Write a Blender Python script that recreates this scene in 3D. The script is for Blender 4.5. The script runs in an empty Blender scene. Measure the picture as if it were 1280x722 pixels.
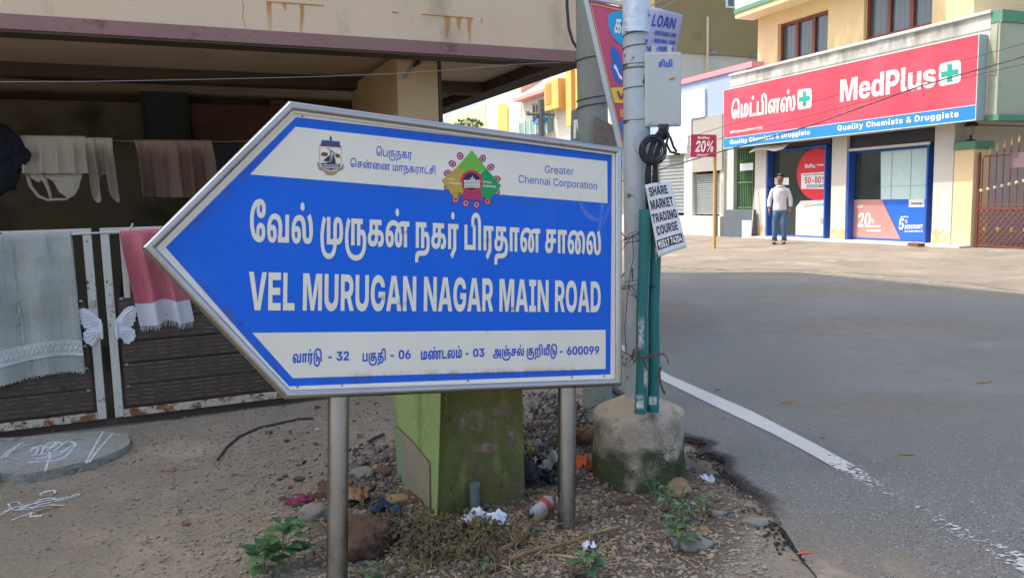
import bpy, bmesh, math, random, json
from math import sin, cos, pi, radians, sqrt, atan
from mathutils import Vector, Matrix, noise
from mathutils.geometry import tessellate_polygon, delaunay_2d_cdt
random.seed(7)
V = Vector
S = bpy.context.scene
COL = S.collection

# ------------------------------------------------------------------ camera
FPX = 963.0; PITCH = atan(108/963); ROLL = .024; EYE = V((0, 0, 1.3))
FW = V((0, cos(PITCH), -sin(PITCH))); R0 = V((1, 0, 0)); U0 = V((0, sin(PITCH), cos(PITCH)))
RT = R0*cos(ROLL) - U0*sin(ROLL); UP = R0*sin(ROLL) + U0*cos(ROLL)
cam = bpy.data.objects.new('camera', bpy.data.cameras.new('camera')); COL.objects.link(cam)
cam.matrix_world = Matrix(((RT.x, UP.x, -FW.x, 0), (RT.y, UP.y, -FW.y, 0), (RT.z, UP.z, -FW.z, EYE.z), (0, 0, 0, 1)))
cam.data.sensor_width = 36; cam.data.lens = 36*FPX/1280; cam.data.clip_end = 600; cam.data.clip_start = .05
S.camera = cam
# ------------------------------------------------------------------ light
SUN_DIR = V((.978, -.208, 0)).normalized()          # horizontal way the light travels
SUN_EL = radians(62)
w = bpy.data.worlds.new("World"); S.world = w; w.use_nodes = True
nt = w.node_tree; bg = nt.nodes['Background']
sky = nt.nodes.new('ShaderNodeTexSky'); sky.sky_type = 'NISHITA'; sky.sun_disc = False
sky.sun_elevation = SUN_EL; sky.sun_rotation = math.atan2(-SUN_DIR.x, -SUN_DIR.y)
sky.air_density = 1.0; sky.dust_density = 5.0; sky.ozone_density = 1.0
nt.links.new(sky.outputs[0], bg.inputs[0]); bg.inputs[1].default_value = .15
sl = bpy.data.lights.new('sun', 'SUN'); sl.energy = 2.0; sl.angle = radians(.6); sl.color = (1, .96, .88)
sun = bpy.data.objects.new('sun', sl); COL.objects.link(sun)
tr = V((SUN_DIR.x*cos(SUN_EL), SUN_DIR.y*cos(SUN_EL), -sin(SUN_EL)))
sun.rotation_euler = tr.to_track_quat('-Z', 'Y').to_euler(); sun.location = (0, 0, 30)
vs = S.view_settings; vs.view_transform = 'Standard'; vs.look = 'None'; vs.gamma = 1; vs.use_curve_mapping = False
vs.exposure = 1.3
S.cycles.max_bounces = 6; S.cycles.diffuse_bounces = 4; S.cycles.transparent_max_bounces = 12

# ------------------------------------------------------------------ maths helpers
def ray(x, y): return FW + RT*((x-640)/FPX) + UP*((361-y)/FPX)
def gnd(x, y, z=0.0):
    d = ray(x, y); return EYE + d*((z-EYE.z)/d.z)
def dep(x, y, D):
    "point seen at (x, y) in the photograph at D metres along the view"
    return EYE + ray(x, y)*D
class Frame:
    "vertical plane system: s along the facade, o outwards (towards the viewer), z up"
    def __init__(f, origin, ang, side=1):
        f.O = V((origin[0], origin[1], 0)); f.a = V((cos(ang), sin(ang), 0)); f.n = V((-sin(ang), cos(ang), 0))*side
    def p(f, s, o, z): return f.O + f.a*s + f.n*o + V((0, 0, z))
    def at(f, x, y, o=0):
        d = ray(x, y); P = f.O + f.n*o; t = ((P-EYE).dot(f.n))/d.dot(f.n); q = EYE + d*t
        return (q-f.O).dot(f.a), q.z
    def s(f, x, y, o=0): return f.at(x, y, o)[0]
    def z(f, x, y, o=0): return f.at(x, y, o)[1]
class Plane:
    "any flat surface: pixel to point, with its own up vector"
    def __init__(f, P, n, up): f.P = V(P); f.n = V(n).normalized(); u = V(up); f.up = (u - f.n*u.dot(f.n)).normalized()
    def at(f, x, y, off=0):
        d = ray(x, y); P = f.P + f.n*off; return EYE + d*((P-EYE).dot(f.n)/d.dot(f.n))
def fplane(fr, o): return Plane(fr.p(0, o, 0), fr.n, (0, 0, 1))

def N(x, y, z=0, sc=1.0): return noise.noise(V((x*sc, y*sc, z*sc)))

# ------------------------------------------------------------------ objects
def props(o, label=None, cat=None, group=None, kind=None):
    if label: o['label'] = label
    if cat: o['category'] = cat
    if group: o['group'] = group
    if kind: o['kind'] = kind
    return o
def thing(name, loc, label, cat, group=None):
    o = bpy.data.objects.new(name, None); COL.objects.link(o); o.location = loc; o.empty_display_size = .1
    return props(o, label, cat, group)
def base_of(o):
    b = V((0, 0, 0))
    while o is not None: b = b + V(o.location); o = o.parent
    return b
class MB:
    "collects faces in world coordinates, builds one mesh object"
    def __init__(s): s.v = []; s.f = []; s.mi = []; s.m = 0
    def add(s, vs, fs):
        k = len(s.v); s.v += [V(p) for p in vs]; s.f += [[i+k for i in f] for f in fs]; s.mi += [s.m]*len(fs); return s
    def box8(s, c):
        return s.add(c, [(0, 3, 2, 1), (4, 5, 6, 7), (0, 1, 5, 4), (1, 2, 6, 5), (2, 3, 7, 6), (3, 0, 4, 7)])
    def fbox(s, fr, s0, s1, o0, o1, z0, z1):
        return s.box8([fr.p(s0, o0, z0), fr.p(s1, o0, z0), fr.p(s1, o1, z0), fr.p(s0, o1, z0), fr.p(s0, o0, z1), fr.p(s1, o0, z1), fr.p(s1, o1, z1), fr.p(s0, o1, z1)])
    def box(s, c, d, rz=0, tilt=None):
        m = Matrix.Rotation(rz, 3, 'Z')
        if tilt: m = m @ Matrix.Rotation(tilt[0], 3, 'X') @ Matrix.Rotation(tilt[1], 3, 'Y')
        c = V(c); a, b, h = [x/2 for x in d]
        return s.box8([c + m @ V(q) for q in ((-a, -b, -h), (a, -b, -h), (a, b, -h), (-a, b, -h), (-a, -b, h), (a, -b, h), (a, b, h), (-a, b, h))])
    def prism(s, poly, thick, holes=()):
        "planar 3D outline pushed along thick"
        t = V(thick); loops = [[V(p) for p in poly]] + [[V(p) for p in h] for h in holes]
        flat = [p for l in loops for p in l]; tri = tessellate_polygon(loops); n = len(flat)
        fs = [tuple(q) for q in tri] + [(q[2]+n, q[1]+n, q[0]+n) for q in tri]
        k = 0
        for l in loops:
            m = len(l)
            for i in range(m): j = (i+1) % m; fs.append((k+i, k+j, k+j+n, k+i+n))
            k += m
        return s.add(flat + [p+t for p in flat], fs)
    def sheet(s, poly, holes=()):
        loops = [[V(p) for p in poly]] + [[V(p) for p in h] for h in holes]
        return s.add([p for l in loops for p in l], [tuple(q) for q in tessellate_polygon(loops)])
    def tube(s, pts, r, n=8, cap=True, flat=1.0):
        pts = [V(p) for p in pts]; rs = r if isinstance(r, (list, tuple)) else [r]*len(pts); vs = []; fs = []
        up = V((0, 0, 1)); prev = None
        for i, p in enumerate(pts):
            t = (pts[min(i+1, len(pts)-1)] - pts[max(i-1, 0)])
            if t.length < 1e-9: t = V((0, 0, 1))
            t.normalize()
            if prev is None: a = t.cross(up if abs(t.z) < .9 else V((1, 0, 0))).normalized()
            else: a = (prev - t*prev.dot(t)).normalized()
            prev = a; b = t.cross(a)
            for k in range(n):
                an = 2*pi*k/n; vs.append(p + a*(cos(an)*rs[i]) + b*(sin(an)*rs[i]*flat))
        for i in range(len(pts)-1):
            for k in range(n):
                k2 = (k+1) % n; fs.append((i*n+k, i*n+k2, (i+1)*n+k2, (i+1)*n+k))
        if cap: fs.append(tuple(range(n))[::-1]); fs.append(tuple(range((len(pts)-1)*n, len(pts)*n)))
        return s.add(vs, fs)
    def lathe(s, c, prof, n=20, jit=0):
        c = V(c); vs = []; fs = []
        for i, (r, z) in enumerate(prof):
            for k in range(n):
                a = 2*pi*k/n; rr = r*(1 + jit*N(cos(a)*1.3+i*.2, sin(a)*1.3, z*3, 2))
                vs.append(c + V((cos(a)*rr, sin(a)*rr, z)))
        for i in range(len(prof)-1):
            for k in range(n):
                k2 = (k+1) % n; fs.append((i*n+k, i*n+k2, (i+1)*n+k2, (i+1)*n+k))
        fs.append(tuple(range(n))[::-1]); fs.append(tuple(range((len(prof)-1)*n, len(prof)*n)))
        return s.add(vs, fs)
    def loft(s, rings, n=16, caps=True):
        "rings: (centre, rx, ry, axis x, axis y)"
        vs = []
        for c, rx, ry in rings:
            for k in range(n): a = 2*pi*k/n; vs.append(V(c)+V((cos(a)*rx, sin(a)*ry, 0)))
        m = len(rings); fs = [(i*n+k, i*n+(k+1) % n, (i+1)*n+(k+1) % n, (i+1)*n+k) for i in range(m-1) for k in range(n)]
        if caps: fs += [tuple(range(n))[::-1], tuple(range((m-1)*n, m*n))]
        return s.add(vs, fs)
    def grid(s, fn, nu, nv):
        vs = [fn(i/nu, j/nv) for j in range(nv+1) for i in range(nu+1)]
        return s.add(vs, [(j*(nu+1)+i, j*(nu+1)+i+1, (j+1)*(nu+1)+i+1, (j+1)*(nu+1)+i) for j in range(nv) for i in range(nu)])
    def rock(s, c, r, sq=(1, 1, .7), seed=0, sub=2):
        bm = bmesh.new(); bmesh.ops.create_icosphere(bm, subdivisions=sub, radius=1); c = V(c)
        vs = []
        for v in bm.verts:
            k = 1 + .35*N(v.co.x+seed*3.1, v.co.y, v.co.z+seed, 1.1) + .18*N(v.co.x, v.co.y+seed, v.co.z, 3) + (.12*N(v.co.x, v.co.y, v.co.z+seed, 8) if sub > 2 else 0) + (.22*N(v.co.x+seed, v.co.y, v.co.z, 5)+.10*abs(N(v.co.x, v.co.y+seed, v.co.z, 16)) if sub > 3 else 0)
            vs.append(c + V((v.co.x*sq[0], v.co.y*sq[1], v.co.z*sq[2]))*(r*k))
        s.add(vs, [[v.index for v in f.verts] for f in bm.faces]); bm.free(); return s
    def build(s, name, mat, parent=None, smooth=False, bevel=0, label=None, cat=None, group=None, kind=None, solid=0, seg=2, origin=None):
        me = bpy.data.meshes.new(name); 
        if parent is not None: b = base_of(parent)
        elif origin is not None: b = V(origin)
        elif s.v and not kind:
            xs = [p.x for p in s.v]; ys = [p.y for p in s.v]; b = V(((min(xs)+max(xs))/2, (min(ys)+max(ys))/2, min(p.z for p in s.v)))
        else: b = V((0, 0, 0))
        me.from_pydata([tuple(p-b) for p in s.v], [], s.f)
        mats = mat if isinstance(mat, (list, tuple)) else [mat]
        for m in mats: me.materials.append(m)
        if len(mats) > 1: me.polygons.foreach_set('material_index', s.mi)
        if smooth: me.polygons.foreach_set('use_smooth', [True]*len(me.polygons))
        bm = bmesh.new(); bm.from_mesh(me); bmesh.ops.recalc_face_normals(bm, faces=bm.faces) if not solid else None; bm.to_mesh(me); bm.free()
        me.update()
        o = bpy.data.objects.new(name, me); COL.objects.link(o)
        if parent is not None: o.parent = parent
        else: o.location = b
        if smooth and smooth != 2:
            try: me.set_sharp_from_angle(angle=radians(40))
            except Exception: pass
        if solid: m = o.modifiers.new('s', 'SOLIDIFY'); m.thickness = solid; m.offset = 0
        if bevel: m = o.modifiers.new('b', 'BEVEL'); m.width = bevel; m.segments = seg; m.limit_method = 'ANGLE'; m.angle_limit = radians(40)
        return props(o, label, cat, group, kind)

# ------------------------------------------------------------------ materials
def srgb(r, g, b):
    f = lambda c: ((c/255+.055)/1.055)**2.4 if c > 10 else c/255/12.92
    return (f(r), f(g), f(b))
MATS = {}
def mat(name, col, rough=.8, metal=0, var=.12, scale=3.0, bump=0, bscale=40, spots=(), fine=0, fscale=120, spec=.5, streak=None, sub=None, bands=None, trans=0, alpha=1):
    """procedural surface: base colour broken by large noise (var), fine grain, coloured spots
    spots: (colour, noise scale, threshold 0-1, softness[, stretch xyz])"""
    m = bpy.data.materials.new(name); m.use_nodes = True; nt = m.node_tree; nd = nt.nodes; lk = nt.links
    bs = nd['Principled BSDF']; bs.inputs['Roughness'].default_value = rough; bs.inputs['Metallic'].default_value = metal
    bs.inputs['Specular IOR Level'].default_value = spec
    tc = nd.new('ShaderNodeTexCoord').outputs['Object']
    def noi(sc, det=4, st=None, rg=.6):
        n = nd.new('ShaderNodeTexNoise'); n.inputs['Scale'].default_value = sc; n.inputs['Detail'].default_value = det; n.inputs['Roughness'].default_value = rg
        if st:
            mp = nd.new('ShaderNodeMapping'); mp.inputs['Scale'].default_value = st; lk.new(tc, mp.inputs[0]); lk.new(mp.outputs[0], n.inputs[0])
        else: lk.new(tc, n.inputs[0])
        return n.outputs[0]
    def ramp(src, a, b, c0=0., c1=1.):
        r = nd.new('ShaderNodeMapRange'); r.inputs[1].default_value = a; r.inputs[2].default_value = b; r.inputs[3].default_value = c0; r.inputs[4].default_value = c1
        lk.new(src, r.inputs[0]); return r.outputs[0]
    def mix(fac, a, b, mode='MIX'):
        x = nd.new('ShaderNodeMix'); x.data_type = 'RGBA'; x.blend_type = mode
        if isinstance(fac, float): x.inputs[0].default_value = fac
        else: lk.new(fac, x.inputs[0])
        for i, q in ((6, a), (7, b)):
            if isinstance(q, tuple): x.inputs[i].default_value = (*q, 1)
            else: lk.new(q, x.inputs[i])
        return x.outputs[2]
    c = mix(ramp(noi(scale, 5), .25, .75), tuple(x*(1-var) for x in col), tuple(min(1, x*(1+var)) for x in col))
    if fine: c = mix(ramp(noi(fscale, 2), .3, .7), c, mix(1.0, c, (1-fine,)*3, 'MULTIPLY'))
    for sp in spots:
        c = mix(ramp(noi(sp[1], 6, sp[4] if len(sp) > 4 else None, .65), sp[2], sp[2]+sp[3]), c, sp[0])
    lk.new(c, bs.inputs['Base Color'])
    if bump:
        b = nd.new('ShaderNodeBump'); b.inputs['Strength'].default_value = min(1, bump); b.inputs['Distance'].default_value = .01*max(1, bump)
        lk.new(noi(bscale, 8), b.inputs['Height']); lk.new(b.outputs[0], bs.inputs['Normal'])
    if metal or rough < .6: lk.new(ramp(noi(scale*4, 5), .3, .7, rough*.8, min(1, rough*1.3)), bs.inputs['Roughness'])
    if trans: bs.inputs['Transmission Weight'].default_value = trans
    if alpha < 1: bs.inputs['Alpha'].default_value = alpha
    MATS[name] = m; return m

def soft(name, col, sc=8, lo=.2, hi=.7, rough=.9, st=None):
    "thin film (dust, grime, painted reflection): opacity from the 'wear' attribute broken by noise"
    m = mat(name, col, rough, 0, .1, 5); nt = m.node_tree; nd = nt.nodes; bs = nd['Principled BSDF']
    at = nd.new('ShaderNodeAttribute'); at.attribute_name = 'wear'; tc = nd.new('ShaderNodeTexCoord'); no = nd.new('ShaderNodeTexNoise'); no.inputs['Scale'].default_value = sc; no.inputs['Detail'].default_value = 8; no.inputs['Roughness'].default_value = .7
    mp = nd.new('ShaderNodeMapping'); mp.inputs['Scale'].default_value = st or (1, 1, 1); nt.links.new(tc.outputs['Object'], mp.inputs[0]); nt.links.new(mp.outputs[0], no.inputs[0])
    r = nd.new('ShaderNodeMapRange'); r.inputs[1].default_value = lo; r.inputs[2].default_value = hi; nt.links.new(no.outputs[0], r.inputs[0])
    mu = nd.new('ShaderNodeMath'); mu.operation = 'MULTIPLY'; nt.links.new(r.outputs[0], mu.inputs[0]); nt.links.new(at.outputs['Fac'], mu.inputs[1]); nt.links.new(mu.outputs[0], bs.inputs['Alpha']); return m
def film(name, fn, wf, nu, nv, m_, parent=None, kind=None):
    mb = MB(); mb.grid(fn, nu, nv); o = mb.build(name, m_, parent, kind=kind)
    at = o.data.attributes.new('wear', 'FLOAT', 'POINT'); at.data.foreach_set('value', [wf(i/nu, j/nv) for j in range(nv+1) for i in range(nu+1)]); return o
# ------------------------------------------------------------------ lettering
GLYPHS={}
GLYPHS['TB']={
47:[663,[399,-12,-76,7,-68,20,-62,34,-53,47,-43,61,-31,74,-20,88,-7,101,7,98,21,87,34,73,46,62,55,48,65,35,72,21,78,7,68,-6,56,-18,43,-30,32,-40,19,-50,6,-59,-19,-92,-24,-37,-35,-29,-45,-18,-56,-6,-54,5,-43,16,-33,26,-24,34,-19,87,11,76,25,53,119,5,-25,-50,-11,-69,3,-34,11,-23,36,-18,34,21,11,54,-6,43,-23,37,-51,15,-20,-1,-31,-6,-66,-24,-62,-60,-45,-99,-12,-63,-5,-73,4,-77,13,-65,43,-97,62,-57,69,-22,24,-3,19,-2,47,14,24,37,7,47,-11,55,-15,16,-20,5,-35,-18,-14,-58,11,-69,25,-51,-118,3,-26,55,-11,77,18,86,24,34,33,27,43,17,54,6,58,-6,45,-20,35,-29,23,-38,19,-91,-7,-58,-19,-50,-31,-42,-45,-30,-59,-20]],
36:[961,[233,-12,-57,7,-49,21,-39,36,-29,50,-18,64,-6,79,10,102,31,83,48,64,62,46,73,28,81,9,73,-6,61,-17,51,-27,41,-36,52,-93,16,-110,-8,-91,-22,-84,146,0,0,452,149,0,0,-565,-436,0,-11,86,23,79,10,104,-4,60,-14,48,-23,37,-30,27,-37,17,-45,5,-49,-7,-41,-22,-33,-35,-23,-47,-15,-58,-5,-68,7,-76,21,-41,33,-12,28,7,16,24,5,41,-4,33,-12,23,-40,18,-50,-19,-47,-45,-23,92,70,56,40,16,47,6,65,-11,50,-34,32,-55,10,-76,-4,-54,-15,-45,-25,-37,-35,-27,-46,-16]],
92:[945,[233,-12,-57,7,-49,21,-39,36,-29,50,-18,64,-6,79,6,76,18,66,29,57,38,48,47,37,55,27,125,21,97,-12,73,-37,52,-60,30,-88,13,-128,4,-63,9,-45,17,-29,17,-10,21,-4,39,13,24,43,8,84,-11,103,-31,104,-49,94,130,70,49,-84,34,-86,20,-89,7,-94,-6,-76,-16,-66,-29,-55,-43,-40,-57,-26,-73,-8,-83,11,-62,37,-47,75,-14,53,-7,69,-7,77,-11,62,-18,45,-38,35,-58,11,-49,-7,-42,-22,-34,-34,-25,-48,-15,-58,-6,-69,7,-75,21,-41,33,-12,27,7,16,24,6,41,-4,33,-11,23,-41,18,-50,-19,-47,-45,-23,92,70,56,40,16,47,6,65,-12,50,-34,32,-55,10,-75,-4,-54,-15,-45,-25,-37,-35,-27,-45,-16],[473,663,-33,6,-25,17,-17,27,-5,35,5,35,17,27,26,17,31,6,33,-6,25,-17,17,-27,5,-35,-5,-35,-17,-27,-25,-17]],
3:[221],
134:[1034,[393,-305,-87,9,-73,25,-60,40,-48,53,-36,64,-26,74,-20,168,0,14,14,151,39,148,60,136,125,-64,-42,-91,-30,-95,-19,-96,-6,-92,0,-19,10,-119,34,-99,29,-38,36,-29,46,-18,57,-6,58,7,46,20,35,33,26,44,16,56,10,66,144,-9,-18,-106,-36,-85,-52,-63,-65,-44,-78,-26],[768,577,73,-9,59,-29,43,-46,30,-61,17,-73,6,-85,-4,-75,-15,-62,-24,-49,-34,-37,-48,-29,-65,-17,-93,-5,-403,0,0,565,149,0,0,-452,125,0,0,265,13,94,40,62,55,32],[777,464,-14,-2,-15,-9,-11,-24,-4,-53,0,-263,14,0,58,14,32,49,8,41,2,55,-7,99,-22,68,-18,19]],
140:[995,[784,340,50,-7,43,-20,36,-34,27,-49,17,-63,5,-79,-8,-102,-26,-87,-41,-70,-54,-56,-66,-42,-76,-29,-85,-17,-90,-6,-11,0,-140,16,-127,49,-54,39,-48,49,-39,59,-29,71,-18,82,-7,96,0,17,14,150,39,138,60,132,123,-64,-70,-172,-19,-89,-6,-87,0,-23,18,-141,24,-60,34,-50,44,-40,56,-31,68,-18,80,-7,15,0,88,8,73,24,57,40,40,56,25,72,8,87,-2,50,-7,37,-25,45,-37,13,-37,-9,-39,-27,-9,106,55,30],[308,0,0,565,502,0,0,-113,-103,0,0,-452,-149,0,0,452,-101,0,0,-452]],
18:[783,[254,-12,-65,5,-54,16,-44,25,-32,35,-20,44,-6,53,7,52,24,45,39,36,55,27,72,17,89,6,169,0,92,-5,63,-17,50,-31,42,-56,15,-79,-11,-71,-34,-55,-55,-35,-76,-12,-47,3,-44,8,21,108,20,-4,19,-1,49,15,12,20,5,29,-10,40,-28,23,-44,11,-58,3,-169,0,-58,-4,-40,-16,-18,-23,-6,-32,5,-30,17,-21,57,-16,50,11,33,38,11,74,0,228,-108,0,0,-150,-134,-16,0,279,536,0,0,-113,-149,0,0,-206,-3,-66,-9,-50,-37,-74,-35,-30,-44,-21]],
86:[1141,[233,-12,-57,7,-49,21,-39,36,-29,50,-18,64,-6,78,11,94,33,81,52,66,72,50,89,32,104,10,93,-7,80,-24,81,-48,26,-32,54,-55,40,-65,25,-75,8,-84,-5,-60,-16,-50,-25,-39,-35,-28,-44,-16,-51,-6,-53,6,-44,19,-34,29,-25,40,-15,50,-5,58,14,103,40,90,64,77,36,36,68,38,88,23,60,6,74,2,230,0,0,-113,-104,0,0,-452,-149,0,0,452,-14,0,-70,-3,-51,-11,-39,-19,-35,-27,-43,-46,-25,-72,-8,-83,3,-45,8,-29,29,-20,24,10,13,31,4,55,-21,118,-27,49,-38,39,-85,48,-102,16,-61,-6,-52,-19,-44,-30,-33,-38,-35,-95,-3,-22,-1,-30,7,-74,21,-40,33,-12,27,7,16,24,6,41,-4,33,-11,23,-41,18,-50,-19,-47,-45,-23,92,70,56,40,16,47,6,66,-11,50,-35,31,-55,10,-75,-4,-54,-15,-45,-24,-37,-35,-27,-46,-16],[569,663,-32,6,-25,17,-17,27,-6,35,6,35,17,27,25,17,32,6,32,-6,26,-17,16,-27,6,-35,-6,-35,-16,-27,-26,-17]],
26:[758,[543,366,55,-8,45,-22,35,-35,25,-47,15,-57,5,-66,-5,-82,-18,-67,-28,-53,-37,-39,-64,-36,-82,-18,-112,-6,-53,0,-46,-1,-30,-4,-36,-16,-22,-30,-8,-46,2,-23,2,-24,-146,-7,-5,43,-2,44,17,84,48,56,44,22,61,12,91,3,88,0,76,4,47,13,33,21,30,57,9,89,-9,71,-24,41,-39,14,-32,-6,-30,-18,-8,106,53,23],[61,0,0,565,503,0,0,-113,-103,0,0,-452,-150,0,0,452,-101,0,0,-452]],
90:[586,[279,-213,-106,88,143,161,0,416,-106,0,0,-452,-149,0,0,565,508,0,0,-113,-104,0,0,-452],[292,663,-32,6,-25,17,-17,27,-5,35,5,35,17,27,25,17,32,6,32,-6,26,-17,16,-27,6,-35,-6,-35,-16,-27,-26,-17]],
28:[691,[61,0,0,565,149,0,0,-452,270,0,0,452,149,0,0,-565]],
42:[273,[-55,851,57,-4,48,-12,73,-43,48,-62,29,-93,8,-65,2,-82,0,-490,-149,0,0,465,-3,109,-14,79,-27,54,-31,24,-42,9,-53,-15,-29,-38,-8,-49,7,-60,20,-63,-145,0,-17,56,-7,67,5,53,15,44,55,66,75,38]],
31:[586,[279,-213,-106,88,143,161,0,416,-106,0,0,-452,-149,0,0,565,508,0,0,-113,-104,0,0,-452]],
25:[778,[254,-12,-65,5,-54,16,-44,25,-32,35,-20,44,-6,53,7,52,24,45,39,36,56,27,72,17,89,6,118,0,92,-7,76,-20,61,-34,44,-48,28,-63,9,-77,-6,-67,-19,-55,-31,-46,-40,-38,-66,-35,-87,-22,-114,-7,-60,0,-46,-1,-30,-4,-37,-16,-22,-30,-8,-46,2,-23,2,-24,-146,-7,-5,43,-2,43,17,85,48,56,44,22,61,12,91,3,68,0,99,6,61,16,41,29,29,47,9,66,-12,61,-34,43,-54,24,-68,8,-133,0,-58,-4,-40,-16,-18,-23,-6,-32,5,-30,17,-21,57,-16,50,11,33,38,11,74,0,228,-108,0,0,-150,-134,-16,0,279,537,0,0,-113,-150,0,0,-206,-3,-66,-9,-50,-37,-74,-35,-30,-44,-21]],
41:[586,[61,0,0,565,508,0,0,-113,-104,0,0,-452,-149,0,0,452,-106,0,0,-452]],
27:[1141,[233,-12,-57,7,-49,21,-39,36,-29,50,-18,64,-6,78,11,94,33,81,52,66,72,50,89,32,104,10,93,-7,80,-24,81,-48,26,-32,54,-55,40,-65,25,-75,8,-84,-5,-60,-16,-50,-25,-39,-35,-28,-44,-16,-51,-6,-53,6,-44,19,-34,29,-25,40,-15,50,-5,58,14,103,40,90,64,77,36,36,68,38,88,23,60,6,74,2,230,0,0,-113,-104,0,0,-452,-149,0,0,452,-14,0,-70,-3,-51,-11,-39,-19,-35,-27,-43,-46,-25,-72,-8,-83,3,-45,8,-29,29,-20,24,10,13,31,4,55,-21,118,-27,49,-38,39,-85,48,-102,16,-61,-6,-52,-19,-44,-30,-33,-38,-35,-95,-3,-22,-1,-30,7,-74,21,-40,33,-12,27,7,16,24,6,41,-4,33,-11,23,-41,18,-50,-19,-47,-45,-23,92,70,56,40,16,47,6,66,-11,50,-35,31,-55,10,-75,-4,-54,-15,-45,-24,-37,-35,-27,-46,-16]],
20:[691,[254,-12,-65,5,-54,16,-44,25,-32,35,-20,44,-6,53,7,52,24,45,39,36,55,27,72,17,89,6,329,0,0,-106,-348,0,-58,-4,-40,-16,-18,-23,-6,-32,5,-30,17,-21,57,-16,50,11,33,38,11,74,0,228,-108,0,0,-150,-134,-16,0,279,539,0,0,-113,-153,0,0,-206,-3,-66,-8,-50,-38,-74,-34,-30,-45,-21]],
48:[1092,[234,-12,-58,7,-48,21,-40,36,-29,50,-18,64,-6,78,11,94,33,81,52,66,72,50,89,32,104,10,93,-7,80,-24,81,-49,27,-31,52,-54,40,-65,26,-75,8,-85,-5,-60,-16,-50,-25,-39,-35,-28,-44,-17,-52,-5,-52,6,-44,19,-34,30,-25,41,-15,52,-5,61,13,100,36,92,59,83,21,22,92,61,115,22,84,-9,67,-30,51,-45,36,-60,21,-69,7,-77,-10,-111,-25,-99,-35,-87,-132,53,38,101,15,126,-4,60,-13,49,-20,37,-27,26,-68,20,-64,-14,-51,-40,-41,-60,-22,-79,-7,-82,2,-43,9,-27,29,-20,24,10,13,31,4,53,-21,120,-27,49,-38,39,-85,48,-102,16,-61,-6,-52,-19,-44,-30,-33,-38,-35,-95,-2,-23,-2,-29,7,-74,20,-40,34,-12,27,7,16,24,6,41,-4,33,-11,23,-41,18,-50,-19,-47,-45,-23,92,70,56,40,16,47,6,66,-11,50,-35,31,-55,10,-75,-4,-54,-15,-45,-24,-37,-35,-27,-46,-16]],
33:[945,[233,-12,-57,7,-49,21,-39,36,-29,50,-18,64,-6,79,6,76,18,66,29,57,38,48,47,37,55,27,125,21,97,-12,73,-37,52,-60,30,-88,13,-128,4,-63,9,-45,17,-29,17,-10,21,-4,39,13,24,43,8,84,-11,103,-31,104,-49,94,130,70,49,-84,34,-86,20,-89,7,-94,-6,-76,-16,-66,-29,-55,-43,-40,-57,-26,-73,-8,-83,11,-62,37,-47,75,-14,53,-7,69,-7,77,-11,62,-18,45,-38,35,-58,11,-49,-7,-42,-22,-34,-34,-25,-48,-15,-58,-6,-69,7,-75,21,-41,33,-12,27,7,16,24,6,41,-4,33,-11,23,-41,18,-50,-19,-47,-45,-23,92,70,56,40,16,47,6,65,-12,50,-34,32,-55,10,-75,-4,-54,-15,-45,-25,-37,-35,-27,-45,-16]],
116:[972,[399,-315,-89,10,-75,28,-61,46,-47,61,-36,76,-24,89,-14,100,-5,110,0,35,5,105,15,97,25,89,35,81,44,69,54,59,62,48,72,34,80,22,88,7,80,-5,69,-15,59,-25,50,-33,56,-60,39,-78,22,-101,8,-132,0,-402,-149,0,0,380,-8,128,-26,101,-50,73,-64,39,-89,13,-112,-21,-93,-64,-70,-105,-44,-144,-11,-87,-4,-97,4,-120,13,-95,20,-72,26,-53,32,-37,36,-23,79,-16,44,4,36,14,50,53,27,82,8,104,-1,58,-6,44,-23,52,-38,16,-35,-10,-31,-23,-9,110,50,26,56,10,53,-8,46,-23,36,-38,28,-54,17,-71,6,-86,-6,-90,-16,-77,-26,-64,-37,-52,-45,-40,-54,-29,-62,-17],[313,0,0,565,149,0,0,-565]],
102:[1017,[485,-12,-64,5,-54,16,-44,25,-32,35,-20,44,-6,53,8,52,23,45,39,36,55,27,72,17,90,6,101,0,81,-6,70,-18,57,-29,46,-38,59,-98,19,-116,-6,-76,-18,-65,-30,-56,-39,-47,-100,-70,-123,-39,-133,-12,-21,0,-101,7,-87,19,-73,31,-60,42,-88,104,-48,124,-15,131,0,15,5,90,12,80,45,137,58,118,124,-64,-52,-107,-38,-118,-13,-130,0,-19,18,-136,24,-59,35,-50,46,-42,58,-31,70,-19,82,-7,13,0,126,15,96,46,61,77,16,50,5,59,-6,65,-20,52,-31,38,-41,26,-105,20,-99,0,-58,-4,-40,-16,-18,-23,-6,-32,5,-30,16,-21,58,-16,50,11,32,38,12,74,0,228,-108,0,0,-163,-134,-16,0,292,539,0,0,-113,-153,0,0,-206,-3,-66,-9,-50,-37,-74,-35,-30,-44,-21]],
29:[786,[519,577,74,-9,58,-29,44,-46,30,-61,17,-73,6,-85,-5,-75,-14,-62,-24,-49,-34,-37,-49,-29,-64,-17,-94,-5,-403,0,0,565,149,0,0,-452,125,0,0,265,14,94,40,62,55,32],[529,464,-15,-2,-14,-9,-12,-24,-4,-53,0,-263,15,0,58,14,32,49,7,41,3,55,-7,99,-22,68,-18,19]],
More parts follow.
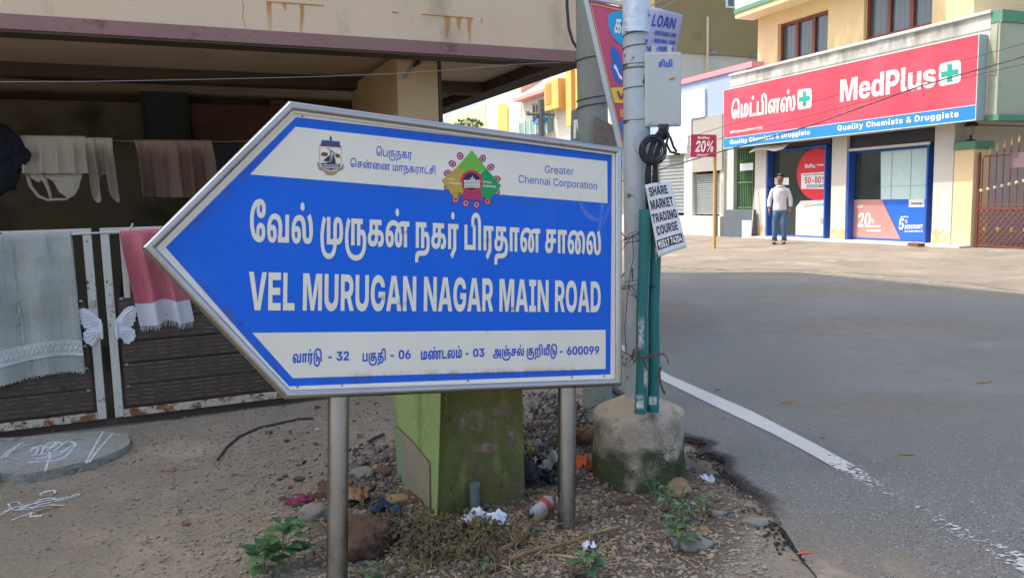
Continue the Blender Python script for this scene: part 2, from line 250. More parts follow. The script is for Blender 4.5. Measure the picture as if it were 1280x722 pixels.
83:[1539,[233,-12,-57,7,-49,21,-39,36,-29,50,-18,64,-6,78,11,94,33,81,52,66,72,50,89,32,104,10,93,-7,79,-24,82,-48,27,-33,53,-54,40,-65,25,-75,8,-84,-5,-60,-16,-50,-25,-39,-35,-28,-44,-16,-52,-6,-52,6,-44,19,-34,29,-25,40,-15,50,-5,58,14,106,39,93,64,83,25,31,104,57,127,17,84,-7,75,-23,69,-46,23,-23,70,-83,42,-96,14,-112,-5,-60,-15,-50,-26,-39,-34,-28,-44,-16,-53,-6,-53,6,-43,19,-34,29,-25,40,-15,50,-5,58,14,105,40,89,64,76,36,36,68,38,88,23,60,6,75,2,229,0,0,-113,-104,0,0,-452,-149,0,0,452,-15,0,-70,-3,-50,-11,-40,-19,-34,-27,-44,-46,-24,-72,-9,-83,3,-45,9,-29,28,-20,25,10,13,31,4,55,-8,80,-26,72,-48,61,-73,44,-91,13,-51,-4,-41,-12,-61,-41,-45,-56,-27,-72,-8,-87,2,-45,9,-28,29,-21,24,10,13,30,4,53,-21,120,-27,50,-38,39,-84,48,-103,16,-61,-6,-52,-19,-44,-30,-33,-38,-35,-95,-2,-22,-2,-30,7,-76,21,-39,33,-11,27,7,16,24,6,41,-4,33,-11,23,-41,18,-50,-19,-47,-45,-23,92,70,56,40,16,47,6,66,-11,50,-35,31,-55,10,-75,-4,-54,-15,-45,-24,-37,-35,-27,-46,-16],[769,663,-32,6,-26,17,-16,27,-6,35,6,35,17,27,25,17,32,6,32,-6,26,-17,16,-27,6,-35,-6,-35,-16,-27,-26,-17]],
23:[611,[61,0,0,565,149,0,0,-452,385,0,0,-113]],
88:[786,[519,577,74,-9,58,-29,44,-46,30,-61,17,-73,6,-85,-5,-75,-14,-62,-24,-49,-34,-37,-49,-29,-64,-17,-94,-5,-403,0,0,565,149,0,0,-452,125,0,0,265,14,94,40,62,55,32],[529,464,-15,-2,-14,-9,-12,-24,-4,-53,0,-263,15,0,58,14,32,49,7,41,3,55,-7,99,-22,68,-18,19],[392,663,-32,6,-26,17,-16,27,-6,35,6,35,17,27,25,17,31,6,33,-6,26,-17,16,-27,6,-35,-6,-35,-16,-27,-26,-17]],
6:[1024,[315,-142,-88,7,-72,20,-57,32,-41,41,-25,51,-9,56,13,61,41,43,35,16,46,8,64,3,608,0,-4,-112,-597,0,-25,-1,-16,-3,-9,-5,-11,-26,9,-31,28,-25,47,-16,67,-6,7,0,71,5,59,15,48,24,38,32,49,80,7,40,4,37,1,38,-11,105,-38,80,-31,27,-41,16,-19,2,-23,1,-41,-7,-30,-23,-12,-45,11,-45,34,-15,31,13,10,20,3,32,-16,71,-41,59,93,26,35,-45,28,-60,11,-70,-8,-61,-27,-49,-50,-32,-76,-12,-87,18,-34,22,-27,32,-17,41,-5,51,7,57,22,46,34,35,45,25,114,20,71,-6,61,-20,51,-31,41,-41,54,-106,18,-128,-2,-41,-5,-40,-5,-47,-30,-74,-46,-63,-61,-51,-76,-39,-89,-24,-104,-8],[813,-154,0,719,149,0,0,-719]],
81:[1147,[936,340,52,-7,45,-21,35,-35,25,-48,16,-61,5,-72,-7,-87,-21,-76,-33,-64,-44,-54,-114,-79,-139,-44,-154,-13,-29,0,-108,6,-95,18,-81,30,-69,39,-56,47,-45,56,-57,132,-19,150,0,13,16,150,44,136,60,121,124,-65,-57,-115,-35,-117,-11,-114,0,-10,5,-76,16,-70,27,-61,40,-53,54,-42,68,-32,83,-19,99,-7,23,0,149,17,63,22,53,31,43,40,32,51,20,61,6,71,-7,79,-24,44,-39,15,-29,-5,-26,-14,-6,105,48,20],[470,-12,-57,7,-49,21,-39,35,-29,49,-18,63,-6,77,8,81,22,70,37,58,51,47,71,38,96,23,62,6,74,2,13,0,-13,-113,-48,0,-70,-4,-50,-13,-41,-21,-34,-32,-26,-41,-16,-54,-5,-69,7,-70,21,-39,33,-12,27,7,16,24,6,41,-4,33,-11,23,-41,18,-50,-19,-47,-45,-23,92,70,56,40,16,47,6,66,-11,50,-35,31,-55,10,-75,-4,-54,-15,-45,-25,-37,-34,-27,-46,-16],[710,0,0,452,-31,0,18,113,266,0,0,-113,-104,0,0,-452],[573,663,-32,6,-26,17,-17,27,-5,35,5,35,17,27,26,17,31,6,33,-6,25,-17,17,-27,5,-35,-5,-35,-17,-27,-25,-17]],
32:[831,[557,577,70,-10,58,-29,46,-49,34,-66,20,-81,7,-97,-6,-106,-17,-88,-28,-72,-41,-56,-73,-52,-99,-31,-135,-10,-70,0,-46,-1,-30,-4,-36,-16,-22,-30,-7,-46,1,-23,2,-24,-146,-7,-5,43,-1,44,16,84,49,56,43,22,61,12,91,3,75,0,125,11,47,15,38,26,28,37,20,52,11,67,4,86,-3,74,-9,57,-15,44,-19,29,-53,23,-31,-6,-24,-19,-17,-42,-5,-66,0,-331,-150,0,0,341,-2,67,-13,37,-15,14,-21,5,-22,-4,-16,-14,-13,-36,-3,-29,-1,-42,0,-339,-149,0,0,338,6,89,19,62,33,45,53,33,69,10,81,-15,57,-45,41,-77,-57,10,49,68,61,44]],
136:[868,[307,0,0,565,149,0,0,-452,201,0,0,452,149,0,0,-565],[212,-12,-65,12,-44,33,-23,38,-14,53,-5,78,0,363,149,0,0,-376,4,-49,12,-26,15,-10,21,-3,36,12,30,34,5,-103,-50,-40],[697,851,83,-10,56,-30,32,-46,11,-57,-9,-53,-26,-40,-44,-25,-61,-9,-65,9,-43,25,-23,39,-8,47,21,69,55,66,70,-30,-37,-46,-15,-53,3,-23,13,-14,21,-5,25,12,8,30,-16,37,-46,10,-35,-2,-34,-9,-46,-45,-18,-72,8,-45,20,-36,31,-27,38,-19,-4,-122,-96,39,-66,57,-39,71,-13,81,15,87,46,71,78,50,51,13]],
46:[832,[344,-12,-70,7,-61,21,-52,34,-43,46,-34,57,-24,68,-14,77,-5,85,7,100,23,90,36,80,49,68,61,56,72,40,81,26,90,8,113,-15,93,-47,60,-66,34,-95,7,-66,3,-83,0,-479,-149,0,0,457,-4,87,-15,83,-35,62,-51,36,-69,10,-97,-22,-84,-66,-34,-50,-26,-63,-17,-75,-5,-87,6,-111,19,-79,28,-53,35,-33,34,5,25,-4,24,-2,35,7,22,21,16,68,-12,56,-15,17,-22,6,-36,-19,-11,-24,-4,-35,11,-68,25,-51,-106,3,-27,53,-14,79,19,88,23,34,34,26,43,16,53,6,55,-7,44,-19,34,-30,23,-39,18,-91,-7,-60,-18,-50,-32,-41,-42,-29,-55,-18]],
82:[611,[61,0,0,565,149,0,0,-452,385,0,0,-113],[319,663,-32,6,-26,17,-17,27,-5,35,6,35,16,27,26,17,31,6,33,-6,25,-17,17,-27,5,-35,-5,-35,-17,-27,-25,-17]],
34:[990,[233,-12,-57,7,-49,21,-39,36,-29,50,-18,64,-6,79,6,78,18,68,28,57,36,47,94,62,111,20,79,-10,69,-32,72,-55,-52,-112,-73,67,-44,21,-50,7,-47,-7,-40,-20,-32,-34,-24,-46,-15,-59,-5,-72,7,-75,21,-41,33,-13,27,8,16,23,6,42,-4,33,-11,23,-41,18,-50,-19,-47,-45,-23,92,70,56,40,16,47,6,65,-12,50,-34,32,-55,10,-75,-4,-54,-15,-45,-24,-37,-35,-27,-46,-16],[472,0,0,470,13,4,1,91,488,0,0,-113,-103,0,0,-452,-149,0,0,452,-101,0,0,-452]],
98:[1204,[233,-12,-57,7,-49,21,-39,36,-29,50,-18,65,-6,78,6,79,19,68,28,57,38,46,95,62,110,20,100,-15,74,-47,60,-81,-60,-6,46,81,64,51,81,17,79,-12,50,-34,26,-35,15,-44,8,-55,3,-69,0,-82,6,-81,24,-50,17,-10,22,-4,39,13,23,44,8,84,-11,102,-31,104,-48,94,129,70,49,-84,35,-86,19,-90,7,-93,-6,-76,-16,-66,-29,-55,-42,-40,-58,-26,-73,-8,-84,12,-62,37,-36,48,-23,70,-8,103,0,79,-2,69,-13,41,-14,12,-22,5,-22,-5,-16,-13,-13,-39,-1,-30,-1,-43,0,-334,-149,0,0,241,-2,63,-6,48,-31,68,-41,31,-61,12,-49,-7,-42,-20,-33,-34,-24,-47,-15,-59,-5,-70,7,-76,21,-41,33,-12,28,7,16,24,5,41,-4,33,-11,23,-41,18,-50,-19,-47,-45,-23,92,70,56,40,16,47,6,65,-12,50,-34,32,-55,10,-75,-4,-54,-15,-45,-25,-37,-35,-27,-45,-16],[603,663,-33,6,-25,17,-17,27,-5,35,5,35,17,27,25,17,32,6,33,-6,25,-17,17,-27,5,-35,-5,-35,-17,-27,-25,-17]],
39:[1204,[233,-12,-57,7,-49,21,-39,36,-29,50,-18,65,-6,78,6,79,19,68,28,57,38,46,95,62,110,20,100,-15,74,-47,60,-81,-60,-6,46,81,64,51,81,17,79,-12,50,-34,26,-35,15,-44,8,-55,3,-69,0,-82,6,-81,24,-50,17,-10,22,-4,39,13,23,44,8,84,-11,102,-31,104,-48,94,129,70,49,-84,35,-86,19,-90,7,-93,-6,-76,-16,-66,-29,-55,-42,-40,-58,-26,-73,-8,-84,12,-62,37,-36,48,-23,70,-8,103,0,79,-2,69,-13,41,-14,12,-22,5,-22,-5,-16,-13,-13,-39,-1,-30,-1,-43,0,-334,-149,0,0,241,-2,63,-6,48,-31,68,-41,31,-61,12,-49,-7,-42,-20,-33,-34,-24,-47,-15,-59,-5,-70,7,-76,21,-41,33,-12,28,7,16,24,5,41,-4,33,-11,23,-41,18,-50,-19,-47,-45,-23,92,70,56,40,16,47,6,65,-12,50,-34,32,-55,10,-75,-4,-54,-15,-45,-25,-37,-35,-27,-45,-16]],
}
GLYPHS['TM']={
46:[932,[404,-12,-142,29,-110,81,-71,127,-25,166,9,103,27,91,98,143,141,88,164,30,136,-19,103,-54,64,-77,37,-111,12,-164,0,-421,-109,0,0,373,-6,137,-21,108,-46,78,-72,47,-100,15,-113,-20,-108,-65,-79,-116,-23,-79,-8,-95,12,-112,33,-88,50,-63,63,-38,21,-2,38,-8,38,-2,80,29,27,79,-22,69,-64,28,-63,-25,-24,-73,12,-69,35,-56,-81,-11,-41,61,-20,91,20,83,62,59,104,23,98,-22,62,-63,23,-94,-29,-108,-78,-63]],
28:[797,[85,0,0,557,108,0,0,-472,410,0,0,472,109,0,0,-557]],
140:[1095,[856,325,101,-28,68,-81,24,-132,-9,-101,-29,-85,-104,-125,-151,-71,-179,-23,-21,0,-180,23,-139,65,-97,99,-58,125,-19,142,0,21,19,153,51,135,68,119,90,-52,-89,-170,-32,-182,0,-23,21,-140,69,-117,122,-80,83,-22,98,-7,17,0,102,8,88,26,71,43,54,62,33,78,11,97,-12,88,-36,53,-57,17,-54,-12,-50,-32,-2,87,54,29],[365,0,0,557,546,0,0,-85,-163,0,0,-472,-109,0,0,472,-166,0,0,-472]],
26:[825,[586,362,99,-26,69,-78,26,-126,-7,-81,-20,-62,-75,-87,-75,-37,-97,-20,-126,-6,-80,0,-72,-6,-41,-16,-25,-31,-9,-52,1,-26,2,-24,-105,-5,-5,40,-2,41,17,76,44,51,40,22,51,11,71,4,101,0,127,6,80,21,53,39,32,55,12,84,-13,81,-37,50,-62,17,-53,-11,-47,-28,-2,87,57,26],[85,0,0,557,546,0,0,-85,-164,0,0,-472,-109,0,0,472,-165,0,0,-472]],
18:[857,[273,-12,-117,20,-80,57,-30,92,30,94,95,62,76,16,96,6,192,0,95,-5,69,-16,53,-29,43,-54,16,-76,-12,-69,-35,-52,-58,-33,-78,-10,-51,2,-53,10,21,80,32,-6,36,-3,69,21,23,65,-14,50,-39,28,-54,13,-62,3,-204,0,-79,-5,-58,-18,-31,-30,-10,-43,9,-37,27,-27,92,-22,72,13,47,46,16,91,0,250,-164,0,0,-170,-99,-16,0,271,557,0,0,-85,-187,0,0,-241,-12,-107,-35,-66,-85,-54]],
31:[659,[259,-212,-70,65,184,174,0,445,-180,0,0,-472,-108,0,0,557,557,0,0,-85,-160,0,0,-472]],
20:[754,[273,-12,-117,20,-80,57,-30,92,30,94,95,62,76,16,96,6,368,0,0,-81,-379,0,-79,-5,-58,-18,-31,-30,-10,-43,9,-37,27,-27,92,-21,72,13,47,45,16,91,0,250,-164,0,0,-170,-99,-16,0,271,557,0,0,-85,-188,0,0,-241,-12,-107,-34,-66,-85,-54]],
86:[1279,[258,-12,-105,27,-74,83,-20,64,-6,80,11,93,35,80,55,65,75,48,91,31,107,10,99,-8,88,-24,84,-43,38,-32,95,-119,37,-155,-21,-109,-61,-68,-93,-23,-103,26,-58,72,-19,100,14,102,39,92,62,79,45,35,69,34,86,21,128,8,306,0,0,-85,-160,0,0,-472,-109,0,0,472,-58,0,-71,-2,-56,-9,-48,-16,-45,-27,-54,-56,-33,-80,-11,-90,20,-94,52,-30,45,18,22,44,6,57,-30,134,-89,102,-102,46,-120,13,-134,-26,-90,-72,-43,-102,-2,-26,-1,-25,13,-95,39,-52,56,-15,43,10,28,31,10,49,-24,70,-63,25,-75,-23,-63,-53,-17,76,78,58,99,23,68,-11,54,-34,34,-52,12,-70,-22,-96,-63,-62],[640,672,-52,21,-20,52,20,52,52,21,52,-21,20,-52,-20,-52]],
48:[1206,[259,-12,-106,27,-74,83,-20,64,-6,80,11,93,35,80,55,65,75,48,91,31,107,10,99,-8,87,-23,83,-42,32,-26,102,-124,38,-158,-21,-109,-61,-68,-93,-23,-103,26,-58,72,-19,100,14,108,40,92,58,77,35,31,97,56,109,19,89,-10,72,-30,53,-46,37,-59,29,-143,-13,-120,-34,-97,-43,-76,-91,50,51,100,20,137,-21,111,-62,71,-97,25,-77,-11,-67,-40,-53,-65,-32,-80,-10,-95,20,-93,52,-30,45,18,22,45,6,56,-30,135,-89,101,-102,46,-120,13,-134,-26,-90,-72,-43,-102,-2,-26,-1,-25,13,-95,39,-52,56,-15,44,10,27,31,10,49,-24,70,-63,25,-75,-23,-63,-53,-17,76,78,58,99,23,68,-11,54,-34,34,-52,12,-70,-22,-96,-62,-62]],
27:[1279,[258,-12,-105,27,-74,83,-20,64,-6,80,11,93,35,80,55,65,75,48,91,31,107,10,99,-8,88,-24,84,-43,38,-32,95,-119,37,-155,-21,-109,-61,-68,-93,-23,-103,26,-58,72,-19,100,14,102,39,92,62,79,45,35,69,34,86,21,128,8,306,0,0,-85,-160,0,0,-472,-109,0,0,472,-58,0,-71,-2,-56,-9,-48,-16,-45,-27,-54,-56,-33,-80,-11,-90,20,-94,52,-30,45,18,22,44,6,57,-30,134,-89,102,-102,46,-120,13,-134,-26,-90,-72,-43,-102,-2,-26,-1,-25,13,-95,39,-52,56,-15,43,10,28,31,10,49,-24,70,-63,25,-75,-23,-63,-53,-17,76,78,58,99,23,68,-11,54,-34,34,-52,12,-70,-22,-96,-63,-62]],
3:[260],
29:[886,[596,569,74,-10,59,-29,76,-108,24,-157,-15,-123,-51,-82,-56,-36,-75,-18,-105,-6,-442,0,0,557,108,0,0,-472,211,0,0,270,13,99,35,63,59,39],[598,484,-30,-5,-26,-16,-22,-41,-7,-83,0,-254,44,0,98,17,50,59,14,107,-12,109,-39,78]],
41:[659,[85,0,0,557,557,0,0,-85,-160,0,0,-472,-109,0,0,472,-180,0,0,-472]],
82:[711,[85,0,0,557,108,0,0,-472,501,0,0,-85],[366,672,-51,21,-21,52,21,52,51,21,52,-21,21,-52,-21,-52]],
42:[279,[-80,846,112,-19,83,-55,40,-58,28,-90,10,-142,0,-482,-108,0,0,456,-6,123,-19,81,-31,54,-48,35,-61,11,-72,-16,-42,-44,-14,-63,8,-60,26,-62,-112,0,-20,59,-8,62,19,95,53,65,75,37]],
}
GLYPHS['IB']={
65:[759,[16,0,245,728,231,0,251,-728,-195,0,-100,319,-47,166,-46,183,41,0,-44,-183,-46,-166,-98,-319],[183,150,0,133,393,0,0,-133]],
66:[659,[54,0,0,728,301,0,75,-6,62,-18,48,-28,35,-37,21,-44,7,-52,-17,-74,-48,-54,-70,-31,0,-5,81,-24,59,-60,17,-42,5,-49,-7,-56,-22,-49,-36,-41,-50,-32,-62,-20,-75,-6],[225,138,116,0,48,5,34,17,21,27,7,34,-13,49,-37,31,-57,11,-119,0],[225,429,106,0,50,10,34,28,12,44,-6,33,-19,25,-30,16,-39,6,-108,0]],
67:[738,[381,-10,-93,10,-84,33,-70,54,-53,74,-34,92,-12,110,12,111,34,93,54,74,70,53,83,33,93,11,121,-18,99,-54,69,-85,35,-113,-176,0,-16,50,-31,37,-43,23,-54,8,-50,-6,-43,-20,-34,-33,-26,-44,-15,-55,-6,-65,6,-66,15,-55,26,-43,34,-32,42,-19,50,-6,54,7,43,24,32,37,17,49,176,0,-31,-101,-66,-87,-99,-60,-61,-16]],
68:[717,[322,0,-194,0,0,147,186,0,59,6,48,16,38,29,27,41,16,55,6,70,-6,69,-16,55,-28,41,-38,29,-49,17,-59,6,-187,0,0,147,197,0,103,-12,88,-32,71,-54,54,-72,32,-89,12,-105,-12,-105,-32,-90,-53,-72,-71,-53,-89,-33],[227,728,0,-728,-173,0,0,728]],
69:[613,[54,0,0,728,517,0,0,-144,-344,0,0,-147,317,0,0,-140,-317,0,0,-153,343,0,0,-144]],
70:[588,[54,0,0,728,504,0,0,-144,-331,0,0,-175,303,0,0,-139,-303,0,0,-270]],
71:[748,[385,-10,-98,11,-85,34,-70,55,-53,75,-33,91,-11,107,12,110,35,92,54,75,71,54,83,33,93,11,118,-18,98,-52,69,-80,33,-101,-176,0,-17,41,-30,32,-40,19,-51,7,-51,-6,-43,-20,-34,-32,-26,-44,-16,-55,-6,-65,6,-65,15,-55,26,-44,35,-32,43,-20,52,-6,82,16,52,46,18,69,35,-4,-180,0,0,127,313,0,0,-96,-10,-90,-31,-76,-49,-61,-65,-46,-78,-28]],
72:[740,[54,0,0,728,173,0,0,-285,286,0,0,285,173,0,0,-728,-173,0,0,299,-286,0,0,-299]],
73:[465,[31,0,0,140,115,0,0,447,-115,0,0,141,403,0,0,-141,-115,0,0,-447,115,0,0,-140]],
75:[728,[182,141,0,172,45,73,47,68,58,75,162,199,206,0,-305,-365,-16,4],[54,0,0,728,173,0,0,-179,-2,-197,2,-84,0,-268],[508,0,-196,312,107,128,292,-440]],
76:[565,[54,0,0,728,173,0,0,-584,310,0,0,-144]],
77:[932,[54,0,0,728,265,0,93,-285,18,-67,21,-86,20,-90,14,-73,-37,0,15,73,19,89,20,87,19,67,91,285,266,0,0,-728,-172,0,0,314,1,62,1,82,3,89,1,84,14,0,-21,-88,-23,-89,-22,-79,-18,-61,-104,-314,-143,0,-106,314,-18,61,-22,79,-24,89,-22,88,16,0,1,-83,3,-90,2,-82,1,-62,0,-314]],
78:[754,[54,0,0,728,186,0,204,-330,35,-61,38,-73,37,-87,-18,-16,-5,87,-5,93,-2,75,0,312,177,0,0,-728,-187,0,-188,302,-41,72,-42,80,-49,99,24,5,6,-101,5,-90,1,-65,0,-302]],
79:[764,[382,-10,-93,10,-83,34,-71,53,-54,74,-34,92,-12,110,12,111,34,93,54,74,71,53,83,33,93,11,93,-11,84,-33,70,-53,54,-74,34,-93,12,-111,-12,-110,-34,-92,-54,-74,-70,-54,-84,-33],[382,142,49,6,42,19,34,32,25,44,15,54,5,66,-5,67,-15,55,-25,43,-34,32,-42,20,-49,6,-49,-6,-41,-20,-34,-32,-26,-43,-15,-56,-6,-66,6,-66,15,-54,26,-44,34,-32,41,-19]],
80:[648,[54,0,0,728,298,0,76,-8,66,-24,53,-37,40,-50,24,-61,9,-70,-9,-70,-25,-61,-40,-49,-54,-37,-66,-23,-78,-8,-189,0,0,139,164,0,66,14,40,38,14,57,-14,57,-40,38,-66,13,-96,0,0,-586]],
81:[770,[325,259,139,0,62,-78,77,-87,122,-151,-155,0,-84,102,-51,70],[382,-10,-93,10,-83,34,-71,53,-54,74,-34,92,-12,110,12,111,34,93,54,74,71,53,83,33,93,11,93,-11,84,-33,70,-53,54,-74,34,-93,12,-111,-12,-110,-34,-92,-54,-74,-70,-54,-84,-33],[382,142,49,6,42,19,34,32,25,44,15,54,5,66,-5,67,-15,55,-25,43,-34,32,-42,20,-49,6,-49,-6,-41,-20,-34,-32,-26,-43,-15,-56,-6,-66,6,-66,15,-54,26,-44,34,-32,41,-19]],
82:[661,[54,0,0,728,298,0,77,-8,66,-22,53,-36,39,-48,25,-60,8,-70,-8,-69,-25,-58,-41,-47,-54,-35,-68,-21,-79,-6,-187,0,0,136,166,0,65,12,41,33,14,55,-14,56,-41,35,-66,11,-96,0,0,-586],[456,0,-173,332,184,0,177,-332]],
83:[663,[337,-10,-87,7,-73,21,-60,35,-45,49,-28,62,-10,76,166,0,19,-59,47,-36,70,-13,63,10,41,27,14,41,-13,36,-39,26,-68,20,-76,18,-87,28,-66,43,-40,58,-13,73,9,64,27,55,43,45,57,33,69,22,79,7,80,-7,68,-22,55,-34,42,-46,26,-56,9,-66,-164,0,-11,37,-23,28,-35,18,-47,6,-58,-10,-36,-25,-13,-38,13,-37,38,-25,60,-18,63,-14,97,-31,71,-45,43,-61,14,-78,-8,-65,-26,-55,-43,-45,-57,-32,-72,-21]],
84:[666,[28,584,0,144,610,0,0,-144,-218,0,0,-584,-173,0,0,584]],
85:[720,[360,-10,-87,8,-74,25,-62,40,-46,54,-29,65,-9,75,0,471,172,0,0,-456,17,-68,48,-47,70,-17,70,17,48,47,17,68,0,456,172,0,0,-471,-10,-75,-29,-65,-46,-54,-61,-40,-75,-25]],
86:[755,[266,0,-250,728,193,0,102,-319,46,-165,47,-181,-42,0,44,182,45,164,97,319,191,0,-243,-728]],
87:[1045,[210,0,-194,728,190,0,72,-323,20,-103,17,-109,18,-104,-35,0,19,104,19,109,21,103,78,323,175,0,77,-323,21,-103,20,-109,19,-104,-36,0,18,104,18,109,19,103,72,323,190,0,-194,-728,-195,0,-88,347,-26,131,-26,149,46,0,-26,-148,-25,-132,-88,-347]],
88:[747,[17,0,306,436,0,-131,-280,423,199,0,70,-110,34,-58,53,-106,-48,0,27,51,28,54,34,59,71,110,194,0,-273,-414,0,124,298,-438,-205,0,-90,140,-30,48,-44,78,25,0,-23,-39,-22,-39,-30,-48,-95,-140]],
89:[738,[287,0,0,263,-271,465,202,0,115,-220,29,-62,27,-69,-31,0,26,70,28,61,109,220,201,0,-264,-465,0,-263]],
90:[667,[44,0,0,110,288,379,64,78,71,78,14,-56,-99,-5,-335,0,0,144,575,0,0,-111,-283,-373,-67,-81,-72,-81,-14,57,104,4,103,1,230,0,0,-144]],
74:[584,[278,-10,-106,15,-79,45,-50,74,-17,100,0,47,169,0,0,-50,6,-39,16,-29,26,-18,35,-6,34,6,26,18,16,29,5,40,0,506,172,0,0,-505,-16,-99,-51,-74,-79,-45]],
97:[581,[208,-9,-93,17,-36,22,-27,31,-17,40,-6,48,15,76,44,49,65,29,78,14,75,9,40,13,13,25,0,3,-9,30,-25,20,-39,6,-41,-7,-30,-20,-14,-29,-156,13,15,46,24,41,37,33,46,24,56,15,66,5,96,-12,76,-35,50,-57,17,-77,0,-363,-161,0,0,75,-4,0,-37,-47,-52,-28],[259,103,52,11,36,31,13,46,0,51,-17,-7,-23,-6,-26,-5,-26,-4,-42,-12,-27,-20,-10,-31,9,-30,25,-18]],
98:[629,[376,-9,-68,12,-51,35,-32,47,-4,0,0,-85,-168,0,0,728,170,0,0,-278,3,0,32,47,50,34,70,13,58,-8,52,-23,44,-39,35,-54,22,-69,8,-83,-8,-82,-21,-69,-34,-55,-45,-39,-52,-24],[322,125,55,17,34,50,12,76,-12,76,-34,49,-55,18,-55,-18,-37,-49,-12,-76,12,-76,37,-50]],
99:[586,[304,-11,-78,9,-67,26,-54,42,-40,56,-25,67,-8,78,8,77,25,68,40,56,54,41,67,27,78,8,96,-14,78,-41,52,-63,26,-83,-159,-17,-11,36,-19,28,-27,17,-34,6,-55,-17,-35,-51,-11,-78,11,-78,35,-51,55,-17,34,5,27,18,19,28,11,38,159,-17,-25,-84,-52,-64,-78,-41]],
100:[629,[252,-9,-60,8,-53,24,-44,39,-34,55,-22,69,-7,82,8,83,22,69,34,54,45,39,52,23,57,8,70,-13,51,-34,32,-47,3,0,0,278,170,0,0,-728,-168,0,0,85,-4,0,-32,-47,-51,-35],[307,125,55,17,36,50,13,76,-13,76,-36,49,-55,18,-55,-18,-35,-49,-11,-76,11,-76,35,-50]],
101:[591,[304,-11,-78,9,-66,25,-55,41,-40,56,-25,68,-8,79,8,77,25,68,40,55,53,42,65,27,75,8,106,-18,83,-54,55,-86,19,-116,0,-43,-471,0,0,99,391,0,-79,-22,-12,62,-34,41,-55,14,-56,-15,-35,-39,-12,-61,0,-73,13,-66,39,-41,58,-14,43,7,32,19,20,30,152,-17,-18,-45,-29,-40,-38,-32,-48,-24,-55,-16]],
102:[405,[379,536,0,-128,-369,0,0,128],[102,0,0,574,6,54,17,45,26,34,37,24,45,15,53,4,64,-3,44,-7,-19,-127,-22,4,-27,1,-43,-13,-12,-40,0,-565]],
103:[630,[306,-214,-69,5,-59,14,-47,23,-37,31,-26,37,-15,42,152,20,18,-27,33,-19,49,-7,45,6,32,18,20,30,7,44,0,91,-9,0,-31,-46,-49,-31,-68,-11,-59,8,-53,22,-45,37,-34,52,-22,65,-7,80,8,82,22,68,35,54,45,39,52,23,57,8,70,-13,51,-34,33,-48,4,0,0,87,168,0,0,-518,-9,-72,-26,-58,-40,-45,-54,-32,-66,-19],[307,133,55,17,36,47,13,74,-13,75,-36,49,-55,17,-55,-17,-35,-49,-11,-75,11,-74,35,-47]],
104:[624,[223,301,0,-301,-170,0,0,728,167,0,0,-330,-16,0,27,60,38,46,51,30,66,10,53,-6,45,-19,37,-30,27,-41,17,-50,6,-58,0,-340,-170,0,0,306,-5,41,-18,30,-27,19,-37,7,-48,-12,-32,-34]],
105:[276,[53,0,0,536,170,0,0,-536],[138,595,-35,6,-29,18,-19,27,-7,32,7,32,19,27,29,18,35,6,34,-6,29,-18,20,-27,7,-32,-7,-32,-20,-27,-29,-18]],
107:[584,[206,141,0,202,23,0,156,193,194,0,-228,-275,-45,0],[53,0,0,728,170,0,0,-728],[391,0,-145,223,111,120,230,-343]],
108:[312,[232,-2,-80,9,-56,28,-32,47,-11,67,0,579,170,0,0,-560,9,-31,30,-10,14,0,11,2,17,-122,-30,-6]],
109:[919,[53,0,0,536,158,0,7,-135,-10,0,37,82,59,47,70,14,54,-8,43,-28,33,-47,22,-67,-18,0,16,47,23,38,65,50,79,15,48,-5,42,-17,35,-27,27,-36,17,-45,6,-54,0,-360,-170,0,0,322,-6,36,-16,27,-25,16,-30,5,-42,-10,-27,-31,-9,-46,0,-319,-163,0,0,324,-5,34,-16,26,-24,17,-31,5,-41,-10,-28,-31,-10,-49,0,-316]],
110:[624,[223,301,0,-301,-170,0,0,536,162,0,2,-138,-13,0,27,60,38,46,51,30,66,10,53,-6,45,-19,37,-30,27,-41,17,-50,6,-58,0,-340,-170,0,0,306,-5,41,-18,30,-27,19,-37,7,-48,-12,-32,-34]],
111:[610,[305,-11,-78,9,-67,26,-55,41,-40,56,-24,67,-9,79,9,78,24,68,40,55,55,42,67,26,78,8,79,-8,67,-26,54,-42,40,-55,25,-68,9,-78,-9,-79,-25,-67,-40,-56,-54,-41,-67,-26],[305,121,54,18,35,50,12,78,-12,78,-35,50,-54,18,-54,-18,-35,-50,-11,-78,11,-78,35,-50]],
112:[629,[53,-204,0,740,168,0,0,-85,5,0,32,47,50,33,70,13,58,-8,52,-23,44,-39,35,-54,22,-69,8,-83,-8,-82,-21,-69,-34,-55,-45,-39,-52,-24,-61,-8,-68,12,-50,34,-32,47,-3,0,0,-288],[322,125,55,17,34,50,12,76,-12,76,-34,49,-55,18,-55,-18,-37,-49,-12,-76,12,-76,37,-50]],
113:[629,[576,-204,-170,0,0,288,-3,0,-32,-47,-50,-34,-69,-12,-60,8,-53,24,-44,39,-34,55,-22,69,-7,82,8,83,22,69,34,54,45,39,52,23,57,8,71,-13,50,-33,32,-47,5,0,0,85,168,0],[307,125,55,17,36,50,13,76,-13,76,-36,49,-55,18,-55,-18,-35,-49,-11,-76,11,-76,35,-50]],
114:[411,[53,0,0,536,165,0,0,-97,4,0,19,46,28,32,36,18,44,6,25,-1,22,-3,0,-145,-30,4,-37,2,-55,-14,-38,-38,-13,-59,0,-287]],
115:[562,[282,-11,-66,5,-58,15,-49,25,-39,34,-27,42,-14,49,160,17,32,-51,28,-13,37,-5,55,13,20,32,-16,30,-49,17,-95,18,-69,21,-50,33,-30,45,-10,57,7,49,22,42,34,34,48,25,58,16,68,5,65,-5,56,-15,46,-23,35,-32,25,-39,13,-46,-152,-16,-28,43,-56,16,-52,-12,-20,-33,14,-28,45,-19,105,-19,70,-20,50,-30,29,-42,10,-53,-9,-51,-24,-45,-38,-36,-50,-27,-61,-17]],
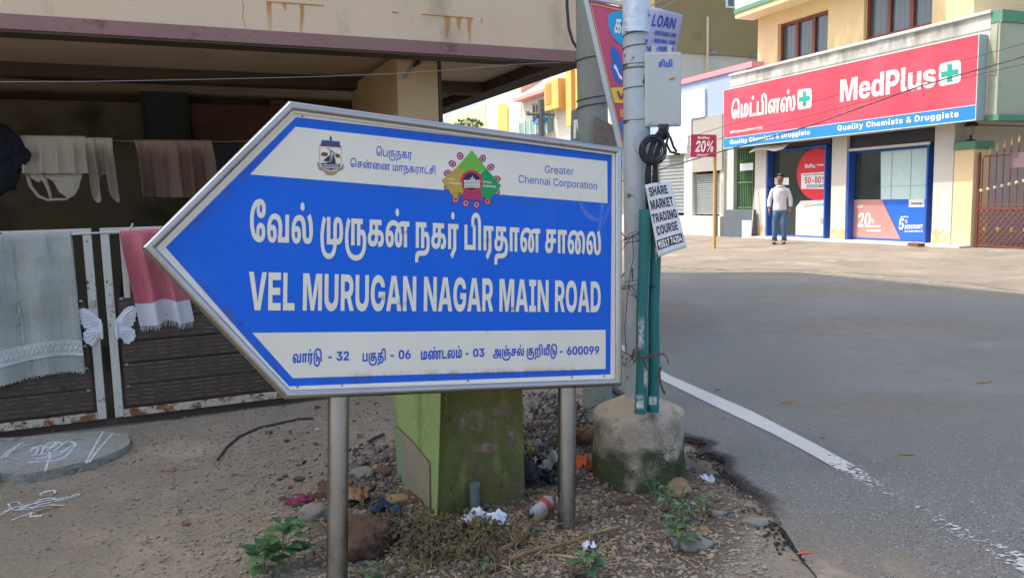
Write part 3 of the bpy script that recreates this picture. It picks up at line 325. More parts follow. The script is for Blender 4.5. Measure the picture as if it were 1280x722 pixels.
116:[385,[357,536,0,-128,-347,0,0,128],[87,669,170,0,0,-500,10,-33,35,-10,27,1,24,3,15,-126,-51,-7,-52,-2,-78,9,-56,30,-33,48,-11,67]],
117:[624,[238,-8,-52,6,-46,19,-37,30,-27,41,-17,50,-6,58,0,340,170,0,0,-306,6,-41,17,-30,27,-20,37,-6,48,12,32,34,11,56,0,301,170,0,0,-536,-162,0,-2,138,13,0,-27,-60,-39,-46,-50,-31]],
118:[600,[202,0,-194,536,179,0,79,-257,28,-106,26,-112,-34,0,25,111,27,107,78,257,177,0,-196,-536]],
119:[857,[165,0,-159,536,178,0,39,-179,26,-120,24,-134,-19,0,28,134,28,120,44,179,150,0,42,-179,28,-120,28,-134,-19,0,24,134,24,120,40,179,181,0,-161,-536,-173,0,-57,195,-16,63,-16,72,-15,67,28,0,-15,-67,-16,-72,-16,-63,-57,-195]],
120:[579,[11,0,208,330,-1,-110,-196,316,182,0,40,-72,39,-80,36,-77,-56,0,37,77,41,80,41,72,178,0,-201,-316,2,109,207,-329,-181,0,-48,84,-41,80,-37,76,53,0,-36,-76,-40,-80,-48,-84]],
121:[602,[57,-196,26,127,38,-4,45,-1,29,16,12,35,3,23,-202,536,179,0,79,-257,27,-106,24,-112,-39,0,26,112,30,106,84,257,177,0,-227,-598,-43,-78,-64,-49,-43,-13,-51,-5,-59,3]],
122:[568,[54,0,0,102,251,299,0,2,-245,0,0,133,446,0,0,-111,-237,-290,0,-3,245,0,0,-132]],
48:[645,[323,-10,-89,11,-72,33,-57,55,-40,74,-24,91,-9,109,9,109,24,92,40,75,57,54,72,34,89,11,88,-11,72,-34,57,-55,40,-74,24,-92,9,-109,-9,-109,-23,-91,-41,-74,-57,-55,-72,-33],[323,129,37,7,31,19,23,33,17,45,9,59,3,71,-3,72,-9,59,-17,46,-23,32,-31,20,-37,7,-38,-7,-31,-20,-23,-32,-16,-46,-10,-59,-3,-72,3,-71,10,-59,16,-45,23,-33,31,-19]],
49:[645,[81,0,0,138,502,0,0,-138],[437,728,0,-728,-171,0,0,575,-4,0,-164,-110,0,151,168,112]],
50:[645,[59,0,0,124,266,231,50,48,35,47,13,53,-14,53,-36,34,-54,12,-56,-13,-37,-39,-13,-61,-163,0,9,71,24,61,41,50,53,37,66,22,76,8,76,-7,65,-21,54,-33,41,-45,25,-54,8,-63,-17,-86,-58,-87,-48,-49,-62,-56,-106,-94,0,-4,298,0,0,-139]],
51:[645,[318,-10,-81,7,-70,23,-57,37,-41,47,-27,56,-9,63,171,0,16,-50,40,-33,58,-12,57,12,39,36,13,55,-14,52,-43,37,-66,13,-93,0,0,106,158,146,0,3,-299,0,0,140,503,0,0,-128,-240,-215,0,38,79,2,66,-16,54,-31,40,-43,24,-54,8,-60,-9,-66,-28,-56,-43,-46,-58,-34,-70,-22]],
52:[645,[19,131,0,134,281,463,167,0,-275,-458,0,-4,434,0,0,-135],[373,0,0,171,4,60,0,223,158,0,0,-454]],
53:[645,[318,-10,-74,7,-67,22,-54,34,-43,46,-27,55,-11,64,166,0,17,-50,39,-33,55,-12,59,15,40,41,15,63,-15,63,-40,42,-60,15,-64,-15,-43,-42,-154,19,28,404,471,0,0,-140,-325,0,-14,-164,3,0,59,46,87,17,91,-18,74,-50,50,-77,18,-96,-9,-70,-26,-63,-42,-51,-56,-40,-69,-24]],
54:[645,[326,-10,-74,8,-66,22,-57,36,-44,49,-28,62,-10,72,24,116,67,122,170,251,176,0,-223,-326,-49,0,32,32,51,26,71,11,65,-7,56,-20,47,-34,34,-45,22,-56,8,-66,-9,-71,-26,-62,-42,-50,-54,-39,-66,-23],[323,123,58,15,40,41,15,60,-15,60,-40,41,-58,15,-57,-15,-40,-41,-15,-60,15,-59,40,-42]],
55:[645,[111,0,295,583,0,3,-345,0,0,142,523,0,0,-141,-296,-587]],
56:[645,[322,-10,-80,6,-71,20,-58,32,-44,42,-28,50,-9,56,22,85,60,63,88,32,0,3,-59,19,-46,37,-30,48,-10,58,9,54,25,48,41,40,53,29,65,19,72,7,74,-7,64,-18,53,-30,41,-40,25,-48,8,-54,-9,-58,-31,-48,-46,-37,-57,-19,0,-3,87,-32,60,-63,22,-85,-9,-56,-28,-50,-44,-42,-59,-32,-70,-20],[322,112,58,13,39,34,15,51,-15,52,-39,34,-58,14,-57,-13,-39,-35,-15,-52,14,-51,40,-34],[322,433,51,11,34,32,12,46,-12,47,-34,31,-51,11,-51,-11,-33,-31,-12,-47,12,-46,34,-31]],
57:[645,[319,737,74,-7,66,-22,57,-37,44,-49,28,-61,10,-73,-23,-116,-68,-122,-170,-250,-176,0,223,326,49,0,-32,-32,-51,-27,-71,-11,-65,7,-56,21,-47,33,-34,46,-22,56,-8,66,9,71,26,62,42,50,55,38,66,23],[322,604,-58,-15,-40,-41,-15,-60,15,-59,40,-42,58,-15,57,15,40,41,15,60,-15,60,-40,41]],
37:[1011,[244,365,-49,6,-42,17,-33,26,-25,35,-20,88,0,30,21,88,58,61,41,17,49,6,49,-6,41,-17,59,-61,20,-88,0,-30,-20,-88,-59,-62,-42,-16],[244,465,25,5,17,15,13,52,0,30,-12,52,-17,16,-26,5,-25,-5,-17,-17,-13,-51,0,-30,13,-52,17,-15],[767,-12,-49,6,-41,17,-33,27,-25,34,-20,88,0,30,20,88,58,62,42,17,48,5,49,-5,42,-17,58,-62,20,-88,0,-30,-20,-88,-58,-61,-42,-17],[767,88,26,5,17,15,12,52,0,30,-12,52,-17,16,-26,5,-25,-5,-17,-16,-13,-52,0,-30,13,-52,17,-15],[198,0,500,728,112,0,-500,-728]],
38:[676,[279,-11,-71,7,-61,20,-49,32,-36,42,-22,49,-8,54,16,74,45,60,71,54,151,98,27,21,16,25,5,24,-15,37,-46,16,-33,-7,-22,-21,-8,-31,11,-45,33,-48,49,-58,348,-392,-174,0,-291,317,-54,65,-46,76,-18,87,7,51,19,47,30,39,41,30,50,19,58,6,55,-6,47,-18,38,-28,29,-36,17,-42,6,-47,-12,-64,-32,-57,-53,-48,-149,-107,-38,-36,-14,-45,12,-42,32,-28,49,-9,75,17,68,50,48,77,19,97,137,0,-13,-118,-40,-100,-68,-74,-46,-25,-92,-45]],
45:[645,[490,356,0,-131,-335,0,0,131]],
46:[269,[135,-10,-36,7,-30,20,-20,29,-7,36,7,35,20,29,30,20,36,7,35,-7,30,-20,20,-29,7,-35,-7,-36,-20,-29,-30,-20]],
58:[269,[135,-10,-36,7,-30,20,-20,29,-7,36,7,35,20,29,30,20,36,7,35,-7,30,-20,20,-29,7,-35,-7,-36,-20,-29,-30,-20],[135,331,-36,6,-30,20,-20,30,-7,35,7,36,20,29,30,20,36,7,35,-7,30,-20,20,-29,7,-36,-7,-35,-20,-30,-30,-20]],
43:[645,[252,32,0,513,141,0,0,-513],[66,222,0,133,513,0,0,-133]],
42:[645,[271,318,10,133,-110,-76,-52,90,120,57,-120,58,52,90,110,-75,-10,133,103,0,-10,-133,110,75,52,-90,-120,-58,120,-57,-52,-90,-110,76,10,-133]],
47:[393,[386,762,-234,-871,-145,0,234,871]],
32:[269],
}
GLYPHS['IR']={
71:[747,[386,-10,-92,11,-80,35,-65,55,-49,74,-32,91,-10,107,10,108,32,92,49,74,65,55,78,34,88,11,108,-17,90,-49,66,-75,36,-97,-101,0,-29,61,-44,47,-56,30,-69,9,-61,-7,-54,-25,-46,-40,-35,-55,-23,-71,-7,-85,7,-84,23,-70,36,-55,47,-40,55,-25,63,-8,106,25,72,72,25,111,28,-5,-213,0,0,84,282,0,0,-81,-10,-84,-30,-73,-45,-59,-60,-44,-73,-27]],
114:[380,[76,0,0,546,91,0,0,-85,5,0,54,67,87,26,23,-1,21,-1,0,-93,-20,3,-33,2,-69,-16,-48,-44,-18,-65,0,-339]],
101:[584,[307,-12,-74,9,-64,26,-50,42,-38,57,-23,68,-8,79,7,79,23,69,37,57,50,43,60,27,70,9,87,-15,77,-47,55,-84,21,-128,0,-37,-428,0,0,76,378,0,-44,-27,-16,94,-50,63,-80,23,-83,-23,-52,-62,-18,-81,0,-51,21,-101,57,-62,86,-21,57,9,45,27,28,46,90,-24,-44,-73,-75,-49]],
97:[563,[229,-13,-94,20,-67,57,-25,91,18,76,49,47,69,25,75,13,80,10,45,12,15,28,0,3,-13,56,-37,35,-61,13,-66,-13,-44,-29,-25,-37,-89,27,55,79,79,41,87,12,65,-7,68,-27,54,-58,15,-44,6,-56,0,-361,-92,0,0,74,-6,0,-30,-39,-53,-34],[246,68,81,18,50,48,17,63,0,74,-23,-11,-40,-9,-43,-6,-35,-5,-58,-13,-43,-27,-16,-49,15,-46,38,-28]],
116:[331,[296,546,0,-79,-286,0,0,79],[91,676,94,0,0,-532,14,-53,49,-16,22,2,23,4,18,-78,-33,-7,-35,-3,-64,9,-48,29,-30,45,-10,60]],
32:[269],
67:[731,[382,-10,-88,11,-79,34,-65,55,-50,74,-31,92,-11,107,11,108,31,92,50,74,66,55,78,34,88,11,106,-16,89,-47,65,-76,36,-101,-99,0,-25,64,-45,47,-59,29,-67,9,-62,-7,-54,-25,-47,-40,-35,-56,-23,-70,-7,-85,7,-84,23,-70,36,-56,46,-40,55,-24,61,-8,67,10,59,29,45,47,26,64,98,0,-35,-99,-65,-76,-89,-49]],
104:[594,[169,326,0,-326,-93,0,0,728,93,0,0,-315,-15,0,30,65,41,43,50,23,58,9,98,-23,65,-69,17,-51,6,-63,0,-347,-94,0,0,337,-8,56,-25,42,-38,25,-50,9,-69,-16,-48,-49]],
110:[594,[169,326,0,-326,-93,0,0,546,90,0,0,-133,-12,0,30,65,41,43,50,23,58,9,97,-23,65,-69,18,-51,6,-63,0,-347,-94,0,0,337,-8,56,-25,42,-38,25,-50,9,-69,-16,-48,-49]],
105:[245,[76,0,0,546,93,0,0,-546],[123,633,-44,18,-19,42,19,43,44,17,45,-17,19,-43,-19,-42]],
111:[601,[300,-12,-71,9,-60,26,-50,43,-38,56,-23,69,-8,79,8,80,23,69,38,56,50,43,60,26,71,9,71,-9,61,-26,50,-43,38,-56,23,-69,8,-80,-8,-79,-23,-69,-38,-56,-50,-43,-61,-26],[300,71,49,7,39,20,52,73,17,99,-17,99,-52,73,-39,21,-49,7,-49,-7,-38,-21,-51,-73,-17,-99,17,-99,51,-73,38,-20]],
112:[614,[76,-204,0,750,91,0,0,-88,9,0,26,38,48,39,84,18,63,-9,57,-25,46,-41,35,-56,22,-69,7,-82,-7,-81,-22,-69,-35,-57,-46,-41,-56,-26,-64,-8,-83,17,-48,40,-27,39,-7,0,0,-289],[318,71,83,27,51,72,17,102,-17,101,-50,71,-84,26,-83,-25,-50,-69,-17,-104,18,-105,50,-70]],
}
TAMIL={"வேல் முருகன் நகர் பிரதான சாலை": ["TB", [47, 36, 92, 3, 134, 140, 18, 86, 3, 26, 18, 90, 3, 28, 42, 31, 25, 41, 27, 3, 20, 41, 48, 33]], "வார்டு": ["TB", [36, 41, 90, 116]], "பகுதி": ["TB", [28, 102, 25, 42]], "மண்டலம்": ["TB", [29, 83, 23, 33, 88]], "அஞ்சல் குறியீடு": ["TB", [6, 81, 20, 92, 3, 102, 32, 42, 136, 116]], "மெட்பிளஸ்": ["TB", [46, 29, 82, 28, 42, 34, 98]], "சிமி": ["TB", [20, 42, 29, 42]], "கஸ": ["TB", [18, 39]], "பெருநகர": ["TM", [46, 28, 140, 26, 18, 31]], "சென்னை மாநகராட்சி": ["TM", [46, 20, 86, 48, 27, 3, 29, 41, 26, 18, 31, 41, 82, 20, 42]]}

_gc = {}
def _dec(s):
    x = y = 0; r = []
    for i in range(0, len(s), 2): x += s[i]; y += s[i+1]; r.append((x, y))
    return r
def area(c): return sum(c[i-1][0]*c[i][1]-c[i][0]*c[i-1][1] for i in range(len(c)))/2
def inside(p, c):
    r = False
    for i in range(len(c)):
        (x0, y0), (x1, y1) = c[i-1], c[i]
        if (y0 > p[1]) != (y1 > p[1]) and p[0] < (x1-x0)*(p[1]-y0)/(y1-y0)+x0: r = not r
    return r
def glyph(st, k):
    key = (st, k)
    if key not in _gc:
        adv, *d = GLYPHS[st][k]; cs = [_dec(t) for t in d]
        g = []
        if cs:
            pts = [q for c in cs for q in c]; ed = []; k0 = 0
            for c in cs: n = len(c); ed += [(k0+i, k0+(i+1) % n) for i in range(n)]; k0 += n
            vo, _, fo, *_ = delaunay_2d_cdt([V(q) for q in pts], ed, [], 0, .01)
            tri = []
            for f in fo:
                cx = sum(vo[i].x for i in f)/3; cy = sum(vo[i].y for i in f)/3; wn = 0
                for c in cs:
                    for i in range(len(c)):
                        (x0, y0), (x1, y1) = c[i-1], c[i]
                        if (y0 > cy) != (y1 > cy) and cx < (x1-x0)*(cy-y0)/(y1-y0)+x0: wn += 1 if y1 > y0 else -1
                if wn: tri.append(tuple(f))
            g.append(([(q.x, q.y) for q in vo], tri))
        _gc[key] = (adv, g, max([p[1] for c in cs for p in c] or [0]))
    return _gc[key]
def shape(text, st=None):
    if text in TAMIL: return TAMIL[text]
    return st or 'IB', [ord(c) for c in text]
def text_mb(mb, text, BL, BR, H, n, st=None, ref=None, gap=0, skew=0):
    "lettering from BL to BR (world), reference glyph H metres tall, facing n"
    st, gs = shape(text, st); BL, BR, n = V(BL), V(BR), V(n).normalized()
    u = BR-BL; Wd = u.length; u.normalize(); v = n.cross(u).normalized()
    if v.z < 0: v = -v
    ref = ref or {'TB': 560, 'TM': 545, 'IB': 727, 'IR': 727}[st]
    tot = sum(glyph(st, g)[0]+gap for g in gs)-gap; kx = Wd/tot; ky = H/ref; x = 0
    for g in gs:
        adv, parts, _ = glyph(st, g)
        for q, (pts, tri) in enumerate(parts):
            mb.add([BL + u*((x+a+skew*b)*kx) + v*(b*ky) + n*(.0001*q) for a, b in pts], [tuple(t) for t in tri])
        x += adv+gap
    return mb
def ptext(mb, pl, text, bl, br, tl, off=.001, **k):
    "lettering on a Plane from pixel measurements"
    A, B, T = pl.at(*bl, off), pl.at(*br, off), pl.at(*tl, off)
    return text_mb(mb, text, A, B, abs((T-A).dot(pl.up)), pl.n, **k)
# ------------------------------------------------------------------ palette
m_steel = mat('stainless_steel', (.46, .44, .43), .2, 1, .06, 3, spots=[((.34, .30, .27), 2.2, .56, .25)])
m_steeltop = m_steel
m_post = mat('steel_post', (.36, .35, .34), .3, 1, .12, 5, spots=[((.25, .22, .19), 9, .62, .15), ((.12, .09, .06), 60, .72, .05)])
m_signwhite = mat('sign_white', srgb(228, 222, 206), .38, 0, .05, 4, spots=[(srgb(170, 160, 145), 9, .68, .2)])
m_signblue = mat('sign_blue', srgb(0, 97, 212), .34, 0, .06, 3, spec=.3, spots=[(srgb(50, 110, 222), 2.6, .6, .3), (srgb(30, 70, 150), 30, .74, .06)])
m_letterwhite = mat('letter_white', srgb(230, 224, 204), .4, 0, .05, 20, spots=[(srgb(120, 105, 90), 22, .72, .06)])
m_letterblue = mat('letter_blue', srgb(10, 70, 190), .4, 0, .04)
m_letterthin = mat('letter_pale_blue', srgb(50, 95, 190), .4, 0, .04)
def flatm(name, r, g, b, rough=.6, **k): return mat(name, srgb(r, g, b), rough, 0, k.pop('var', .06), **k)

# ================================================================== THE NAME SIGN
def along_(pts, t):
    d = t*(len(pts)-1); i = min(len(pts)-2, int(d)); return pts[i].lerp(pts[i+1], d-i)
def build_sign():
    cr = [(361, 126), (777, 184), (777, 482), (357, 499)]
    k = (.80540541, 1.00767053, 1.0, .79773488); sc = 3.164419
    P = [EYE + ray(*q)*(kk*sc) for q, kk in zip(cr, k)]
    e1 = (P[1]-P[0]).normalized(); e2 = (P[3]-P[0]).normalized(); n = e1.cross(e2).normalized()
    if n.y > 0: n = -n
    pl = Plane(P[0], n, -e2)
    root = thing('street_name_sign', (-.2, 2.72, 0), 'big blue and white arrow-shaped street name sign in a steel frame on two steel posts', 'sign')
    tip = pl.at(177, 309)
    out = [P[0], P[1], P[2], P[3], tip]
    c = sum(out, V())/5
    # inner outline by offsetting edges
    W = .030; inn = []
    for i in range(5):
        a, b, d = out[i-1], out[i], out[(i+1) % 5]
        u1 = (b-a).normalized(); u2 = (d-b).normalized(); n1 = u1.cross(n).normalized(); n2 = u2.cross(n).normalized()
        if n1.dot(c-b) < 0: n1 = -n1
        if n2.dot(c-b) < 0: n2 = -n2
        bis = (n1+n2).normalized(); inn.append(b + bis*(W/bis.dot(n1)))
    nm = ['top', 'right', 'bottom', 'lower_left', 'upper_left']
    for i in range(5):
        j = (i+1) % 5; mb = MB(); prof = [(0, -.034), (0, -.004)] + [(.5-.5*cos(pi*t/8), .012*sin(pi*t/8)-.002) for t in range(1, 8)] + [(1, -.004), (1, -.034)]
        m = len(prof); vs = []
        for A, B in ((out[i], inn[i]), (out[j], inn[j])):
            vs += [A.lerp(B, t) + n*d for t, d in prof]
        mb.add(vs, [(q, (q+1) % m, (q+1) % m + m, q+m) for q in range(m)])
        mb.build('frame_bar', m_steel, root, smooth=True)
        # thin inner channel
        mb = MB(); A, B = inn[i], inn[j]; cA = A.lerp(c, .012); cB = B.lerp(c, .012)
        mb.prism([A - n*.004, B - n*.004, cB - n*.004, cA - n*.004], -n*.012)
        mb.build('channel_strip', m_signwhite, root)
    # back sheet
    MB().prism([p - n*.016 for p in inn], -n*.012).build('panel', m_signwhite, root)
    q = lambda x, y, o=0: pl.at(x, y, -.0155+o)
    blue = [(370, 146.5), (764.8, 192.5), (763, 467.5), (360.3, 482.5), (207, 309)]
    MB().sheet([q(*p) for p in blue]).build('blue_field', m_signblue, root)
    up = [(369.5, 158.5), (759, 201.7), (759.4, 254), (312.5, 218)]
    MB().sheet([q(*p, .0007) for p in up]).build('white_band', m_signwhite, root)
    lo = [(315.4, 415.7), (757, 412), (757, 460.8), (366, 472.3)]
    MB().sheet([q(*p, .0007) for p in lo]).build('white_band', m_signwhite, root)
    o = -.0155+.0016
    t = MB(); ptext(t, pl, 'வேல் முருகன் நகர் பிரதான சாலை', (311, 301.5), (752, 318.5), (311, 266), o, ref=560); t.build('lettering', m_letterwhite, root)
    t = MB(); ptext(t, pl, 'VEL MURUGAN NAGAR MAIN ROAD', (310, 387.6), (751.5, 390), (310, 339.5), o); t.build('lettering', m_letterwhite, root)
    for s, a, b, tp in (('வார்டு', (365.5, 453.5), (403, 451.5), 441), ('- 32', (408, 451), (437, 450), 439.5), ('பகுதி', (452.5, 451.5), (483, 450.3), 440), ('- 06', (486, 448.8), (514, 448), 437.5),
                        ('மண்டலம்', (525.5, 449.5), (578, 446.8), 437.5), ('- 03', (580, 446), (606, 445.6), 435.5), ('அஞ்சல் குறியீடு', (616, 445.5), (697, 443), 435), ('- 600099', (698, 443.5), (749.5, 442.4), 433)):
        t = MB(); ptext(t, pl, s, a, b, (a[0], tp), o, ref=620 if s in TAMIL else None); t.build('lettering', m_letterblue, root)
    t = MB(); ptext(t, pl, 'பெருநகர', (470, 194.5), (515, 198.5), (470, 186.5), o); t.build('lettering', m_letterblue, root)
    t = MB(); ptext(t, pl, 'சென்னை மாநகராட்சி', (437.5, 208.5), (545, 218), (437.5, 201), o); t.build('lettering', m_letterblue, root)
    t = MB(); ptext(t, pl, 'Greater', (680.5, 216), (717.5, 219), (680.5, 206.5), o, st='IR'); t.build('lettering', m_letterthin, root)
    t = MB(); ptext(t, pl, 'Chennai Corporation', (647.5, 228), (747, 237), (647.5, 218.5), o, st='IR'); t.build('lettering', m_letterthin, root)
    # ---- crest (ship under a battlement, sea and ribbon)
    def shp(pts, name, col, lift=.002, org=(0, 0), sc=(1, 1)):
        return MB().sheet([q(org[0]+x*sc[0], org[1]+y*sc[1], lift) for x, y in pts]).build(name, col, root)
    navy = flatm('crest_navy', 40, 50, 110); gold = flatm('crest_gold', 165, 140, 90); dark = flatm('crest_dark', 50, 55, 60); brick = flatm('crest_red', 120, 60, 55)
    sea = flatm('crest_sea', 70, 95, 160)
    g = lambda x, y: (380+x/10.32, 160+y/10.32)      # zoomed crest picture to photo
    G = lambda pts: [g(*p) for p in pts]
    shp(G([(332, 160), (332, 120), (345, 95), (358, 120), (358, 165)]), 'crest_mark', dark)
    shp(G([(215, 215), (235, 155), (455, 172), (470, 235)]), 'crest_mark', sea)
    for y in (168, 186, 204): shp(G([(222, y+8), (222, y), (465, y+18), (465, y+27)]), 'crest_mark', navy, .0024)
    shp(G([(195, 232), (215, 216), (472, 236), (488, 252)]), 'crest_mark', brick, .0026)
    for x in (200, 482): shp(G([(x-2, 245), (x+3, 245), (x+3, 460), (x-2, 460)]), 'crest_mark', gold, .0022)
    shp(G([(215, 450), (470, 462), (455, 520), (345, 545), (235, 515)]), 'crest_mark', navy)
    for y in (470, 492, 512):
        w = []
        for i in range(13): w.append((232+18*i, y+5*sin(i*1.6)))
        for i in range(12, -1, -1): w.append((232+18*i, y+8+5*sin(i*1.6)))
        shp(G(w), 'crest_mark', m_signwhite, .0026)
    shp(G([(168, 450), (185, 440), (215, 500), (280, 545), (345, 560), (420, 548), (480, 500), (505, 462), (520, 480), (500, 540), (440, 560), (405, 600), (345, 612), (280, 600), (262, 560), (190, 535)]), 'crest_mark', gold, .0018)
    shp(G([(290, 470), (420, 468), (400, 440), (300, 440)]), 'crest_mark', dark, .003)
    for pts in ([(340, 300), (352, 300), (352, 445), (342, 445)], [(300, 262), (308, 258), (405, 325), (400, 335)], [(318, 360), (332, 380), (262, 430), (250, 420)], [(300, 380), (336, 350), (330, 430), (268, 432)], [(372, 335), (382, 340), (412, 440), (356, 440)]):
        shp(G(pts), 'crest_mark', dark, .0032)
    shp(G([(218, 340), (240, 312), (300, 318), (312, 345), (290, 362), (232, 360)]), 'crest_mark', brick, .0028)
    shp(G([(400, 340), (430, 328), (466, 350), (462, 384), (412, 376)]), 'crest_mark', brick, .0028)
    # ---- festival-flower emblem: green, gold and dark green kite quarters round a red ring
    h = lambda x, y: (540+x/8.02, 180+y/8.02)
    Hh = lambda pts: [h(*p) for p in pts]
    pet = flatm('emblem_maroon', 125, 40, 85); pink = flatm('emblem_pink', 225, 150, 170); lg = flatm('emblem_green', 110, 180, 60); yg = flatm('emblem_gold', 190, 160, 60)
    dg = flatm('emblem_dark_green', 10, 150, 80); red = flatm('emblem_red', 200, 45, 70); mg = flatm('emblem_magenta', 180, 50, 100)
    def petal(cx, cy, an, s, lift=.0008):
        for sc_, col, l2 in ((1, pet, lift), (.66, pink, lift+.0003), (.34, pet, lift+.0006)):
            pts = []
            for i in range(12):
                a = 2*pi*i/12; r = s*sc_*(1+.35*max(0, cos(a))**3); pts.append((cx+cos(a+an)*r, cy+sin(a+an)*r))
            shp(Hh(pts), 'emblem_petal', col, l2)
    for cx, cy, a in ((285, 125, -2.0), (208, 200, -2.6), (505, 150, -1.1), (585, 235, -.5), (160, 290, 2.9), (645, 350, 0), (160, 430, 2.6), (640, 475, .4)): petal(cx, cy, a, 34)
    for cx, cy, a in ((340, 590, 1.9), (445, 605, 1.4), (240, 555, 2.4), (555, 570, .9)): petal(cx, cy, a, 38)
    shp(Hh([(400, 62), (545, 245), (400, 330), (258, 225)]), 'emblem_quarter', lg, .0022)
    shp(Hh([(258, 225), (400, 350), (310, 500), (225, 552), (150, 430), (97, 365)]), 'emblem_quarter', yg, .0024)
    shp(Hh([(545, 245), (692, 418), (575, 560), (490, 520), (400, 370)]), 'emblem_quarter', dg, .0026)
    shp(Hh([(400, 400), (480, 430), (515, 560), (405, 560), (300, 545), (320, 440)]), 'emblem_quarter', mg, .0028)
    for r, col, l in ((112, red, .003), (84, flatm('emblem_navy', 20, 30, 75), .0034)):
        shp(Hh([(397+r*cos(i*pi/12), 375+r*1.02*sin(i*pi/12)) for i in range(24)]), 'emblem_ring', col, l)
    wht = m_letterwhite
    for x0, y0, x1, y1 in ((325, 372, 338, 440), (345, 368, 358, 440), (365, 366, 378, 438), (384, 340, 396, 440), (402, 320, 410, 440), (416, 342, 428, 440), (434, 374, 446, 442), (452, 376, 464, 442), (470, 378, 480, 438), (320, 362, 486, 372), (330, 404, 482, 412)):
        shp(Hh([(x0, y0), (x1, y0), (x1, y1), (x0, y1)]), 'emblem_building', wht, .0038)
    t = MB(); ptext(t, pl, 'CHENNAI', h(165, 398), h(303, 410), h(165, 378), o+.0016); t.build('lettering', wht, root); t = MB(); ptext(t, pl, 'CHENNAI', h(510, 428), h(642, 440), h(510, 408), o+.0016); t.build('lettering', wht, root)
    t = MB(); ptext(t, pl, 'SINGARA', h(160, 358), h(230, 364), h(160, 342), o+.0016); t.build('lettering', wht, root); t = MB(); ptext(t, pl, 'SINGARA', h(510, 385), h(600, 396), h(510, 368), o+.0016); t.build('lettering', wht, root)
    # screws
    for x, y in ((378, 146), (602, 170), (757, 196), (609, 413), (372, 484), (585, 476), (755, 470), (300, 404)):
        MB().lathe(q(x, y, 0), [(.001, .0), (.004, .0), (.003, .004), (.001, .004)], 8).build('screw', dark, root)
    glare = soft('sign_glare', srgb(206, 208, 212), 16, .25, .75)  # reflection on the board painted as pale see-through streaks
    def strip_(pts, wd, k_, m_):
        L3 = [q(*p, .0024) for p in pts]; e1_ = (P[1]-P[0]).normalized(); e2_ = (P[3]-P[0]).normalized()
        def fn(u, v):
            c_ = along_(L3, u); d_ = (along_(L3, min(1, u+.02))-along_(L3, max(0, u-.02))).normalized(); s_ = d_.cross(n).normalized(); return c_+s_*((v-.5)*wd)
        film('glare_grime', fn, lambda u, v: k_*(1-abs(v-.5)*2)**1.2*min(1, 5*u, 5*(1-u)), 30, 6, m_, root)
    strip_([(724, 240), (727, 258), (735, 270), (748, 275), (755, 272)], .03, .34, glare); strip_([(750, 215), (754, 240), (752, 265), (749, 290), (752, 325)], .03, .3, glare); strip_([(764, 228), (765, 250), (758, 268), (752, 285)], .02, .3, glare)
    grime = soft('sign_grime', srgb(120, 104, 84), 30, .42, .7, st=(1, 1, .25))
    strip_([(312, 223), (520, 243), (757, 262)], .04, .3, grime); strip_([(366, 476), (560, 468), (760, 461)], .05, .5, grime); strip_([(372, 152), (560, 173), (758, 197)], .03, .35, grime); strip_([(214, 309), (290, 233), (366, 158)], .03, .4, grime); strip_([(214, 311), (290, 394), (362, 476)], .04, .45, grime)
    for x, y, r_ in ((505, 378, 9), (505, 290, 5), (610, 300, 4), (478, 372, 5), (640, 385, 5)): strip_([(x-r_, y), (x, y+1), (x+r_, y-2)], .022, .9, grime)
    # posts, following the lean of the board, cut in the ground
    d = (P[3]-P[0]).normalized()
    for x in (423.5, 708.5):
        top = pl.at(x, 488, -.052)
        a = top - d*.55; b = top + d*((top.z+.15)/-d.z)
        MB().tube([a, b], .0365, 20).build('post', m_post, root, smooth=True)
    # bottom rail shelf under the frame
    return pl
SIGN = build_sign()

# ================================================================== GROUND AND ROAD
ED = [(958.5, 633), (929.4, 616.3), (912.8, 601), (903, 581.7), (889, 572), (879.6, 572), (884, 561), (866, 556), (854.6, 552.6), (835, 540), (815, 520), (790, 505)]
m_dirt = mat('dirt', srgb(146, 137, 119), .95, 0, .16, 1.3, bump=1.0, bscale=60, fine=.35, fscale=220,
             spots=[(srgb(132, 122, 108), 2.2, .50, .2), (srgb(172, 158, 138), .9, .55, .2), (srgb(112, 96, 78), 38, .56, .1), (srgb(84, 72, 60), 85, .60, .06), (srgb(196, 184, 166), 110, .62, .05), (srgb(128, 104, 82), 30, .68, .06), (srgb(96, 82, 68), 6, .64, .06)])
m_sand = mat('sandy_shoulder', srgb(130, 120, 106), .95, 0, .16, .8, bump=.5, bscale=14, fine=.2, fscale=60, spots=[(srgb(110, 103, 93), 1.2, .52, .1), (srgb(104, 94, 80), 3, .62, .05), (srgb(146, 136, 120), .5, .55, .1)])
m_asph = mat('asphalt', srgb(124, 128, 124), .8, 0, .10, .5, bump=1.2, bscale=130, fine=.3, fscale=300,
             spots=[(srgb(140, 142, 137), .45, .5, .2), (srgb(104, 106, 106), .9, .56, .15), (srgb(150, 148, 142), 130, .60, .06), (srgb(72, 74, 76), 110, .60, .06), (srgb(150, 142, 126), 2.6, .70, .1), (srgb(84, 86, 88), 5, .70, .04)])
m_asphedge = mat('broken_asphalt', srgb(62, 60, 58), .95, 0, .3, 30, bump=1.4, bscale=110, spots=[(srgb(110, 104, 96), 60, .6, .06)])
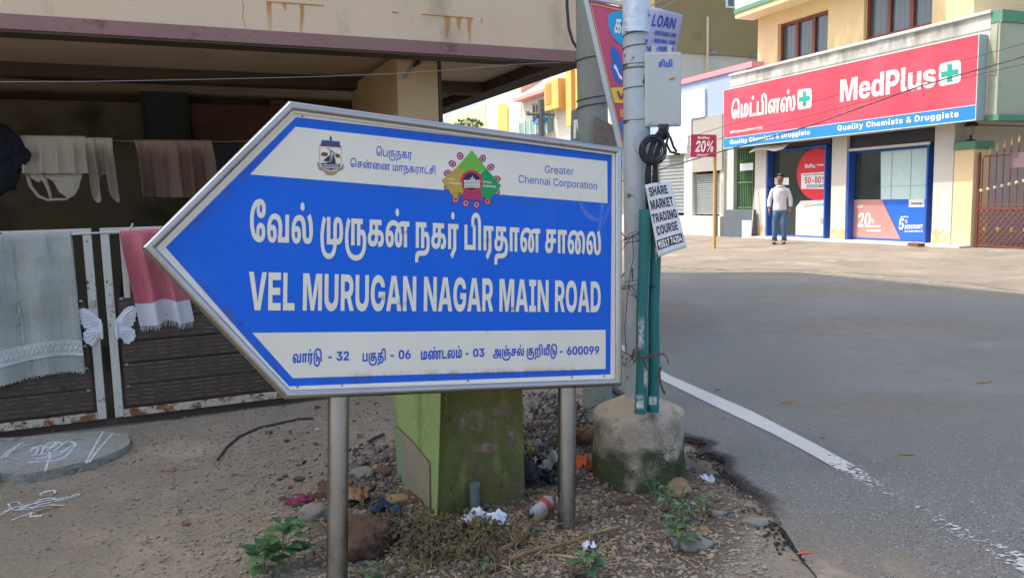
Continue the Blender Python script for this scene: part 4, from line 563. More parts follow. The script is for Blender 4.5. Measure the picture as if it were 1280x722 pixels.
def gh(x, y):
    "ground height"
    z = .012*N(x, y, 0, 1.1) + .006*N(x, y, 5, 6)
    if y > 1.4 and y < 8 and abs(x) < 5: z += .004*N(x, y, 9, 24) + .0018*N(x, y, 3, 60)
    # heap round the block and posts
    for cx, cy, r, h in ((-.35, 2.75, .3, .02), (.0, 3.8, .4, .05), (-.15, 2.75, .25, .02), (-.75, 3.3, .3, .03), (-.95, 3.2, .5, .01), (1.02, 2.5, .30, .03)):
        d = ((x-cx)**2+(y-cy)**2)/r/r
        if d < 6: z += h*math.exp(-d)*(1+.6*N(x, y, 2, 9))
    # far shoulder rises towards the shops
    q = (V((x, y, 0)) - V((9.40, 17.17, 0))).dot(V((-.92, -.39, 0)))
    if y > 6: z += .1*max(0, min(1, (3.2-q)/2.2))
    # left apron rise to the gate
    g = (V((x, y, 0)) - V((-2.86, 4.17, 0))).dot(V((.407, -.914, 0)))
    if x < 1 and g < .8: z += .03*max(0, min(1, (.8-g)/.6))
    # below the road sheet stay down
    return z
def graded(a, b, c0, c1, fine, growth=1.25, lim=400):
    r = []; x = c0
    while x < c1: r.append(x); x += fine
    r.append(c1); st = fine; x = c1
    while x < b: st *= growth; x += st; r.append(min(x, b))
    st = fine; x = c0; l = []
    while x > a: st *= growth; x -= st; l.append(max(x, a))
    return sorted(set(l+r))
gx = graded(-200, 200, -2.4, 1.35, .022, 1.14); gy = graded(-120, 300, 1.9, 5.0, .024, 1.10)
# keep the ground just under the asphalt where the road runs
def road_near(t): pass
mb = MB()
P_edge = [gnd(*p) for p in ED]
near_pts = [V((1.02, 2.85, 0)), V((.99, 2.45, 0)), V((.9, 2.0, 0)), V((.9, 0, 0)), V((1.2, -6, 0)), V((1, -60, 0))]
edge = [V((-9, 80, 0)), V((-3, 30, 0)), V((-.4, 14, 0)), V((.45, 8, 0)), V((.62, 5.6, 0)), V((.70, 4.75, 0))] + P_edge[::-1] + near_pts
far = [gnd(*p) for p in ((836, 338), (900, 339.5), (965, 339), (1020, 341), (1060, 344), (1110, 347), (1171, 353.5), (1225, 360), (1290, 368))]
farpoly = [V((-4, 80, 0)), V((-.5, 32, 0)), V((1.5, 20, 0))] + far + [V((8.6, 7.2, 0)), V((10.5, 2, 0)), V((12, -8, 0)), V((14, -60, 0))]
def jag(pts, amp, step, z):
    out = []
    for a, b in zip(pts, pts[1:]):
        L = (b-a).length; n = max(1, int(L/step)) if L < 6 else 1
        for i in range(n):
            p = a.lerp(b, i/n); k = amp if L < 6 else 0
            out.append(V((p.x+k*N(p.x, p.y, 1, 7)+k*.25*N(p.x, p.y, 4, 31), p.y+k*N(p.x, p.y, 7, 7)+k*.25*N(p.x, p.y, 2, 31), z)))
    out.append(V((pts[-1].x, pts[-1].y, z))); return out
RZ = .034
ne = jag(edge, .035, .03, RZ)
fe = jag(farpoly, .22, .3, RZ)
road_poly = [(p.x, p.y) for p in ne] + [(p.x, p.y) for p in reversed(fe)]
def in_road(x, y):
    if not(.2 < x < 12 and 1.5 < y < 16): 
        pass
    return inside((x, y), road_coarse)
road_coarse = [(p.x, p.y) for p in edge] + [(p.x, p.y) for p in reversed(farpoly)]
vs = []
for y in gy:
    for x in gx:
        z = gh(x, y)
        if -10 < x < 16 and y > -62 and y < 82 and in_road(x, y): z = min(z, RZ-.012) if y > 6 else min(z, .01)
        elif y > 6: z = z if z > .0 else z
        vs.append(V((x, y, z)))
nx = len(gx)
mb.add(vs, [(j*nx+i, j*nx+i+1, (j+1)*nx+i+1, (j+1)*nx+i) for j in range(len(gy)-1) for i in range(nx-1)])
mb.build('ground', m_dirt, smooth=2, kind='structure')
# road: slab with a crumbling near edge
mb = MB(); poly = ne + fe[::-1]; k = len(poly)
tri = tessellate_polygon([poly]); mb.add(poly, [tuple(t) for t in tri])
# make triangles wind upward
mb.build('road', m_asph, kind='structure')
mb = MB(); lo = [V((p.x+.02*N(p.x, p.y, 8, 40)-.022, p.y, -.05)) for p in ne]; m = len(ne)
inn_ = [V((p.x, p.y, p.z+.0005)) for p in ne]
mb.add(inn_ + lo, [(i, i+1, m+i+1, m+i) for i in range(m-1)])
mb.build('road_edge', m_asphedge, kind='structure')
# crumbled rim: pebbly lip on the sheet edge
rng = random.Random(3); mb = MB()
for p in ne:
    if 2.2 < p.y < 5.6:
        for _ in range(16):
            r = rng.uniform(.002, .009); mb.rock(p + V((rng.gauss(-.012, .035), rng.gauss(0, .02), -.012 + rng.uniform(-.012, .008))), r, (1, 1, .6), rng.random()*9, 1)
mb.build('asphalt_crumbs', m_asphedge, kind='stuff')
# far sandy shoulder as its own sheet above the dirt
sh = [V((p.x, p.y, 0)) for p in fe if p.y > 1]
outer = [V((16, 1, 0)), V((13, 9, 0)), V((9.6, 17.2, 0)), V((6.9, 23.5, 0)), V((3, 33, 0)), V((-1, 80, 0))]
mb = MB(); A = [p for p in fe if p.y > 2]; n = 60
def along(pts, t):
    L = [0]; 
    for a, b in zip(pts, pts[1:]): L.append(L[-1]+(b-a).length)
    d = t*L[-1]
    for i in range(len(pts)-1):
        if L[i+1] >= d: 
            return pts[i].lerp(pts[i+1], (d-L[i])/max(1e-6, L[i+1]-L[i]))
    return pts[-1]
def shf(u, v):
    a = along(A, u); b = along([V((-1, 80, 0)), V((3, 33, 0)), V((6.9, 23.5, 0)), V((9.6, 17.2, 0)), V((13, 9, 0)), V((16, 2, 0))], u)
    p = a.lerp(b, v); z = gh(p.x, p.y)+.02
    if v < .02: z = RZ+.006
    return V((p.x, p.y, max(z, RZ+.006)+.02*N(p.x, p.y, 0, 1.7)*min(1, v*4)))
mb.grid(shf, 260, 24); mb.build('road_shoulder', m_sand, smooth=2, kind='structure')

# white edge line, worn away towards the viewer
def paint_mat():
    m = mat('road_paint', srgb(186, 188, 184), .7, 0, .06, 5, bump=.2, bscale=200, spots=[(srgb(120, 120, 118), 40, .64, .1)])
    nt = m.node_tree; bs = nt.nodes['Principled BSDF']; at = nt.nodes.new('ShaderNodeAttribute'); at.attribute_name = 'wear'
    tc = nt.nodes.new('ShaderNodeTexCoord'); no = nt.nodes.new('ShaderNodeTexNoise'); no.inputs['Scale'].default_value = 42; no.inputs['Detail'].default_value = 5
    mp = nt.nodes.new('ShaderNodeMapping'); mp.inputs['Scale'].default_value = (1, 1.6, 1); nt.links.new(tc.outputs['Object'], mp.inputs[0]); nt.links.new(mp.outputs[0], no.inputs[0])
    gt = nt.nodes.new('ShaderNodeMath'); gt.operation = 'GREATER_THAN'; nt.links.new(no.outputs[0], gt.inputs[0]); nt.links.new(at.outputs['Fac'], gt.inputs[1])
    nt.links.new(gt.outputs[0], bs.inputs['Alpha']); return m
m_paint = paint_mat()

def strip(U, L, wears, name='road_marking'):
    mb = MB(); n = 40; z = RZ+.004
    W = []
    U = [gnd(*p, z) for p in U]; L = [gnd(*p, z) for p in L]
    for i in range(n+1):
        t = i/n; mb.v += [along(U, t), along(L, t)]; wv = wears[0]
        for (t0, w0), (t1, w1) in zip(wears, wears[1:]):
            if t0 <= t <= t1: wv = w0+(w1-w0)*(t-t0)/(t1-t0)
        W += [wv, wv]
    mb.f = [[2*i, 2*i+1, 2*i+3, 2*i+2] for i in range(n)]; mb.mi = [0]*n
    o = mb.build(name, m_paint, kind='structure'); at = o.data.attributes.new('wear', 'FLOAT', 'POINT'); at.data.foreach_set('value', W); return o
strip([(560, 330), (700, 383), (770, 425), (826, 464), (937, 512), (1054, 572), (1124, 616)], [(556, 333), (698, 388), (768, 433), (826, 474), (891, 506), (986, 551), (1040, 583), (1124, 626)], [(0, 0), (.93, .12), (.965, .42), (.985, .56), (1, .66)])
strip([(1124, 614), (1215, 664), (1300, 700)], [(1124, 630), (1200, 672), (1300, 726)], [(0, .66), (.35, .60), (.5, .56), (.62, .63), (.8, .54), (1, .47)], 'road_marking')

# darker trodden soil round the block and posts
m_damp = soft('damp_soil', srgb(92, 80, 66), 5, .28, .52)
def damp(u, v):
    p = V((-.95+1.95*u, 2.15+2.3*v, 0)); return V((p.x, p.y, gh(p.x, p.y)+.0025))
film('damp_soil', damp, lambda u, v: max(0, min(1, 3.2*(1-((u-.5)*2)**2-((v-.5)*2)**2)))*.85, 150, 150, m_damp, kind='structure')
# dust drifted over the road edge
m_dust = soft('road_dust', srgb(150, 138, 120), 7, .3, .62)
def dustf(u, v):
    a = along([V((.95, 1.9, 0)), V((1.0, 2.5, 0)), V((1.02, 2.85, 0)), V((.86, 3.3, 0)), V((.84, 3.9, 0)), V((.7, 4.6, 0)), V((.6, 5.8, 0)), V((.4, 8, 0))], u); w_ = 1.0-.5*u
    return V((a.x+w_*v, a.y+.1*v, RZ+.0018))
m_rim = soft('rim_tar', srgb(44, 43, 43), 30, .30, .50)
rimp = [p for p in ne if 2.9 < p.y < 5.2]
def rimf(u, v):
    a = along(rimp, u); d = (along(rimp, min(1, u+.01))-along(rimp, max(0, u-.01))); s_ = V((d.y, -d.x, 0)).normalized(); s_ = s_ if s_.x > 0 else -s_; return V((a.x, a.y, RZ+.0012)) + s_*(.065*v)
film('road_rim', rimf, lambda u, v: (1-v)**1.3*1.25*min(1, 6*(1-u)+.2), 150, 6, m_rim, kind='structure')
film('road_dust', dustf, lambda u, v: max(0, (1.1 if u < .10 else max(.0, 1.1-(u-.10)*9))*(1-v)**1.6*(.95+.6*N(u*9, v*3, 0, 1))), 60, 14, m_dust, kind='structure')
def dust2(u, v): p = along(A, u); return V((p.x+.1-1.4*v*.9, p.y-.1-1.4*v*.5, RZ+.0022))
film('road_dust', dust2, lambda u, v: max(0, (1-v)**1.5*1.1), 60, 12, m_dust, kind='structure')
for pp_, rx_, ry_ in ((V((3.4, 7.2, 0)), 1.3, .9), (V((2.3, 4.6, 0)), .9, .35), (V((4.6, 10.5, 0)), 1.6, .8), (V((1.6, 8.5, 0)), .7, 1.6)):
    film('road_dust', lambda u, v: pp_+V(((u-.5)*2*rx_, (v-.5)*2*ry_, RZ+.0026)), lambda u, v: max(0, 1-4*((u-.5)**2+(v-.5)**2))*.42, 14, 14, m_dust, kind='structure')

# ================================================================== LEFT HOUSE
HO = gnd(0, 540, .08); HF = Frame((HO.x, HO.y), radians(24), -1)
m_cream = mat('cream_plaster', srgb(222, 198, 168), .9, 0, .06, 1.5, bump=.35, bscale=30, spots=[(srgb(176, 158, 132), 2.2, .55, .2, (1, 1, .4)), (srgb(150, 136, 115), 12, .7, .08)])
m_mauve = mat('mauve_paint', srgb(148, 114, 110), .8, 0, .08, 3, bump=.2, bscale=30, spots=[(srgb(170, 150, 140), 30, .74, .03), (srgb(110, 84, 74), 5, .6, .1)])
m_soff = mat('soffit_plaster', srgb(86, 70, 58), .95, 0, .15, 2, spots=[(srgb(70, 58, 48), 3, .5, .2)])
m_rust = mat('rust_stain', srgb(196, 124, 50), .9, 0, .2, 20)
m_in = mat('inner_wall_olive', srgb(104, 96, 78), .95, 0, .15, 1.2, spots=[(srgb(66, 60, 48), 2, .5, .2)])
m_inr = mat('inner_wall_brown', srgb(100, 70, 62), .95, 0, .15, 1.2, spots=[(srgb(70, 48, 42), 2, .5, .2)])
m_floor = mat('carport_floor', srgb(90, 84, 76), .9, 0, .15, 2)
hb = thing('house', HF.p(2, -3, 0), 'cream house with a mauve band over a dark open carport behind the gate', 'house')
ZB = 2.30; SE = HF.s(735, 79); SW = -7.0; DP = 9.5; HH = 15.5
m = MB(); m.fbox(HF, SW, SE, -DP, 0, 2.385, HH); m.build('wall', m_cream, hb)
m = MB(); m.fbox(HF, SW, SE+.012, -.18, .012, ZB, 2.383); m.build('beam_band', m_mauve, hb, bevel=.004)
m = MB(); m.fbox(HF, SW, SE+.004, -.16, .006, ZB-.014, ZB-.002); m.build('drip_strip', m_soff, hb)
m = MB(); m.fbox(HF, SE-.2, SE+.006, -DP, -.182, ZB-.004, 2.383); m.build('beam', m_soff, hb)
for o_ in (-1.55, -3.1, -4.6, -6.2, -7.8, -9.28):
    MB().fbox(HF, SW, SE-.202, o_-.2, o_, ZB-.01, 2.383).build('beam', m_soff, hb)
# recess slab so the soffit between the beams is dark and deep
# pillars
sa, za = HF.at(497, 120, -.35); sb = HF.s(548, 120, -.35)
m_pil = mat('pillar_plaster', srgb(196, 170, 130), .9, 0, .08, 3, bump=.3, bscale=25, spots=[(srgb(110, 90, 70), 30, .7, .04), (srgb(150, 128, 100), 2.4, .58, .15)])
pd = .35
while pd < 2.2 and HF.s(440, 120, -pd) < sa: pd += .02
MB().fbox(HF, sa, sb, -pd, -.35, -.1, ZB+.05).build('pillar', m_pil, hb, bevel=.006)
MB().fbox(HF, sb+.004, sb+.03, -.97, -.352, -.1, ZB+.04).build('pillar_trim', m_soff, hb)
MB().fbox(HF, -4.6, -4.2, -.97, -.35, -.1, ZB+.05).build('pillar', m_pil, hb, bevel=.006)
MB().fbox(HF, sa-.55, sa-.25, -3.2, -2.9, -.1, ZB+.05).build('pillar', m_soff, hb)
# back and side walls
sc_ = HF.s(237, 120, -2.9)
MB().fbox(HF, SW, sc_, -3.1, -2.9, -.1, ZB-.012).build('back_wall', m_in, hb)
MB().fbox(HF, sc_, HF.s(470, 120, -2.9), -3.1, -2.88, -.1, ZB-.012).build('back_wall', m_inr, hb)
MB().fbox(HF, SW-.2, SW, -DP, 0, -.1, HH).build('side_wall', m_cream, hb)
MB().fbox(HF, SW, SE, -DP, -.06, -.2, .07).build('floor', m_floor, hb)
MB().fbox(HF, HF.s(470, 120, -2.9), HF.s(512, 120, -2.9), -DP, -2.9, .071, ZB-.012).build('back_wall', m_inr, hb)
# rear parts that close the carport on the garden side, low wall below the sign
MB().fbox(HF, sb+.03, SE-.02, -.30, -.16, .071, 1.05).build('low_wall', m_cream, hb, bevel=.006)
# crack lines, rust stains on the parapet
HP = fplane(HF, .0)
for pts in ([(333, 1.5), (404, 6.5)], [(527, 17.5), (591, 22.5)], [(490, 14.5), (498, 15.5)]):
    a, b = [HP.at(*p, .002) for p in pts]; t = V((0, 0, -.004))
    MB().prism([a, b, b+t*1.6, a+t*1.6], HF.n*.001).build('rust_stain', m_rust, hb)
def stain_mat():
    m_ = mat('rust_run', srgb(206, 146, 74), .9, 0, .1, 12); nt = m_.node_tree; bs = nt.nodes['Principled BSDF']; at = nt.nodes.new('ShaderNodeAttribute'); at.attribute_name = 'wear'
    tc = nt.nodes.new('ShaderNodeTexCoord'); no = nt.nodes.new('ShaderNodeTexNoise'); no.inputs['Scale'].default_value = 14; mp = nt.nodes.new('ShaderNodeMapping'); mp.inputs['Scale'].default_value = (4, 4, .5)
    nt.links.new(tc.outputs['Object'], mp.inputs[0]); nt.links.new(mp.outputs[0], no.inputs[0])
    mu = nt.nodes.new('ShaderNodeMath'); mu.operation = 'MULTIPLY'; nt.links.new(no.outputs[0], mu.inputs[0]); nt.links.new(at.outputs['Fac'], mu.inputs[1]); nt.links.new(mu.outputs[0], bs.inputs['Alpha']); return m_
m_run = stain_mat()
def rust_run(x, y0, y1, wd):
    mb = MB(); W = []
    for j in range(7):
        t = j/6
        for i in range(5):
            p = HP.at(x+(i/4-.5)*wd*(1-.3*t)+.6*sin(t*5+x), y0+(y1-y0)*t, .0012); mb.v.append(p); W.append((1-abs(i-2)/2)*(1.9-1.5*t))
    mb.f = [[j*5+i, j*5+i+1, j*5+i+6, j*5+i+5] for j in range(6) for i in range(4)]; mb.mi = [0]*24
    o = mb.build('rust_stain', m_run, hb); at = o.data.attributes.new('wear', 'FLOAT', 'POINT'); at.data.foreach_set('value', W)
for a in ((337, 2, 40, 9), (377, 5, 42, 8), (356, 3, 14, 8), (587, 22, 54, 9), (559, 21, 48, 10), (574, 21, 38, 9), (602, 24, 30, 3)): rust_run(*a)
m_dark = mat('black_iron', (.015, .015, .015), .7)
cr = MB()
for pts in ([(303, 0), (304.5, 12), (303, 22), (306, 31), (308, 36)],):
    cr.tube([HP.at(*p, .0) for p in pts], .0012, 4)
cr.build('crack', m_dark, hb)
# damaged patch on the pillar
PP = fplane(HF, -.35)
mbp = MB(); mbp.sheet([PP.at(x, y, .002) for x, y in ((526, 68), (530, 72), (526, 82), (518, 84), (512, 92), (506, 99), (503, 98), (508, 88), (516, 76))]); mbp.build('patch', mat('bare_cement', srgb(150, 146, 138), .95, 0, .2, 20), hb)
mbp = MB(); mbp.tube([PP.at(527, 68, .01), PP.at(522, 78, .03), PP.at(516, 84, .015)], [.012, .016, .006], 6); mbp.build('hook', m_dark, hb)

# ---- apron block in front of the gate with chalk drawing
m_apron = mat('apron_cement', srgb(146, 148, 138), .95, 0, .12, 4, bump=2.5, bscale=28, spots=[(srgb(108, 110, 102), 8, .56, .1), (srgb(176, 182, 186), 11, .60, .08), (srgb(140, 112, 84), 6, .7, .08)])
ap = thing('threshold_slab', HF.p(0, .2, 0), 'rough grey cement slab with white chalk drawing below the gate', 'slab')
zt = .055
top = [gnd(*p, zt) for p in ((-160, 556), (-160, 640), (-60, 616), (0, 590), (30, 591), (60, 586), (90, 580), (118, 574), (140, 566), (158, 557), (163, 548), (158, 540), (118, 539))]
t2 = []
for a, b in zip(top, top[1:]+top[:1]):
    n_ = max(1, int((b-a).length/.035))
    for i in range(n_):
        p = a.lerp(b, i/n_); t2.append(p + V((.03*N(p.x, p.y, 0, 7)+.012*N(p.x, p.y, 0, 26), .03*N(p.x, p.y, 3, 7)+.012*N(p.x, p.y, 3, 26), 0)))
mb = MB(); mb.prism(t2, V((0, 0, -.12))); mb.build('slab', m_apron, ap, bevel=.012)
m_chalk = mat('chalk', srgb(205, 208, 208), .95, 0, .1, 60, spots=[(srgb(150, 148, 140), 60, .58, .1)])
def alpha_noise(m, sc, lo, hi):
    nt = m.node_tree; tc = nt.nodes.new('ShaderNodeTexCoord'); no = nt.nodes.new('ShaderNodeTexNoise'); no.inputs['Scale'].default_value = sc; no.inputs['Detail'].default_value = 6; nt.links.new(tc.outputs['Object'], no.inputs[0])
    r = nt.nodes.new('ShaderNodeMapRange'); r.inputs[1].default_value = lo; r.inputs[2].default_value = hi; r.inputs[3].default_value = .1; nt.links.new(no.outputs[0], r.inputs[0]); nt.links.new(r.outputs[0], nt.nodes['Principled BSDF'].inputs['Alpha'])
alpha_noise(m_chalk, 90, .28, .5)
def chalk(parent, curves, z, r=.0045):
    for c in curves:
        pts = []
        for i in range(len(c)-1):
            p0 = c[max(i-1, 0)]; p1 = c[i]; p2 = c[i+1]; p3 = c[min(i+2, len(c)-1)]
            for k in range(6):
                t = k/6; f = lambda a: .5*((2*p1[a])+(-p0[a]+p2[a])*t+(2*p0[a]-5*p1[a]+4*p2[a]-p3[a])*t*t+(-p0[a]+3*p1[a]-3*p2[a]+p3[a])*t**3)
                pts.append(gnd(f(0), f(1), z))
        pts.append(gnd(*c[-1], z))
        zz = [p + V((.003*N(p.x, p.y, 0, 60), .003*N(p.x, p.y, 5, 60), (gh(p.x, p.y) if z < .03 else 0))) for p in pts]
        MB().tube(zz, [r*(.7+.6*abs(N(p.x, p.y, 2, 50))) for p in zz], 5, flat=.25).build('chalk_line', m_chalk, parent)
m_cd = soft('chalk_dust', srgb(190, 200, 212), 26, .36, .66)
film('chalk_dust', lambda u, v: gnd(-20+170*u, 544+38*v-10*u*v+8*(1-u), zt+.001), lambda u, v: min(1, 5*u, 4*(1-u), 5*v, 5*(1-v))*.55, 20, 8, m_cd, ap)
CX = lambda pts: [(x/4.814, 510+y/4.814) for x, y in pts]
chalk(ap, [CX(c) for c in ([(0, 300), (60, 250), (140, 205)], [(30, 290), (90, 240), (120, 210)], [(185, 260), (200, 235), (230, 240), (215, 275), (190, 285)], [(250, 270), (270, 225), (320, 200), (340, 215), (300, 245), (270, 260)],
    [(240, 280), (330, 250), (400, 200), (450, 210), (440, 240), (360, 260), (280, 280)], [(160, 325), (250, 318), (340, 310), (390, 290), (430, 250)], [(300, 260), (300, 300), (285, 340), (275, 375)], [(620, 140), (575, 220), (520, 325)], [(680, 150), (600, 240), (535, 325)], [(520, 325), (535, 325)],
    [(220, 300), (290, 290), (360, 275), (420, 230), (460, 215)], [(190, 250), (240, 225), (300, 235), (340, 200), (380, 215)])], zt+.0015, .008)
kg = thing('chalk_drawing', gnd(50, 630), 'white looping chalk drawing on the bare ground at the left edge', 'chalk drawing')
chalk(kg, [CX(c) for c in ([(0, 640), (60, 600), (50, 570), (100, 560), (140, 575), (230, 550), (300, 535), (330, 500), (290, 490), (245, 510), (260, 530), (310, 525), (345, 500)], [(0, 625), (70, 600), (160, 580), (260, 560), (380, 540), (470, 515), (460, 530), (390, 550), (250, 575), (150, 605), (60, 605)],
    [(65, 668), (110, 650), (190, 620), (180, 640), (250, 635)], [(110, 605), (180, 590), (240, 590), (300, 580), (390, 582)], [(120, 600), (200, 570), (280, 545), (350, 545)])], .004, .006)
# ================================================================== GATE
m_gw = mat('gate_white_paint', srgb(196, 194, 184), .6, 0, .05, 8, spots=[(srgb(120, 74, 38), 14, .62, .05), (srgb(95, 60, 36), 60, .66, .04)], bump=.2, bscale=60)
m_gr = mat('gate_rusty_paint', srgb(188, 180, 164), .7, 0, .05, 8, spots=[(srgb(130, 80, 40), 13, .46, .08), (srgb(88, 52, 30), 40, .56, .06)], bump=.4, bscale=60)
m_plank = mat('dark_plank', srgb(74, 62, 54), .6, 0, .12, 6, spots=[(srgb(98, 86, 76), 9, .6, .15, (1, 1, 8)), (srgb(44, 36, 32), 14, .62, .1)], bump=.15, bscale=80)
m_groove = mat('plank_groove', srgb(146, 130, 114), .8, 0, .3, 30)
m_wing = mat('wing_white', srgb(214, 218, 224), .45, 0, .05, 10, spots=[(srgb(150, 150, 150), 24, .68, .06)])
m_zinc = mat('zinc', (.42, .42, .42), .4, 1, .1, 10)
def S_(x, y=410, o=0): return HF.s(x, y, o)
ZG0, ZG1 = .085, 1.175
def leaf(side):
    if side < 0: s1 = S_(131.5, 500); s0 = s1-1.25; lab = 'left leaf of the driveway gate with grey towel over it and white butterfly wing'
    else: s0 = S_(142.5, 500); s1 = s0+1.25; lab = 'right leaf of the driveway gate behind the blue sign with pink towel over it'
    g = thing('gate_leaf', HF.p((s0+s1)/2, 0, .07), lab, 'gate', 'leaves of the driveway gate')
    B = lambda nm, a, b, z0, z1, m_=m_gw, o0=-.03, o1=0, bv=.003: MB().fbox(HF, a, b, o0, o1, z0, z1).build(nm, m_, g, bevel=bv)
    B('stile', s0, s0+.045, ZG0, ZG1-.002); B('stile', s1-.045, s1, ZG0, ZG1-.002)
    B('top_rail', s0-.001, s1+.001, ZG1-.001, ZG1+.034, m_gw, -.032, .002); B('bottom_rail', s0+.047, s1-.047, ZG0-.003, ZG0+.042, m_gr, -.031, .001)
    zp0 = ZG0+.055; n = 5; ztop = HF.z(100, 375); ph = (ztop-zp0)/n
    a, b = s0+.062, s1-.062
    for i in range(n):
        z0 = zp0+ph*i+.004; z1 = zp0+ph*(i+1)-.004
        pk = B('plank', a, b, z0, z1, m_plank, -.022, -.006, .002)
        k = 5; mb = MB()
        for j in range(k):
            z = z0+(z1-z0)*(j+.6)/k; ns = 13
            for q in range(ns):     # broken pale streak along each rib
                if random.random() < .8:
                    ss = a+(b-a)*(q+random.random()*.3)/ns; mb.fbox(HF, ss, ss+(b-a)/ns*.85*random.uniform(.5, 1), -.006, -.0048, z, z+.0016)
        mb.build('rib_streak', m_groove, pk, kind='stuff')
        mb = MB()
        for j in range(k):
            z = z0+(z1-z0)*(j+.6)/k-.003; mb.fbox(HF, a+.002, b-.002, -.0062, -.0042, z-.004, z-.0012)
        mb.build('rib', m_plank, pk)
        for s_ in (a+.02, b-.02):
            MB().fbox(HF, s_-.009, s_+.009, -.006, -.002, z1-.008, z1+.004).build('clip', m_zinc, g, bevel=.001)
    B('mid_rail', a-.014, b+.014, ztop-.006, ztop+.0, m_dark, -.028, -.01, 0)
    st = .0
    k = 9
    for i in range(k):
        ss = s0+.115+(s1-s0-.24)*i/(k-1) if side > 0 else s1-.115-(s1-s0-.24)*i/(k-1)
        B('bar', ss-.017, ss+.017, ztop-.02, ZG1-.002, m_gw, -.026, -.008, .002)
    # butterfly wing plate
    c = HF.at(127 if side < 0 else 146, 412); cs, cz = c; d = side
    out = [(0, .06), (.012, .072), (.03, .095), (.05, .118), (.075, .13), (.098, .13), (.108, .118), (.112, .10), (.104, .088), (.108, .074), (.098, .062), (.102, .046), (.09, .036), (.088, .022), (.07, .014),
           (.082, .002), (.094, -.012), (.092, -.03), (.098, -.042), (.088, -.056), (.084, -.07), (.068, -.074), (.058, -.088), (.044, -.082), (.034, -.07), (.022, -.05), (.012, -.04), (.004, -.055), (-.006, -.05), (-.008, .03)]
    W = lambda x, z, o: HF.p(cs+d*x*1.04, o, cz+z*1.04)
    mb = MB(); mb.prism([W(x, z, .002) for x, z in out], HF.n*.010); wg = mb.build('butterfly_wing', m_wing, g, bevel=.003)
    mb = MB()
    for e in ((.098, .118), (.104, .095), (.098, .07), (.09, .045), (.07, .025)): mb.tube([W(.012, .045, .013), W(e[0]*.5, (e[1]+.045)*.52, .017), W(e[0]*.92, e[1]*.96, .013)], [.002, .0045, .003], 6)
    for e in ((.085, -.01), (.086, -.035), (.078, -.06), (.055, -.076)): mb.tube([W(.01, -.005, .013), W(e[0]*.5, e[1]*.5, .017), W(e[0]*.9, e[1]*.92, .013)], [.002, .0045, .003], 6)
    for x, z in out[3:26]: mb.rock(W(x*.93, z*.93, .012), .005, (1, 1, 1), x*50, 1)
    mb.tube([W(.0, .06, .014), W(.0, 0, .018), W(.0, -.05, .014)], [.004, .009, .004], 7)
    mb.build('wing_relief', m_wing, wg, smooth=True)
    # lock box
    zl = HF.z(125, 378)
    if side < 0: B('latch', s1-.034, s1-.006, zl-.022, zl+.018, m_zinc, .001, .012, .002)
    else:
        mb = MB(); mb.tube([HF.p(s0+.02, .001, zl), HF.p(s0+.02, .03, zl)], .014, 12); mb.tube([HF.p(s0+.02, .03, zl-.001), HF.p(s0+.02, .036, zl)], .018, 12); mb.build('latch', m_zinc, g, smooth=True)
    return s0, s1
L0, L1 = leaf(-1); R0_, R1_ = leaf(1)
# bent hasp rod lying over the top rail
rod = MB(); rod.tube([HF.p(HF.s(x, y), .0, HF.z(x, y)) for x, y in ((88, 293), (120, 291), (150, 290), (160, 288.5), (164, 284), (166, 279))], .006, 6)
rod.build('hasp_rod', m_gw, smooth=True, label='thin bent rod lying along the top rail of the white gate', cat='rod')

def cloth_mb(fr, sA, sB, ztop, drop, o, amp=.01, folds=5, seed=0, back=.25, skew=0, wav=.0, nu=60, nv=40, narrow=0, sag=0):
    "cloth hung over a rail: front fall, turn over the rail, back fall"
    def fn(u, v):
        s_ = sA+(sB-sA)*u
        L = drop(u) if callable(drop) else drop
        tot = L+back+.04; d = v*tot
        if d < back: zz = ztop-back+d; oo = o-.045; depth = (back-d)
        elif d < back+.04: a = (d-back)/.04*pi; zz = ztop+.014*sin(a); oo = o-.0225-.0225*cos(a); depth = 0
        else: depth = d-back-.04; zz = ztop-depth; oo = o
        k = min(1, depth/.12)
        f = amp*k*(sin(u*folds*2*pi+seed)+.5*sin(u*folds*4.7+seed*2+depth*2))
        oo += f + wav*k*N(u*4, depth*5, seed, 1) + .004*N(u*9, depth*14, seed, 1)*k + (amp*.6*k if depth > 0 and d > back else 0)
        s2 = s_ + skew*depth + .3*amp*k*cos(u*folds*2*pi+seed) - narrow*(u-.5)*depth
        return fr.p(s2, oo, zz - sag*4*u*(1-u))
    return fn, nu, nv
m_tow1 = mat('grey_towel', srgb(174, 180, 173), 1, 0, .06, 3, bump=.8, bscale=130, fine=.2, fscale=160, spots=[(srgb(138, 148, 142), 4, .50, .14, (5, 5, .3)), (srgb(192, 196, 188), 4, .6, .1, (6, 6, .3))], spec=.1)
m_tow1b = mat('towel_border', srgb(198, 202, 198), 1, 0, .06, 20, bump=1, bscale=60, spec=.1)
m_pink = mat('pink_cloth', srgb(200, 116, 124), 1, 0, .05, 4, bump=.5, bscale=150, fine=.2, fscale=200, spots=[(srgb(214, 144, 148), 90, .6, .1)], spec=.1)
m_pinkw = mat('pink_cloth_white_end', srgb(208, 208, 214), 1, 0, .05, 4, bump=.4, bscale=150, spec=.1)
def fringe(parent, fn, m_, n, u0, u1, ln):
    mb = MB()
    for i in range(n):
        u = u0+(u1-u0)*(i+.5*random.random())/n; p = fn(u, 1.0); q = p - V((0, 0, ln*random.uniform(.6, 1.1))) + HF.a*random.uniform(-.008, .008) + HF.n*random.uniform(-.003, .006)
        mb.tube([p, p.lerp(q, .5)+HF.a*random.uniform(-.003, .003), q], [.0018, .0016, .0008], 4)
    mb.build('fringe', m_, parent, kind='stuff')
